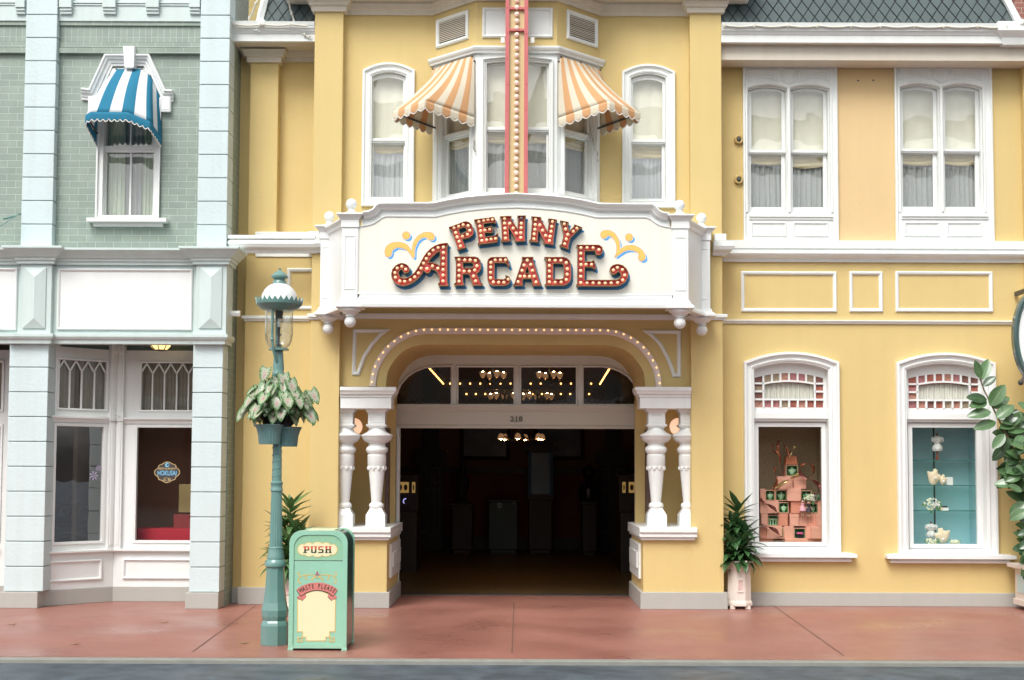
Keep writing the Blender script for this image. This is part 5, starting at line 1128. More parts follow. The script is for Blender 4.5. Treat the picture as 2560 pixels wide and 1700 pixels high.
# flower decal on the angled pane
x, z = FA.px(234, 1189, .02); mb = MB(FA); LIL = mat('lilac_vinyl', (.42, .38, .5), .5)
for (dx, dz, r) in ((0, 0, .05), (.06, .09, .035)):
    for k in range(7): a = 2*PI*k/7; mb.prism([(x+dx, z+dz), (x+dx+r*math.cos(a-.25), z+dz+r*math.sin(a-.25)), (x+dx+r*1.2*math.cos(a), z+dz+r*1.2*math.sin(a)), (x+dx+r*math.cos(a+.25), z+dz+r*math.sin(a+.25))], .018, .02)
o = build(mb, 'flower_decal', LIL); tag(o, 'faint lilac flower decal on the angled pane of the left shopfront', 'decal')
# porch lamp under the beam
x, z = plane(.25).px(402, 866); PL = thing('porch_lamp', 'small faceted amber ceiling lamp glowing under the mint porch beam', 'ceiling lamp', (x, .25, z))
mb = MB(plane(.25)); mb.lathe(x, 0, [(.075, z-.045), (.12, z+.0), (.125, z+.05)], 8); build(mb, 'lamp_shade', mat('amber_glass', (.8, .6, .25), .3, emis=(1, .68, .26), es=1.1), PL)
mb = MB(plane(.25))
for k in range(8): a = 2*PI*k/8; mb.tube([(x+.077*math.cos(a), .077*math.sin(a), z-.046), (x+.123*math.cos(a), .123*math.sin(a), z), (x+.128*math.cos(a), .128*math.sin(a), z+.05)], .006, 5)
mb.lathe(x, 0, [(.13, z+.05), (.14, z+.06), (.05, z+.09), (.03, zcl)], 16); mb.lathe(x, 0, [(.0, z-.06), (.078, z-.05), (.08, z-.043)], 16); build(mb, 'lamp_frame', IRON, PL)
# teal stay cable at far left
p0, p1 = PK.px(50, 534, -.12), PK.px(-20, 584, -.7); mb = MB(PK); mb.tube([(p0[0], -.02, p0[1]+.01), (p0[0]-.02, -.10, p0[1])], .012, 6); mb.tube([(p0[0]-.02, -.10, p0[1]), (p1[0], -.75, p1[1])], .006, 6); mb.tube([(p0[0]-.05, -.13, p0[1]-.03), (p0[0]-.14, -.25, p0[1]-.09)], .013, 8)
o = build(mb, 'stay_cable', TEAL, smooth=True); tag(o, 'thin teal stay cable with a turnbuckle on the green brick at far left', 'cable')
# ================================================================== AWNINGS
def awning(name, label, fr, topc, hemc, nst, mats, hem_h, hem_m, scal, group, bulge=.03, arms=(), solid=False):
    root = thing(name, label, 'awning', tuple(fr.w(*topc[0])), group)
    def poly(pts, s):
        L = [0]
        for a, b in zip(pts, pts[1:]): L.append(L[-1]+(Vector(b)-Vector(a)).length)
        d = s*L[-1]
        for i in range(len(pts)-1):
            if d <= L[i+1]+1e-9: t = (d-L[i])/max(1e-9, L[i+1]-L[i]); return Vector(pts[i]).lerp(Vector(pts[i+1]), t)
        return Vector(pts[-1])
    K = 4; mb = MB(fr)
    R = random.Random(9)
    def fn(s, t):
        a, b = poly(topc, s), poly(hemc, s); p = a.lerp(b, t); sag = math.sin(t*PI)*bulge; p.y -= sag*.8*math.sin(s*PI); p.z += sag*.5 - .006*math.sin(s*30)*t*(1-t)*4; return tuple(p)
    mb.grid(fn, nst*K, 12, mf=lambda i, j: (i//K) % 2); build(mb, 'canopy', mats, root, smooth='all', fixn=False, thick=.004)
    mb = MB(fr)
    def fv(s, t):
        b = poly(hemc, s); c_ = abs(math.sin(s*nst*scal*PI)); dz = hem_h*t*(.72+.28*c_ if scal else 1); out = .02*t; return (b.x, b.y-.004-out*.3, b.z-dz)
    mb.grid(fv, nst*K*2 if scal <= 1 else nst*16, 3, mf=(lambda i, j: (i//(K*2)) % 2) if not solid else (lambda i, j: 0)); build(mb, 'valance', hem_m, root, smooth='all', fixn=False, thick=.003)
    mb = MB(fr)   # white binding along the scallops
    n = nst*12; pts = []
    for i in range(n+1):
        s = i/n; b = poly(hemc, s); c_ = abs(math.sin(s*nst*scal*PI)); pts.append((b.x, b.y-.013, b.z-hem_h*(.72+.28*c_)))
    mb.tube(pts, .006, 5); build(mb, 'hem_binding', mat('binding_white', (.8, .78, .72), .7), root)
    mb = MB(fr)
    for a, b in arms: mb.tube([a, b], .012, 6)
    for p in topc: mb.ball(tuple(p), .014, 6, 4)
    build(mb, 'awning_frame', IRON, root)
    return root
OA = fabric('awning_orange', (.74, .44, .22), .3, .06, 8); OW = fabric('awning_cream', (.80, .74, .60), .3, .05, 8)
BA_ = fabric('awning_blue', (.035, .22, .35), .2, .08, 8); BW = fabric('awning_white', (.80, .82, .82), .25, .04, 8)
zt_, zh_, zw_ = Z(1150, 152, -.2), Z(1030, 262, -.7), Z(1130, 305, -.1)
L_ = LEN
for k in (0, 2):
    fr = BF[k]; m = (lambda x: x) if k == 0 else (lambda x: L_-x)
    topc = [(m(.02), -.02, zt_-.16), (m(.03), -.03, zt_-.02), (m(L_*.5), -.03, zt_), (m(L_-.04), -.03, zt_), (m(L_-.01), -.02, zt_-.06)]
    hemc = [(m(.03), -.03, zw_-.0), (m(.06), -.70, zh_), (m(L_*.5), -.72, zh_), (m(L_-.14), -.70, zh_+.03), (m(L_+.01), -.03, zw_-.03)]
    if k == 2: topc.reverse(); hemc.reverse()
    awning('orange_awning', 'orange and cream striped awning over the %s side of the bay window' % ('left' if k == 0 else 'right'), fr, topc, hemc, 17, [OW, OA], .12, [OW, OA], 1, 'striped awnings on the bay', bulge=-.035,
           arms=[((m(.04), .0, zw_-.02), (m(.08), -.68, zh_-.02)), ((m(L_-.02), .0, zw_+.03), (m(L_-.15), -.68, zh_-.0)), ((m(.08), -.68, zh_-.02), (m(L_-.15), -.68, zh_))])
for k, lab in ((0, 'thin cord tied to a cleat beside the left bay awning'), (2, 'thin cord tied to a cleat beside the right bay awning')):
    fr = BF[k]; m = (lambda x: x) if k == 0 else (lambda x: L_-x); mb = MB(fr); zc_ = Z(1440, 372, -.2)
    x1_ = m(L_-.0) if k == 0 else m(.09); mb.tube([(m(L_-.03) if k == 0 else m(.22), -.03, zw_), (x1_, -.02, zc_)], .004, 4); mb.tube([(x1_, -.035, zc_+.05), (x1_+.01, -.04, zc_), (x1_, -.035, zc_-.05), (x1_+.02, -.03, zc_-.09)], .009, 5)
    o = build(mb, 'awning_cord', mat('cord_grey', (.25, .22, .17), .8)); tag(o, lab, 'cord', 'cords of the bay awnings')
w_ = lambda u, v, y: (*[PK.px(u, v, y)[0]], y, PK.px(u, v, y)[1])
topc = [w_(247, 236, -.03), w_(275, 188, -.04), w_(291, 173, -.05), w_(354, 173, -.05), w_(376, 190, -.04), w_(399, 236, -.03)]
hemc = [w_(243, 345, -.03), w_(214, 288, -.42), w_(228, 280, -.46), w_(320, 281, -.46), w_(376, 304, -.40), w_(404, 346, -.03)]
awning('blue_awning', 'blue and white striped awning with a wavy blue hem over the green brick window', PK, topc, hemc, 11, [BA_, BW], .115, [BA_], 2.2, None, bulge=.04, solid=True,
       arms=[(w_(246, 338, -.0), w_(222, 300, -.4)), (w_(398, 350, -.0), w_(372, 318, -.38))])
# ================================================================== ARCADE INTERIOR
YF = 10.9
RMW = mat('room_upper_wall', (.26, .13, .08), .7, .2, 1.5); RMR = mat('room_red_panel', (.20, .025, .025), .6, .15, 3); RMD = mat('room_dark_wood', (.028, .017, .012), .45, .2, 4)
FLO = mat('worn_wood_floor', (.13, .078, .03), .35, .25, 3)
CEI = mat('room_ceiling', (.03, .024, .022), .7, .2, 2)
mb = MB(); mb.box(-5, 5, 1.62, YF, -.3, .004); o = build(mb, 'arcade_floor', FLO); struct(o)
mb = MB(); mb.box(-5, 5, YF, YF+.2, 0, 4.4, m=0); mb.box(-5.2, -5, 1.62, YF+.2, 0, 4.4); mb.box(5, 5.2, 1.62, YF+.2, 0, 4.4); mb.box(-5, xd0-.15, 1.64, 1.72, 0, 4.4); mb.box(xd1+.15, 5, 1.64, 1.72, 0, 4.4)
build(mb, 'room_wall', RMW, AB)
mb = MB(); mb.box(-5.2, 5.2, 1.66, YF+.2, 4.4, 4.5); mb.box(-5.2, 5.2, 1.64, 1.70, ztr+.1, 4.4)
build(mb, 'room_ceiling', CEI, AB)
ps = plane(YF)
mb = MB(ps); mb.box(-5, 5, -.04, 0, .25, 1.55, m=0)
for k in range(60): mb.box(-4.9+.165*k, -4.9+.165*k+.012, -.05, -.04, .3, 1.5)
build(mb, 'wainscot', RMR, AB)
mb = MB(ps); mb.box(-5, 5, -.12, 0, 1.55, 1.66); mb.box(-5, 5, -.09, 0, 0, .25); build(mb, 'room_rail', RMD, AB)
PALE = mat('dim_cream_panel', (.10, .095, .07), .5)
for u in (1078, 1530):
    x, _ = ps.px(u, 1200); w0 = .26; mb = MB(ps)
    mb.box(x-w0, x+w0, -.3, -.121, 0, 1.75); mb.box(x-w0-.06, x+w0+.06, -.36, -.121, 1.75, 1.98, m=0); mb.box(x-w0+.1, x+w0-.1, -.2, -.121, 1.98, 3.9)
    for a in (-.2, .06): 
        for z0, z1 in ((.35, 1.25), (1.32, 1.65)): mb.sweep(opening(x+a, x+a+.14, z0, z1), [(0, -.3), (0, -.31), (.02, -.31), (.02, -.3)], closed=True, m=1)
    build(mb, 'room_column', [RMD, PALE], AB)
CANV = mat('dark_painting', (.02, .022, .025), .35, .6, 2.2, c2=(.12, .12, .12), coat=.3); FRM = mat('gilt_frame', (.10, .055, .02), .4, metal=.3)
for k, (a, b, lab) in enumerate(((1150, 1275, 'dark framed painting on the far arcade wall, left of the chandelier'), (1335, 1461, 'dark framed painting on the far arcade wall, right of the chandelier'))):
    x0, x1, z0, z1 = rect(ps, a, 1010, b, 1150); t = thing('framed_picture', lab, 'painting', ((x0+x1)/2, YF, z0), 'paintings on the far arcade wall')
    mb = MB(ps); mb.sweep(opening(x0, x1, z0, z1), [(0, 0), (0, -.06), (.04, -.08), (.07, -.04), (.08, -.02)], closed=True); build(mb, 'frame', FRM, t)
    mb = MB(ps); mb.box(x0+.07, x1-.07, -.03, 0, z0+.07, z1-.07); build(mb, 'canvas', CANV, t)
def cabinet(name, label, cat, u0, v0, u1, v1, Y, d, m, extra=None):
    fr = plane(Y); x0, x1, _, z1 = rect(fr, u0, v0, u1, v1); t = thing(name, label, cat, ((x0+x1)/2, Y, 0))
    mb = MB(fr); mb.box(x0, x1, 0, d, .08, z1); mb.box(x0+.03, x1-.03, .03, d, 0, .08); build(mb, 'body', m, t, .01)
    mb = MB(fr); mb.box(x0-.03, x1+.03, -.03, d, z1, z1+.05); build(mb, 'top', RMD, t, .005); return t, fr, x0, x1, z1
DKT = mat('dark_teal_panel', (.025, .06, .06), .4); BLG = mat('blue_show_glass', (.02, .06, .11), .25, .5, 3, coat=.5); STL = mat('dull_steel', (.35, .36, .38), .35, metal=.8)
t, fr, x0, x1, z1 = cabinet('coin_machine', 'dark teal waist high machine against the far arcade wall', 'machine', 1222, 1255, 1294, 1365, 9.6, .6, DKT)
mb = MB(fr); xx, z_ = fr.px(1249, 1263, -.01); mb.sweep(opening(xx-.03, xx+.03, z_-.05, z_+.04), [(0, 0), (0, -.012), (.012, -.012), (.012, 0)], closed=True); build(mb, 'coin_slot', STL, t)
mb = MB(fr); xx, z_ = fr.px(1285, 1257, -.01); mb.ball((xx, -.01, z_), .03, 10, 6); build(mb, 'knob', STL, t)
t, fr, x0, x1, z1 = cabinet('peep_show_cabinet', 'tall dark cabinet with a blue glass front and crested top, right of centre inside', 'cabinet', 1322, 1250, 1380, 1365, 9.6, .6, RMD)
xm = (x0+x1)/2; mb = MB(fr); mb.box(x0-.02, x1+.02, .0, .6, z1+.05, z1+.95); mb.box(x0-.12, x1+.12, -.08, .65, z1+.95, z1+1.05); mb.prism([(x0-.05, z1+1.05), (x1+.05, z1+1.05), (xm+.12, z1+1.22), (xm, z1+1.28), (xm-.12, z1+1.22)], .1, .4); build(mb, 'hood', RMD, t)
mb = MB(fr); mb.box(x0+.02, x1-.02, -.01, -.001, z1+.12, z1+.9); build(mb, 'glass_front', BLG, t)
mb = MB(fr); mb.box(x0-.02, x0+.05, -.012, -.002, z1+.1, z1+.92); mb.box(x1-.05, x1+.02, -.012, -.002, z1+.1, z1+.92); build(mb, 'blue_trim', mat('deep_blue_paint', (.03, .12, .25), .5), t)
t, fr, x0, x1, z1 = cabinet('fortune_machine', 'narrow dark machine on a pedestal with a round head, at right inside the arcade', 'machine', 1455, 1260, 1492, 1365, 9.2, .5, RMD)
xm = (x0+x1)/2; mb = MB(fr); mb.lathe(xm, .2, [(.16, z1+.05), (.2, z1+.15), (.19, z1+.3), (.08, z1+.4), (.05, z1+.5)], 16); mb.ball((xm, .2, z1+.6), .13, 14, 10); build(mb, 'figure_bust', mat('dark_bronze', (.04, .03, .025), .3, metal=.5, coat=.5), t, smooth=True)
t, fr, x0, x1, z1 = cabinet('display_pedestal', 'dark pedestal holding a pale figure, at left of the far arcade wall', 'pedestal', 1130, 1265, 1180, 1365, 9.6, .5, RMD)
xm = (x0+x1)/2; mb = MB(fr); mb.lathe(xm, .2, [(.12, z1+.05), (.06, z1+.12), (.1, z1+.3), (.13, z1+.5), (.04, z1+.62), (.07, z1+.72), (.05, z1+.84), (.01, z1+.88)], 14); build(mb, 'statuette', mat('dim_stone', (.06, .06, .055), .6), t, smooth=True)
LITY = mat('lit_amber_panel', (.5, .35, .12), .5, emis=(1, .62, .2), es=.16); LITB = mat('lit_blue_tube', (.3, .3, .6), .4, emis=(.45, .42, .9), es=.7)
for k, (us, lab) in enumerate((((993, 1022, 1030, 1038), 'dark slot cabinet with lit amber panels at the left inside wall'), ((1572, 1600, 1556, 1564), 'dark slot cabinet with lit amber panels at the right inside wall'))):
    fr = plane(5.5); x0, x1, z0, z1 = rect(fr, us[0], 1205, us[1], 1232); y0, y1, _, _ = rect(fr, us[2], 1205, us[3], 1232)
    a, b = min(x0, y0)-.3, max(x1, y1)+.05
    if k: a, b = min(x0, y0)-.05, max(x1, y1)+.4
    t = thing('slot_cabinet', lab, 'machine', ((a+b)/2, 5.5, 0), 'slot cabinets by the side walls'); mb = MB(fr); mb.box(a, b, .01, .7, 0, z1+.12); mb.box(a, b, -.25, .01, .0, .95); build(mb, 'body', RMD, t, .01)
    for p, q in ((x0, x1), (y0, y1)):
        mb = MB(fr); mb.box(p, q, -.002, .0099, z0, z1); build(mb, 'lit_panel', LITY, t)
        mb = MB(fr); n = 2 if q-p > .1 else 1
        for i in range(n): c_ = (p+q)/2+(i-.5*(n-1))*.085; mb.prism([(c_+.03*math.cos(2*PI*j/12)*(.4 if n == 1 else 1), (z0+z1)/2+.05*math.sin(2*PI*j/12)) for j in range(12)], -.006, -.0025)
        build(mb, 'reel_window', mat('reel_brown', (.10, .05, .02), .5), t)
    if k == 0:
        for u in (997, 1014):
            x, z = fr.px(u, 1253, -.26); mb = MB(fr); mb.tube([(x+.035*math.cos(a_*.35+1.3), -.27, z+.04*math.sin(a_*.35+1.3)) for a_ in range(9)], .009, 6); build(mb, 'lit_tube', LITB, t)
# strings of ceiling bulbs and chandeliers
def bulbrow(label, pts, Y):
    fr = plane(Y); t = thing('bulb_garland', label, 'string lights', tuple(fr.w(*[fr.px(*pts[0])[0], 0, fr.px(*pts[0])[1]])), 'bulb rows on the arcade ceiling beams')
    P = [(fr.px(u, v)[0], 0, fr.px(u, v)[1]) for u, v in pts]; mb = MB(fr); mb.box(P[0][0]-.1, P[-1][0]+.1, .03, .12, P[0][2]-.09, P[0][2]+.09); build(mb, 'beam', RMD, t)
    for p in P: mb = MB(fr); mb.ball(p, .015*(Y+15)/22, 8, 6); build(mb, 'bulb', BIN, t, smooth='all')
BIN = mat('bright_bulb', (1, .8, .5), .3, emis=(1, .46, .13), es=4)
BIN2 = mat('warm_bulb', (1, .8, .5), .3, emis=(1, .58, .24), es=70)
bulbrow('upper row of tiny lit bulbs across the arcade ceiling seen through the transom', [(1125+25.2*k, 959) for k in range(15)], 6.5)
bulbrow('lower row of tiny lit bulbs across the arcade ceiling seen through the transom', [(1166+23.6*k, 985) for k in range(14)], 8.5)
for k, (pa, pb, lab) in enumerate((((1072, 919), (1108, 959), 'slanting run of lit bulbs along the left side of the arcade ceiling'), ((1524, 921), (1500, 960), 'slanting run of lit bulbs along the right side of the arcade ceiling'))):
    za = 1.65
    t = thing('bulb_garland', lab, 'string lights', (0, 4, 3.5), 'bulb runs along the ceiling sides')
    A_, B_ = plane(3.0), plane(6.5); a = A_.w(A_.px(*pa)[0], 0, A_.px(*pa)[1]); b = B_.w(B_.px(*pb)[0], 0, B_.px(*pb)[1])
    mb = MB(plane(0)); 
    for i in range(12):
        p = a.lerp(b, i/11); mb = MB(); mb.ball(tuple(p), .014, 8, 6); build(mb, 'bulb', BIN, t, smooth='all')
    mb = MB(); mb.tube([tuple(a+Vector((0, 0, .05))), tuple(b+Vector((0, 0, .05)))], .04, 4); build(mb, 'beam', RMD, t)
SHD = mat('frosted_shade', (.5, .38, .28), .4, .1, 10, emis=(1, .5, .22), es=.14)
def chandelier(u, v, Y, n, r, s, label, up=False):
    fr = plane(Y); x, z = fr.px(u, v); t = thing('chandelier', label, 'chandelier', (x, Y, z), None)
    mb = MB(fr); mb.lathe(x, 0, [(.0, z-.16*s), (.03*s, z-.13*s), (.07*s, z-.08*s), (.04*s, z-.02*s), (.02*s, z+.05*s), (.05*s, z+.1*s), (.015*s, z+.16*s), (.012, min(4.4, z+1.5))], 12)
    A = []
    for k in range(n):
        a = 2*PI*k/n+.35; px_, py_ = x+r*math.cos(a), r*math.sin(a); mb.tube([(x, 0, z-.05*s), (x+(px_-x)*.5, py_*.5, z-.13*s), (px_, py_, z-.02*s)], .009, 6); A.append((px_, py_))
    build(mb, 'stem', IRON, t, smooth=True)
    for px_, py_ in A:
        mb = MB(fr); sg = 1 if up else -1
        mb.lathe(px_, py_, [(.02*s, z-.0*s), (.05*s, z+sg*.03*s), (.06*s, z+sg*.07*s), (.072*s, z+sg*.115*s)], 14, cap=False); sh = build(mb, 'lamp_shade', SHD, t, smooth=True)
        mb = MB(fr); mb.ball((px_, py_-.02, z+sg*.10*s), .03*s, 10, 8); build(mb, 'bulb', BIN2, sh, smooth='all')
chandelier(1304, 1084, 4.2, 6, .33, .75, 'six armed chandelier glowing just below the door header')
chandelier(1233, 945, 4.6, 4, .17, .75, 'small chandelier seen through the second transom light from the left', True)
chandelier(1374, 946, 4.6, 4, .17, .75, 'small chandelier seen through the third transom light from the left', True)
chandelier(1262, 998, 7.2, 5, .26, .8, 'farther chandelier low in the second transom light', True)
chandelier(1344, 998, 7.2, 5, .26, .8, 'farther chandelier low in the third transom light', True)

# ================================================================== STREET LAMP
YLm = -3.12; pl_ = plane(YLm)
lx = pl_.px(692, 1200)[0]; LZ = lambda v: pl_.px(692, v)[1]; s_ = (CAMY*-1+YLm)/F
SL = thing('street_lamp', 'teal green cast iron street lamp with a white dome and clear glass chimney', 'street lamp', (lx, YLm, 0))
R_ = lambda px: px*s_
mb = MB(pl_)
r8 = 1/math.cos(PI/8)
mb.lathe(lx, 0, [(R_(32)*r8, .0), (R_(32)*r8, LZ(1562)), (R_(30)*r8, LZ(1555)), (R_(27)*r8, LZ(1550)), (R_(30)*r8, LZ(1540)), (R_(31)*r8, LZ(1524)), (R_(27)*r8, LZ(1505)), (R_(23.5)*r8, LZ(1475)), (R_(21.5)*r8, LZ(1440)), (R_(21)*r8, LZ(1418))], 8, ph=PI/8)
for k in range(8): a = 2*PI*k/8+.3; mb.ball((lx+R_(30)*math.cos(a), R_(30)*math.sin(a), LZ(1538)), .007, 6, 4)
build(mb, 'base', TEAL, SL, .006)
mb = MB(pl_); mb.lathe(lx, 0, [(R_(21), LZ(1420)), (R_(26), LZ(1415)), (R_(26.5), LZ(1408)), (R_(24), LZ(1402)), (R_(21), LZ(1398)), (R_(22), LZ(1392)), (R_(19), LZ(1386)), (R_(19.5), LZ(1380)), (R_(17), LZ(1374)), (R_(18), LZ(1369)), (R_(15.5), LZ(1366))], 32)
mb.lathe(lx, 0, [(R_(15.5), LZ(1366)), (R_(12.8), LZ(1229))], 64, fn=lambda a, z: 1+.045*math.cos(a*16), cap=False)
mb.lathe(lx, 0, [(R_(13), LZ(1230)), (R_(15.5), LZ(1227)), (R_(15.5), LZ(1223)), (R_(14), LZ(1220)), (R_(14), LZ(1212)), (R_(15.5), LZ(1210)), (R_(15.5), LZ(1206)), (R_(12), LZ(1203)), (R_(11), LZ(1110)), (R_(11), LZ(950)), (R_(13.5), LZ(948)), (R_(14), LZ(942)), (R_(15.5), LZ(938)), (R_(15.5), LZ(933)), (R_(13.5), LZ(930)), (R_(14), LZ(922)), (R_(11), LZ(880)), (R_(10), LZ(876))], 32)
hel = [(lx+R_(11.5)*math.cos(t*.5), R_(11.5)*math.sin(t*.5), LZ(1203)+(LZ(1115)-LZ(1203))*t/60) for t in range(61)]; mb.tube(hel, .006, 5)
build(mb, 'pole', TEAL, SL, smooth=True)
mb = MB(pl_); mb.lathe(lx, 0, [(R_(10), LZ(878)), (R_(25), LZ(876)), (R_(25), LZ(872)), (R_(12), LZ(868))], 28); build(mb, 'gallery_plate', TEAL, SL, smooth=True)
for sg in (-1, 1):
    mb = MB(pl_); yy = R_(30)*sg; mb.tube([(lx-R_(11), yy, LZ(762)), (lx-R_(11), yy, LZ(850)), (lx-R_(8), yy*.85, LZ(880)), (lx-R_(2), R_(13)*sg, LZ(905))], R_(3.4), 8); mb.ball((lx-R_(11), yy, LZ(851)), R_(5), 8, 6); build(mb, 'bracket_arm', TEAL, SL, smooth=True)
mb = MB(pl_); mb.lathe(lx, 0, [(R_(34), LZ(776)), (R_(34.5), LZ(835)), (R_(32), LZ(852)), (R_(27), LZ(864)), (R_(20), LZ(870))], 36, cap=False); build(mb, 'glass_chimney', glass('chimney_glass', (.93, .95, .93), 2.2, .09), SL, smooth=True)
mb = MB(pl_); mb.lathe(lx, 0, [(R_(6), LZ(870)), (R_(7), LZ(862)), (R_(2.5), LZ(858)), (R_(2.5), LZ(840)), (R_(7), LZ(838)), (R_(7), LZ(836)), (R_(3), LZ(834)), (R_(3.5), LZ(822)), (R_(4), LZ(818))], 12); mb.lathe(lx, 0, [(R_(9), LZ(796)), (R_(10), LZ(776))], 16); build(mb, 'burner', IRON, SL, smooth=True)
mb = MB(pl_); mb.lathe(lx, 0, [(R_(3), LZ(820)), (R_(4), LZ(808)), (R_(3), LZ(798))], 12); build(mb, 'mantle', mat('mantle_white', (.85, .85, .82), .4), SL, smooth=True)
mb = MB(pl_); mb.lathe(lx, 0, [(R_(30), LZ(779)), (R_(45), LZ(773)), (R_(50), LZ(768)), (R_(57), LZ(762)), (R_(58), LZ(756)), (R_(50), LZ(755)), (R_(46), LZ(752))], 40); build(mb, 'rim', TEAL, SL, smooth=True)
mb = MB(pl_); NT = 26
for k in range(NT):
    a0, a1 = 2*PI*k/NT, 2*PI*(k+1)/NT; am = (a0+a1)/2; rr = R_(58)
    c = lambda a, r, z: mb.P(lx+r*math.cos(a), r*math.sin(a), z)
    mb.face([c(a0, rr, LZ(758)), c(a1, rr, LZ(758)), c(a1-.04, rr*1.01, LZ(753)), c(am, rr*1.03, LZ(745)), c(a0+.04, rr*1.01, LZ(753))])
build(mb, 'crown_teeth', TEAL, SL, thick=.006, fixn=False)
mb = MB(pl_); mb.lathe(lx, 0, [(R_(46.5), LZ(758)), (R_(46), LZ(750)), (R_(43), LZ(737)), (R_(37), LZ(725)), (R_(28), LZ(716)), (R_(17), LZ(710))], 40); build(mb, 'white_dome', WHT2, SL, smooth=True)
mb = MB(pl_); mb.lathe(lx, 0, [(R_(18), LZ(712)), (R_(17.5), LZ(706)), (R_(14), LZ(700)), (R_(15), LZ(697)), (R_(21), LZ(695)), (R_(21.5), LZ(691)), (R_(16), LZ(685)), (R_(9), LZ(679)), (R_(4), LZ(677)), (R_(2.5), LZ(675))], 28); mb.ball((lx, 0, LZ(672)), R_(3), 10, 8); build(mb, 'finial', TEAL, SL, smooth=True)

# ------------------------------------------------------------------ leaves
def leafmat(name, inner, edge, rim, speck=.5, rough=.38):
    m = mat(name, edge, rough, .1, 20, coat=.15); t = m.node_tree; N = t.nodes; L = t.links; b = N['Principled BSDF']
    uv = N.new('ShaderNodeUVMap'); sp = N.new('ShaderNodeSeparateXYZ'); L.new(uv.outputs[0], sp.inputs[0])
    def M(op, a, b_=None, c=None):
        n = N.new('ShaderNodeMath'); n.operation = op
        for i, x in enumerate((a, b_, c)):
            if x is None: continue
            if isinstance(x, (int, float)): n.inputs[i].default_value = x
            else: L.new(x, n.inputs[i])
        return n.outputs[0]
    du = M('ABSOLUTE', M('SUBTRACT', sp.outputs[0], .5)); dv = M('ABSOLUTE', M('SUBTRACT', sp.outputs[1], .42))
    d = M('MAXIMUM', M('MULTIPLY', du, 2.0), M('MULTIPLY', dv, 1.75))
    geo = N.new('ShaderNodeNewGeometry'); nz = N.new('ShaderNodeTexNoise'); nz.inputs['Scale'].default_value = 95; nz.inputs['Detail'].default_value = 3; L.new(geo.outputs['Position'], nz.inputs['Vector'])
    dd = M('ADD', d, M('MULTIPLY', M('SUBTRACT', nz.outputs['Fac'], .5), speck*2.2))
    cr = N.new('ShaderNodeValToRGB'); e = cr.color_ramp.elements; e[0].position = .05; e[0].color = (*inner[0], 1); e[1].position = .98; e[1].color = (*rim, 1)
    for p, c_ in ((.35, inner[1]), (.62, inner[2]), (.78, edge)): q = e.new(p); q.color = (*c_, 1)
    L.new(dd, cr.inputs[0]); L.new(cr.outputs[0], b.inputs['Base Color'])
    tl = N.new('ShaderNodeBsdfTranslucent'); L.new(cr.outputs[0], tl.inputs[0]); mx = N.new('ShaderNodeMixShader'); mx.inputs[0].default_value = .2
    L.new(b.outputs[0], mx.inputs[1]); L.new(tl.outputs[0], mx.inputs[2]); L.new(mx.outputs[0], N['Material Output'].inputs[0]); return m
def greenleaf(name, c, vein, rough=.3):
    m = mat(name, c, rough, .25, 12, coat=.25, c2=tuple(x*1.5 for x in c)); t = m.node_tree; N = t.nodes; L = t.links; b = N['Principled BSDF']
    uv = N.new('ShaderNodeUVMap'); sp = N.new('ShaderNodeSeparateXYZ'); L.new(uv.outputs[0], sp.inputs[0])
    a = N.new('ShaderNodeMath'); a.operation = 'SUBTRACT'; a.inputs[1].default_value = .5; L.new(sp.outputs[0], a.inputs[0]); c_ = N.new('ShaderNodeMath'); c_.operation = 'ABSOLUTE'; L.new(a.outputs[0], c_.inputs[0])
    k = N.new('ShaderNodeMath'); k.operation = 'LESS_THAN'; k.inputs[1].default_value = .035; L.new(c_.outputs[0], k.inputs[0])
    src = b.inputs['Base Color'].links[0].from_socket; mx = N.new('ShaderNodeMix'); mx.data_type = 'RGBA'; L.new(k.outputs[0], mx.inputs['Factor']); L.new(src, mx.inputs['A']); mx.inputs['B'].default_value = (*vein, 1); L.new(mx.outputs['Result'], b.inputs['Base Color'])
    tl = N.new('ShaderNodeBsdfTranslucent'); L.new(mx.outputs['Result'], tl.inputs[0]); ms = N.new('ShaderNodeMixShader'); ms.inputs[0].default_value = .15
    L.new(b.outputs[0], ms.inputs[1]); L.new(tl.outputs[0], ms.inputs[2]); L.new(ms.outputs[0], N['Material Output'].inputs[0]); return m
def leaf(mb, base, dirv, nrm, L, Wd, shape, droop=.3, fold=.25, nl=8, nw=4, m=0):
    d = Vector(dirv).normalized(); n = Vector(nrm); n = (n - d*n.dot(d)).normalized(); s = d.cross(n)
    P = Vector(base); pts = []; cur = P.copy(); dd = d.copy(); nn = n.copy()
    rows = []
    for i in range(nl+1):
        t = i/nl; w_ = shape(t)*Wd; row = []
        for j in range(nw+1):
            q = j/nw*2-1; back = -L*.16*abs(q)*max(0, 1-t*3.2) if shape is heart else 0
            p = cur + s*(q*w_) - nn*(fold*w_*(1-abs(q)) ) + dd*back; row.append(mb.P(p.x, p.y, p.z))
        rows.append(row)
        ax = s; dd = (Matrix.Rotation(-droop/nl, 3, ax) @ dd); nn = (Matrix.Rotation(-droop/nl, 3, ax) @ nn); cur = cur + dd*(L/nl)
    for i in range(nl):
        for j in range(nw):
            mb.face([rows[i][j], rows[i][j+1], rows[i+1][j+1], rows[i+1][j]], uv=[(j/nw, i/nl), ((j+1)/nw, i/nl), ((j+1)/nw, (i+1)/nl), (j/nw, (i+1)/nl)], m=m)
def heart(t): return (math.sin(min(1, (t+.16)/1.16)**.62*PI))**.75 if t < 1 else 0
def lance(t): return math.sin(PI*t**.8)**.9 if 0 < t < 1 else .04
def oval(t): return math.sin(PI*t**.9)**.7 if 0 < t < 1 else .04
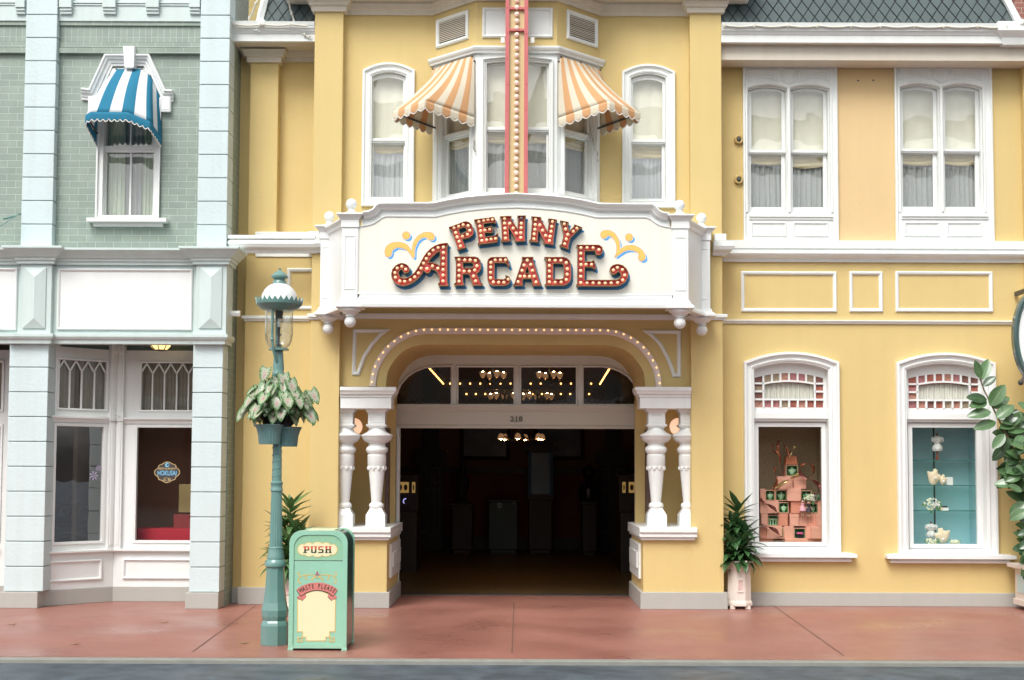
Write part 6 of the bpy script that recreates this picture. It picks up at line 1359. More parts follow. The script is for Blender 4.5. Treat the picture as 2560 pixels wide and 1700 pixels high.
CAL = leafmat('caladium_leaf', ((.50, .28, .25), (.48, .48, .38), (.36, .45, .28)), (.13, .25, .09), (.06, .16, .04), .75)
CAL2 = leafmat('caladium_leaf_green', ((.45, .24, .22), (.42, .46, .32), (.26, .40, .20)), (.07, .19, .05), (.05, .14, .035), .5)
STEM = mat('stem_green', (.09, .13, .05), .5); STEMD = mat('stem_dark', (.05, .04, .03), .6)
# planter basket round the pole and its caladiums
bz1, bz0 = LZ(1063), LZ(1111); BX = thing('planter_basket', 'teal wicker half basket clamped round the street lamp pole', 'planter', (lx, YLm, bz0))
for sg, nm in ((-1, 0), (1, 1)):
    mb = MB(pl_); cx_ = lx + sg*R_(19) + R_(2); dy = -.06 if sg < 0 else .06; dz = 0 if sg < 0 else -R_(5)
    def bp(r, z): return r
    prof = [(R_(25), bz0+dz), (R_(26), bz0+.02+dz), (R_(27.5), (bz0+bz1)/2+dz), (R_(31), bz1-.04+dz), (R_(36), bz1-.005+dz), (R_(37), bz1+dz), (R_(35), bz1+.004+dz), (R_(29), bz1-.05+dz), (R_(25), bz0+.02+dz)]
    mb.lathe(cx_, dy, prof, 96, fn=lambda a, z: 1+.022*math.cos(a*24)+.006*math.sin(z*400), cap=True); 
    build(mb, 'basket', TEALD if sg > 0 else mat('teal_wicker_light', (.13, .24, .235), .4, .15, 20, bump=.2, bs=90), BX, smooth=True)
    mb = MB(pl_); mb.lathe(cx_, dy, [(R_(30), bz1-.05+dz), (R_(30), bz1-.03+dz), (.01, bz1-.02+dz)], 20); build(mb, 'soil', mat('soil', (.03, .02, .015), .95), BX)
mb = MB(pl_); mb.lathe(lx, 0, [(R_(13), bz0+.03), (R_(14), bz0+.05), (R_(14), bz0+.1), (R_(13), bz0+.12)], 20); build(mb, 'clamp', TEAL, BX)
R = random.Random(21)
PLT = thing('caladium_plant', 'bushy caladium with heart shaped leaves blotched white, pink and green, in the lamp basket', 'plant', (lx, YLm, bz1-.03))
stems = MB(pl_); lv = MB(pl_)
for k in range(240):
    a = R.uniform(0, 2*PI); el = R.random()**.8; rad = R_(R.uniform(30, 88)) if el < .7 else R_(R.uniform(2, 66))
    hgt = bz1 + .02 + (LZ(950)-bz1)*(.18+.85*el)*R.uniform(.85, 1.1) * (1 - .25*(rad/R_(80)))
    bx_, by_ = lx+R_(3)+rad*math.cos(a), rad*math.sin(a)*.85
    if by_ < 0 and R.random() < .15: continue
    L_f = R_(R.uniform(24, 44)); wd = L_f*R.uniform(.33, .43)
    outd = Vector((math.cos(a)*.75, math.sin(a)*.75, -R.uniform(.5, 1.1))); nrm = Vector((math.cos(a)*.7, math.sin(a)*.6-.35, .75))
    leaf(lv, (bx_-outd.x*.03, by_-outd.y*.03, hgt+.03), outd, nrm, L_f, wd, heart, droop=R.uniform(.2, .9), fold=R.uniform(.1, .35), m=0 if R.random() < .45 else 1)
    sx0 = lx + (R_(19) if math.cos(a) > 0 else -R_(17)) + R.uniform(-.04, .04); stems.tube([(sx0, R.uniform(-.07, .05), bz1-.05), ((sx0+bx_)/2+R.uniform(-.02, .02), by_*.4, (bz1+hgt)/2+.04), (bx_, by_, hgt+.035)], .0035, 4)
for (u, v, dx) in ((668, 935, -.4), (640, 990, -1), (610, 1035, -1.2), (790, 990, 1), (782, 1040, .8), (735, 965, .6), (715, 950, .2), (690, 965, -.1)):
    x, z = pl_.px(u, v); d_ = Vector((dx*.6, -.25, -.8)); leaf(lv, (x-d_.x*.05, -R_(30), z+.05), d_, Vector((dx*.4, -.8, .5)), R_(42), R_(16), heart, droop=.5, fold=.2, m=0); stems.tube([(lx+dx*.05, 0, bz1-.04), (x, -.05, z+.06)], .0035, 4)
build(lv, 'foliage', [CAL, CAL2], PLT, smooth='all', fixn=False); build(stems, 'stems', STEMD, PLT)
# ------------------------------------------------------------------ dracaena pots
def dracaena(px_u, px_v, Y, hpx, spread, pot_r, label, potlabel, seed, pot_top_v, pot_bot=None, lmat=None):
    fr = plane(Y); x, _ = fr.px(px_u, px_v); k = (Y-CAMY)/F; zt = fr.px(px_u, pot_top_v)[1]
    P = thing('plant_pot', potlabel, 'plant pot', (x, Y, 0)); r8 = 1/math.cos(PI/8)
    mb = MB(fr); r = pot_r
    mb.lathe(x, 0, [(r*1.12*r8, .035), (r*1.12*r8, .07), (r*1.02*r8, .10), (r*.98*r8, zt-.14), (r*1.0*r8, zt-.12), (r*1.16*r8, zt-.05), (r*1.24*r8, zt-.035), (r*1.24*r8, zt), (r*1.05*r8, zt), (r*1.0*r8, zt-.05)], 8, ph=PI/8)
    build(mb, 'pot', POTC, P, .006)
    for q in range(4):
        mb = MB(fr); a = PI/4+q*PI/2; cx_, cy_ = x+r*.95*math.cos(a), r*.95*math.sin(a); mb.box(cx_-.03, cx_+.03, cy_-.03, cy_+.03, 0, .036); build(mb, 'foot', POTC, P, .004)
    mb = MB(fr); mb.sweep(opening(x-r*.26, x+r*.26, .2, zt-.22), [(0, -r*.99), (0, -r*.99-.012), (.010, -r*.99-.012), (.012, -r*.99)], closed=True); mb.box(x-r*.24, x+r*.24, -r*.99-.003, -r*.9, .21, zt-.23, m=1); build(mb, 'panel', [POTC, PINK], P)
    mb = MB(fr); mb.lathe(x, 0, [(r, zt-.06), (.01, zt-.04)], 12); build(mb, 'soil', mat('soil_dark', (.03, .02, .015), .95), P)
    D = thing('dracaena', label, 'plant', (x, Y, zt-.05)); R = random.Random(seed); lv = MB(fr); st = MB(fr)
    H = hpx*k; sp = spread*k
    canes = [(0, 0, H*.72), (-.05, .03, H*.5), (.06, -.02, H*.42), (.02, -.07, H*.25), (-.05, -.06, H*.14)]
    for (cx_, cy_, ch) in canes:
        st.tube([(x+cx_*.5, cy_*.5, zt-.06), (x+cx_, cy_, zt+ch*.5), (x+cx_*1.4, cy_, zt+ch)], .012, 6)
        n = 42
        for i in range(n):
            t = i/n; a = i*2.4+R.uniform(-.3, .3); zz_ = zt + ch - (1-t)*min(H*.40, ch*.95)
            up = .05 + 1.5*t*t; d = Vector((math.cos(a), math.sin(a)*.8, up)); L_ = sp*R.uniform(.6, .95)
            if (d.y > .5): L_ *= .6
            leaf(lv, (x+cx_*1.3, cy_, zz_), d, Vector((-math.cos(a)*up, -math.sin(a)*up, 1.1)), L_, L_*.16, lance, droop=R.uniform(.8, 1.7)*(1.2-t), fold=.3, nl=7, nw=2)
    build(lv, 'foliage', lmat or DRA, D, smooth='all', fixn=False); build(st, 'trunk', STEM, D)
POTC = mat('pot_cream', (.74, .66, .58), .4, .04, 3, streak=.05); PINK = mat('pot_pink', (.66, .47, .43), .45, .04, 3)
DRA = greenleaf('dracaena_leaf', (.038, .10, .034), (.07, .15, .05)); DRA2 = greenleaf('dracaena_leaf_light', (.075, .15, .05), (.13, .22, .08))
dracaena(1846, 1400, .14, 182, 70, .135, 'dark green dracaena in the cream octagonal pot beside the right pier', 'tall cream octagonal pot with a pink panel beside the right pier', 3, 1400)
dracaena(724, 1400, -.35, 215, 78, .14, 'lighter green dracaena half hidden behind the street lamp and bin', 'cream octagonal pot almost hidden behind the street lamp and bin', 8, 1416, lmat=DRA2)
# ------------------------------------------------------------------ rubber plant at the right edge
fr = plane(-.25); PB2 = thing('planter_box', 'cream planter box with pale blue panels cut off by the right edge', 'planter', (fr.px(2600, 1400)[0], -.25, 0))
x0, x1 = fr.px(2541, 1480)[0]+.16, fr.px(2541, 1480)[0]+.70; ztp = fr.px(2550, 1415)[1]
mb = MB(fr); mb.box(x0+.02, x1-.02, .0, .5, .10, ztp-.06); mb.box(x0-.0, x1+.0, -.02, .52, .05, .12); mb.box(x0, x1, -.02, .52, ztp-.07, ztp-.05); mb.box(x0-.05, x1+.05, -.07, .57, ztp-.05, ztp); build(mb, 'box', POTC, PB2, .006)
for a in (x0+.0, x1-.08): mb = MB(fr); mb.box(a+.01, a+.07, .0, .06, 0, .05); build(mb, 'foot', POTC, PB2)
mb = MB(fr); mb.box(x0+.07, x0+.28, -.006, .01, .2, ztp-.13); mb.box(x0+.32, x1-.07, -.006, .01, .2, ztp-.13); mb.box(x0+.012, x0+.03, .08, .42, .2, ztp-.13); build(mb, 'panel', mat('pale_blue_panel', (.50, .66, .66), .5), PB2, .003)
RUB = greenleaf('rubber_leaf', (.07, .14, .055), (.16, .26, .12), .22); RUB2 = greenleaf('rubber_leaf_dark', (.028, .065, .025), (.09, .15, .06), .2)
RT = thing('rubber_plant', 'tall rubber plant with broad glossy oval leaves leaning left over the display window', 'plant', (fr.px(2590, 1400)[0], -.1, ztp)); R = random.Random(4)
lv = MB(fr); st = MB(fr); xb_ = fr.px(2600, 1400)[0]
main = [(2600, 1415), (2585, 1300), (2575, 1180), (2545, 1140), (2528, 1112), (2510, 1075), (2490, 1035), (2475, 1005), (2460, 975), (2450, 945)]
def fpt(u, v, y=.1): p = fr.px(u, v, y); return (p[0], y, p[1])
st.tube([fpt(*p) for p in main], [.016]*4+[.012]*3+[.009]*3, 8)
for stem in ([(2610, 1415), (2620, 1250), (2610, 1120), (2600, 1020), (2590, 960)], [(2600, 1415), (2570, 1340), (2560, 1260)]): st.tube([fpt(*p, .2) for p in stem], .012, 8)
def rleaf(u, v, y, du, dv, L, m=None, dy=None):
    p = fpt(u, v, y); d = Vector((du, R.uniform(-.5, .1) if dy is None else dy, -dv)); n = Vector((R.uniform(-.3, .1)-.1*du, -1.0, .55)); leaf(lv, p, d, n, L*.0047, L*.0047*R.uniform(.22, .29), oval, droop=R.uniform(.2, .8), fold=.18, nl=9, nw=4, m=(0 if R.random() < .7 else 1) if m is None else m)
for a in ((2452, 946, -.4, -1, 50), (2455, 950, .35, -1, 62), (2458, 965, .7, -.8, 40), (2468, 1000, -1, -.3, 55), (2468, 1005, -.95, .1, 52), (2475, 1015, .55, -1, 65), (2480, 1020, .9, -.7, 55), (2478, 1030, -1, -.0, 62), (2490, 1045, .9, -.8, 60), (2490, 1055, -1, .15, 62), (2500, 1070, 1, -.5, 55), (2512, 1085, -.9, .9, 50), (2518, 1095, -.4, 1, 40), (2525, 1110, -.95, .7, 62), (2520, 1080, .9, -.5, 70)):
    rleaf(a[0], a[1], R.uniform(.0, .12), a[2], a[3], a[4])
for k in range(190):
    v = R.uniform(1020, 1410); w_ = 30+35*math.sin(min(1, (v-980)/300)*PI)*.9; u = 2592+R.uniform(-.8, .6)*w_ - (20 if v < 1230 else 0)+(10 if v > 1290 else 0)
    sg = -1 if u < 2592 else 1; rleaf(u, v, R.uniform(-.05, .35), sg*R.uniform(.2, 1), R.uniform(-.7, 1.0), R.uniform(34, 54))
build(lv, 'foliage', [RUB, RUB2], RT, smooth='all', fixn=False); build(st, 'trunk', mat('stem_brown', (.14, .12, .06), .6), RT, smooth=True)
# ================================================================== WASTE BIN
fB = plane(-3.52); BN = thing('waste_bin', 'mint green swing top waste bin reading PUSH and WASTE PLEASE beside the street lamp', 'bin', (fB.px(793, 1500)[0], -3.25, 0))
def bz(x, y, d=0): return fB.px(720+x/5.056, 1320+y/5.056, d)
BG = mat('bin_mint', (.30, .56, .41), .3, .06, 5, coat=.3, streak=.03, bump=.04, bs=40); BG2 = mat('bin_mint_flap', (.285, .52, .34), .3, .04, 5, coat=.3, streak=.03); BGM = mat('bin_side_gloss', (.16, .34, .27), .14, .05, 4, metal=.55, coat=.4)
BGO = mat('bin_gold', (.66, .47, .15), .45, .03); BCR = mat('bin_cream', (.78, .72, .45), .45, .03); BRD = mat('bin_red', (.62, .06, .03), .45, .02); BDK = mat('bin_dark', (.025, .03, .02), .5, .02); BPK = mat('bin_banner', (.62, .20, .17), .45, .03); BMG = mat('bin_magenta', (.45, .05, .12), .45, .02)
xa, zb_ = bz(3, 1510); xb2 = bz(740, 1510)[0]; ztt = bz(370, 30)[1]; rr = .115
def binout(o=0, zbot=.0):
    a, b, t = xa+o, xb2-o, ztt-o; r = rr*1.0
    pts = [(a, zbot), (b, zbot)]
    for k in range(13): an = PI/2*k/12; pts.append((b-r+r*math.cos(an), t-r+r*math.sin(an)))
    for k in range(13): an = PI/2+PI/2*k/12; pts.append((a+r+r*math.cos(an), t-r+r*math.sin(an)))
    return pts
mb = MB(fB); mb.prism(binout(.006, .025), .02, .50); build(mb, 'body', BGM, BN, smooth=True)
mb = MB(fB); mb.prism(binout(0, .02), -.012, .02, [binout(.041, .05)]); mb.prism(binout(.0, .02), .49, .52)
i = bz(0, 0)
build(mb, 'frame', BG, BN, .003, smooth=True)
zfl = bz(370, 413)[1]
mb = MB(fB); mb.box(xa+.038, xb2-.038, .0, .02, .05, zfl-.004); build(mb, 'front_panel', BG, BN, .002)
fo_ = [p for p in binout(.042, zfl+.003)]
mb = MB(fB); mb.prism(fo_, -.004, .02); build(mb, 'push_flap', BG2, BN, .003)
for a in (xa, xb2-.04):
    mb = MB(fB); mb.box(a-.004, a+.044, -.015, .03, 0, .022); mb.box(a-.004, a+.044, .47, .52, 0, .022); build(mb, 'foot', BG, BN, .002)
riv = [(75, 120, -.012), (155, 62, -.012), (300, 52, -.012), (447, 52, -.012), (592, 62, -.012), (672, 112, -.012)] + [(20, y, -.012) for y in (440, 550, 690, 830, 970, 1115, 1260, 1480)] + [(715, y, -.012) for y in (440, 545, 690, 830, 970, 1110, 1250, 1475)]
riv += [(x, y, -.004) for x in (127, 292, 458, 622) for y in (125, 148)] + [(x, 1472, 0) for x in (222, 438, 655)]
for x, y, d in riv: mb = MB(fB); p = bz(x, y); mb.ball((p[0], d, p[1]), .006, 8, 4, sc=(1, .6, 1)); build(mb, 'rivet', BG, BN)
mb = MB(fB); mb.box((xa+xb2)/2-.13, (xa+xb2)/2+.12, .05, .45, ztt-.008, ztt-.003); build(mb, 'top_sticker', BCR, BN)
cnt = [0]
def lay(mb, pts, lev, m=None, holes=()):
    cnt[0] += 1; y = -lev*.0006 - (cnt[0] % 12)*.00003; mb.prism(pts, y-.0004, y, holes, m=m)
def B(*pts): return ccw([bz(x, y) for x, y in pts])
def ell2(cx, cy, rx, ry, n=22): return B(*[(cx+rx*math.cos(2*PI*k/n), cy+ry*math.sin(2*PI*k/n)) for k in range(n)])
def stroke(mb, pts, w_, lev, m=None):
    for a, b in zip(pts, pts[1:]):
        d = Vector((b[0]-a[0], b[1]-a[1])); d = d.normalized() if d.length else Vector((1, 0)); n = Vector((-d.y, d.x))*w_/2
        lay(mb, B((a[0]-n.x, a[1]-n.y), (b[0]-n.x, b[1]-n.y), (b[0]+n.x, b[1]+n.y), (a[0]+n.x, a[1]+n.y)), lev, m); lay(mb, ell2(b[0], b[1], w_/2, w_/2, 8), lev, m)
fpush = 8   # sits on the flap, 4 mm proud
mb = MB(fB); E_ = [(375, 272, 90, 92), (265, 272, 75, 84), (482, 272, 78, 84), (185, 272, 55, 64), (565, 272, 55, 64)]
for e in E_: lay(mb, ell2(e[0], e[1], e[2]+11, e[3]+9), 8, 0)
for e in E_: lay(mb, ell2(*e), 9, 1)
build(mb, 'push_plaque', [BGO, BCR], BN)
mb = MB(fB)
PU = {'P': [(.15, 0, .42, 1), (0, 0, .85, .15), (.74, .08, 1, .56), (.3, .48, .85, .64), (0, .86, .6, 1)], 'U': [(.08, 0, .33, .92), (.68, 0, .92, .92), (.18, .84, .83, 1), (0, 0, .43, .14), (.58, 0, 1, .14)],
      'S': [(.12, 0, 1, .16), (0, .08, .27, .5), (.12, .42, .9, .58), (.73, .5, 1, .92), (0, .84, .9, 1)], 'H': [(.1, 0, .34, 1), (.66, 0, .9, 1), (.3, .42, .7, .58), (0, 0, .45, .13), (.55, 0, 1, .13), (0, .87, .45, 1), (.55, .87, 1, 1)]}
for ch, x0_, x1_ in (('P', 195, 272), ('U', 286, 368), ('S', 384, 450), ('H', 468, 552)):
    for r_ in PU[ch]:
        X0, X1 = x0_+(x1_-x0_)*r_[0], x0_+(x1_-x0_)*r_[2]; Y0, Y1 = 230+86*r_[1], 230+86*r_[3]; ym = 268
        if Y0 < ym: lay(mb, B((X0, Y0), (X1, Y0), (X1, min(Y1, ym)), (X0, min(Y1, ym))), 11, 0)
        if Y1 > ym: lay(mb, B((X0, max(Y0, ym)), (X1, max(Y0, ym)), (X1, Y1), (X0, Y1)), 11, 1)
build(mb, 'push_lettering', [BRD, BDK], BN)
mb = MB(fB)
for sg in (0, 1):
    f_ = (lambda x: x) if sg == 0 else (lambda x: 740-x)
    for pth in ([(152, 560), (132, 562), (128, 590), (150, 612), (200, 600), (250, 588), (300, 590), (340, 610), (370, 632)], [(160, 620), (132, 645), (130, 680), (150, 697), (164, 688)], [(240, 598), (218, 620), (228, 645), (246, 642)], [(345, 620), (312, 632), (296, 655), (318, 658)]):
        stroke(mb, [(f_(x), y) for x, y in pth], 12, 2)
build(mb, 'scroll_ornament', BGO, BN)
mb = MB(fB); lay(mb, ell2(370, 573, 10, 26), 4); lay(mb, B((330, 578), (345, 582), (368, 602), (352, 600)), 4); lay(mb, B((410, 578), (395, 582), (372, 602), (388, 600)), 4); build(mb, 'palmette', BMG, BN)
mb = MB(fB)
top_ = [(140+455*k/16, 900-112*math.sin(PI*k/16)) for k in range(17)]
def pan(o): return top_[:1] and [(122-o, 1310+o), (122-o, 900)] + [(x + (-o if x < 370 else o)*.5, y-o) for x, y in top_] + [(600+o, 900), (593+o, 1310+o), (524+o, 1310+o), (524+o, 1378+o), (478+o, 1378+o), (478+o, 1425+o), (230-o, 1425+o), (230-o, 1378+o), (188-o, 1378+o), (188-o, 1310+o)]
lay(mb, B(*pan(7)), 2, 0); lay(mb, B(*[(x*1 if 1 else x, y) for x, y in pan(-4)]), 4, 1)
for x0_ in (118, 524):
    lay(mb, B((x0_, 1382), (x0_+68, 1382), (x0_+68, 1440), (x0_, 1440)), 5, 0, [list(reversed(B((x0_+13, 1395), (x0_+55, 1395), (x0_+55, 1427), (x0_+13, 1427))))])
build(mb, 'cream_panel', [BGO, BCR], BN)
mb = MB(fB); up_ = [(108, 775), (180, 727), (270, 697), (370, 686), (470, 697), (560, 727), (628, 775)]; dn_ = [(572, 858), (505, 812), (440, 790), (370, 782), (300, 790), (235, 812), (165, 858)]
for sg in (0, 1):
    f_ = (lambda x: x) if sg == 0 else (lambda x: 737-x)
    tl_ = [(118, 868), (150, 838), (228, 842), (232, 868), (182, 918), (165, 900), (128, 890)]
    lay(mb, B(*[(f_(x)-3, y+7) for x, y in tl_]), 5, 1); lay(mb, B(*[(f_(x), y) for x, y in tl_]), 6, 0)
lay(mb, B(*[(x-2, y+11) for x, y in up_+dn_]), 8, 1); lay(mb, B(*(up_+dn_)), 9, 0)
build(mb, 'banner', [BPK, BDK], BN)
Rr = 420
for k, ch in enumerate('WASTE PLEASE'):
    a = (k-5.4)*.094
    if ch == ' ': continue
    mb = MB(fB); p = bz(370+Rr*math.sin(a), 736+Rr-Rr*math.cos(a)); put_text(mb, ch, p[0], -.0062, p[1], .058, .0003, .58, -a, offset=.0016)
    build(mb, 'banner_letter', BDK, BN)

# ================================================================== SHOP DISPLAYS
def casebox(parent, gl, m, depth=.62, mfloor=None):
    la, lb, lc, le = gl; mb = MB(PR); e = .10
    mb.box(la-e, lb+e, .16+depth, .19+depth, lc-e, le+.2); mb.box(la-e-.02, la-e, .165, .19+depth, lc-e, le+.2); mb.box(lb+e, lb+e+.02, .165, .19+depth, lc-e, le+.2)
    mb.box(la-e, lb+e, .165, .16+depth, le+.2, le+.22); mb.box(la-e, lb+e, .165, .16+depth, lc-.03-.02, lc-.03); return build(mb, 'display_case', m, parent)
BRN = mat('speckled_brown', (.20, .15, .085), .8, .5, 60, c2=(.42, .33, .20)); TEALW = mat('case_blue', (.46, .62, .68), .7, .04, 2)
casebox(RB, lowdef[0]['glass'], BRN); casebox(RB, lowdef[1]['glass'], TEALW, .5)
ZA = lambda x, y, Y: plane(Y).px(1870+x/5.057, 1060+y/5.057)
PNK = mat('box_pink', (.80, .40, .29), .65, .06, 9); PNK2 = mat('box_pink_deep', (.70, .28, .18), .65, .06, 9); GIN = mat('box_green_lining', (.11, .30, .09), .7, .1, 9); GPL = mat('pale_green_bust', (.50, .76, .48), .6, .06, 12)
def gbox(x0, y0, x1, y1, openb=False, Y=.95, lab=None, m=PNK):
    a, b = ZA(x0, y1, Y), ZA(x1, y0, Y); fr = plane(Y); mb = MB(fr); X0, Z0, X1, Z1 = a[0], a[1], b[0], b[1]
    if openb:
        t_ = .008; d = .11
        mb.prism(opening(X0, X1, Z0, Z1), 0, d, [opening(X0+t_, X1-t_, Z0+t_, Z1-t_)]); mb.box(X0, X1, d, d+.01, Z0, Z1)
        i = MB(fr); q = opening(X0+t_+.001, X1-t_-.001, Z0+t_+.001, Z1-t_-.001); i.prism(q, .004, d-.002, [opath(q, .004)]); i.box(q[0][0], q[1][0], d-.004, d-.001, q[0][1], q[2][1])
        t = thing('gift_box', lab, 'box', ((X0+X1)/2, Y, Z0), 'stacked pink gift boxes'); build(mb, 'shell', m, t, .002); build(i, 'lining', GIN, t)
    else:
        mb.box(X0, X1, 0, .15, Z0, Z1); mb.box(X0-.002, X1+.002, -.003, .15, Z1-(Z1-Z0)*.3, Z1+.002); o = build(mb, 'gift_box', m, None, .003); tag(o, lab or 'plain closed pink box in the pyramid of stacked gift boxes', 'box', 'stacked pink gift boxes')
    return (X0, X1, Z0, Z1)
O = 'open pink box with green lining, '
for b in ((375, 665, 565, 830), (575, 665, 735, 820), (155, 820, 215, 970), (495, 815, 668, 972), (155, 975, 238, 1130), (242, 975, 386, 1130), (545, 972, 724, 1130), (170, 1135, 247, 1288), (390, 1135, 503, 1288), (530, 1135, 640, 1290), (642, 1135, 758, 1290), (762, 1135, 863, 1290), (866, 1135, 950, 1290), (150, 1293, 234, 1450), (238, 1293, 428, 1450), (460, 1293, 577, 1450), (735, 1295, 798, 1450), (800, 1295, 950, 1450), (150, 1453, 320, 1540), (470, 1453, 600, 1540), (602, 1453, 760, 1540), (762, 1453, 950, 1540), (885, 975, 950, 1132)):
    gbox(*b, Y=.92+random.uniform(-.03, .05), m=PNK if random.random() < .75 else PNK2)
bust = lambda cx, cz, s, m, label, Y=.97, tilt=0: None
def bustobj(cx, cy, hpx, wpx, Y, m, name, label, group, Zf=ZA, tilt=0, ped=False):
    fr = plane(Y); sh = [(-.10, -.5), (.10, -.5), (.22, -.42), (.40, -.18), (.52, .10), (.56, .24), (.44, .25), (.28, .27), (.17, .34), (.14, .52), (-.14, .52), (-.17, .34), (-.28, .27), (-.44, .25), (-.56, .24), (-.52, .10), (-.40, -.18), (-.22, -.42)]
    c, s_ = math.cos(tilt), math.sin(tilt); pts = ccw([Zf(cx+(x*c-y*s_)*wpx, cy-(x*s_+y*c)*hpx, Y) for x, y in sh]); mb = MB(fr)
    n = len(pts); cxm = sum(p[0] for p in pts)/n; czm = sum(p[1] for p in pts)/n
    loops = []
    for f, d in ((1, .012), (.97, .002), (.8, -.008), (.45, -.014), (.1, -.016)): loops.append([mb.P(cxm+(x-cxm)*f, d, czm+(z-czm)*f) for x, z in pts])
    for A, Bq in zip(loops, loops[1:]):
        for k in range(n): j = (k+1) % n; mb.face([A[k], A[j], Bq[j], Bq[k]])
    mb.face(loops[-1]); mb.face(list(reversed(loops[0]))); o = build(mb, name, m, None, smooth='all'); tag(o, label, 'jewellery bust', group); return o
G_ = 'green necklace busts'
for (x0, y0, x1, y1, what, blab) in ((480, 520, 635, 660, 'topmost of the pyramid, holding a green necklace bust', 'green necklace bust in the topmost open box of the pyramid'), (218, 835, 342, 968, 'leftmost of the upper open boxes', 'green necklace bust in the leftmost upper open box'), (346, 835, 492, 970, 'second from left in the upper open row', 'green bust with a cream necklace in the second upper open box'), (670, 840, 805, 972, 'upper right, beside cream flowers', 'green bust behind the cream flowers, upper right'),
        (388, 990, 514, 1128, 'centre of the pyramid under the upper row', 'large green bust in the open box at the centre of the pyramid'), (728, 1000, 884, 1130, 'right side below the flowers, with a dark doll', 'tilted green bust in the open box at the right side'), (250, 1150, 386, 1290, 'left side with pale green shelves inside', None), (580, 1315, 728, 1452, 'low right of centre holding a black hat', None), (430, 1300, 456, 1450, 'narrow and turned, low left of centre', None), (322, 1470, 468, 1540, 'lowest, at the sill of the window', None)):
    r_ = gbox(x0, y0, x1, y1, True, lab=O + what)
    if blab: bustobj((x0+x1)/2, (y0+y1)/2+8, (y1-y0)*.72, (x1-x0)*.62, 1.0, GPL, 'necklace_bust', blab, G_, tilt=.4 if 'tilted' in blab else 0)
mb = MB(plane(.98)); a, b = ZA(258, 1240, .98), ZA(378, 1190, .98); mb.box(a[0], b[0], 0, .06, a[1]+.03, a[1]+.045); [mb.box(a[0]+.02+.035*k, a[0]+.034+.035*k, .01, .05, a[1]-.03, a[1]+.03) for k in range(3)]; mb.box(a[0], b[0], 0, .06, a[1]-.045, a[1]-.03)
o = build(mb, 'ring_stand', GPL); tag(o, 'pale green two tier ring stand inside the left open box', 'stand')
p = ZA(660, 1400, .98); mb = MB(plane(.96)); mb.lathe(p[0], .05, [(.002, p[1]-.045), (.065, p[1]-.04), (.07, p[1]-.03), (.04, p[1]-.02), (.035, p[1]+.02), (.01, p[1]+.03)], 18); H_ = thing('doll_hat', 'little black hat with a pink bow in the low open box', 'hat', (p[0], 1.0, p[1]-.04)); build(mb, 'hat', mat('black_felt', (.015, .012, .015), .8), H_, smooth=True)
HP_ = mat('hot_pink', (.75, .12, .30), .6); mb = MB(plane(.92)); [mb.ball((p[0]+dx, .03, p[1]+.02), .016, 8, 6, sc=(1.5, .7, .8)) for dx in (-.03, .01)]; build(mb, 'bow', HP_, H_, smooth=True)
SKN = mat('doll_skin', (.62, .38, .27), .6); 
def doll(x, y, m1, label, Zf=ZA, Y=.88, sc=1.0):
    p = Zf(x, y, Y); fr = plane(Y); D = thing('doll', label, 'doll', (p[0], Y, p[1]-.1*sc)); q = lambda dz: p[1]+dz*sc
    mb = MB(fr); mb.tube([(p[0]-.012*sc, 0, q(-.11)), (p[0]-.012*sc, 0, q(-.04))], .007*sc, 6); mb.tube([(p[0]+.012*sc, 0, q(-.11)), (p[0]+.012*sc, 0, q(-.04))], .007*sc, 6); mb.tube([(p[0]-.04*sc, -.005, q(-.02)), (p[0], 0, q(.035)), (p[0]+.04*sc, -.005, q(-.02))], .007*sc, 6); mb.ball((p[0], 0, q(.065)), .022*sc, 12, 8); build(mb, 'body', SKN, D, smooth=True)
    mb = MB(fr); mb.lathe(p[0], 0, [(.045*sc, q(-.05)), (.036*sc, q(-.02)), (.018*sc, q(.01)), (.024*sc, q(.035)), (.01*sc, q(.045))], 16); build(mb, 'dress', m1, D, smooth=True)
    mb = MB(fr); mb.ball((p[0], .006*sc, q(.074)), .024*sc, 10, 8); build(mb, 'hair', mat('doll_hair', (.03, .02, .02), .7), D, smooth=True)
doll(690, 1045, mat('pink_dress', (.78, .40, .48), .6), 'small doll in a pale pink dress in front of the pink boxes'); doll(768, 1060, mat('black_dress', (.03, .02, .035), .6), 'small doll in a black dress with pink details in the right open box')
FLW = mat('cream_petals', (.72, .74, .42), .7, .15, 40, c2=(.85, .84, .7)); FLW2 = mat('white_petals', (.82, .82, .76), .7, .05, 30); LFG = mat('posy_leaf', (.10, .22, .09), .5, .2, 20)
def posy(x, y, rx, ry, Y, label, Zf=ZA, sc=5.057, seed=1, ws=True):
    R = random.Random(seed); k = (Y-CAMY)/F/sc; p = Zf(x, y, Y); T_ = thing('flower_posy', label, 'flowers', (p[0], Y, p[1]-ry*k)); mb = MB(plane(Y))
    for i in range(60):
        a = R.uniform(0, 2*PI); r = R.random()**.5; cx_, cz_ = p[0]+rx*k*r*math.cos(a), p[1]+ry*k*r*math.sin(a); yy = -.03*(1-r)+R.uniform(-.01, .01)
        m = 0 if not ws or math.cos(a) < .4 else 1
        for j in range(4): b = PI/2*j+a; mb.ball((cx_+.006*math.cos(b), yy, cz_+.006*math.sin(b)), .006, 6, 4, m=m, sc=(1, .5, 1))
    build(mb, 'petals', [FLW, FLW2], T_, smooth='all'); mb = MB(plane(Y))
    for i in range(7): a = R.uniform(PI*.8, PI*2.2); leaf(mb, (p[0]+rx*k*.6*math.cos(a), .0, p[1]+ry*k*.6*math.sin(a)), Vector((math.cos(a), -.2, math.sin(a))), Vector((0, -1, .3)), rx*k*.8, rx*k*.22, oval, nl=5, nw=2)
    build(mb, 'leaves', LFG, T_, fixn=False)
posy(795, 935, 85, 45, .9, 'bunch of cream flowers on the pink boxes at the right')
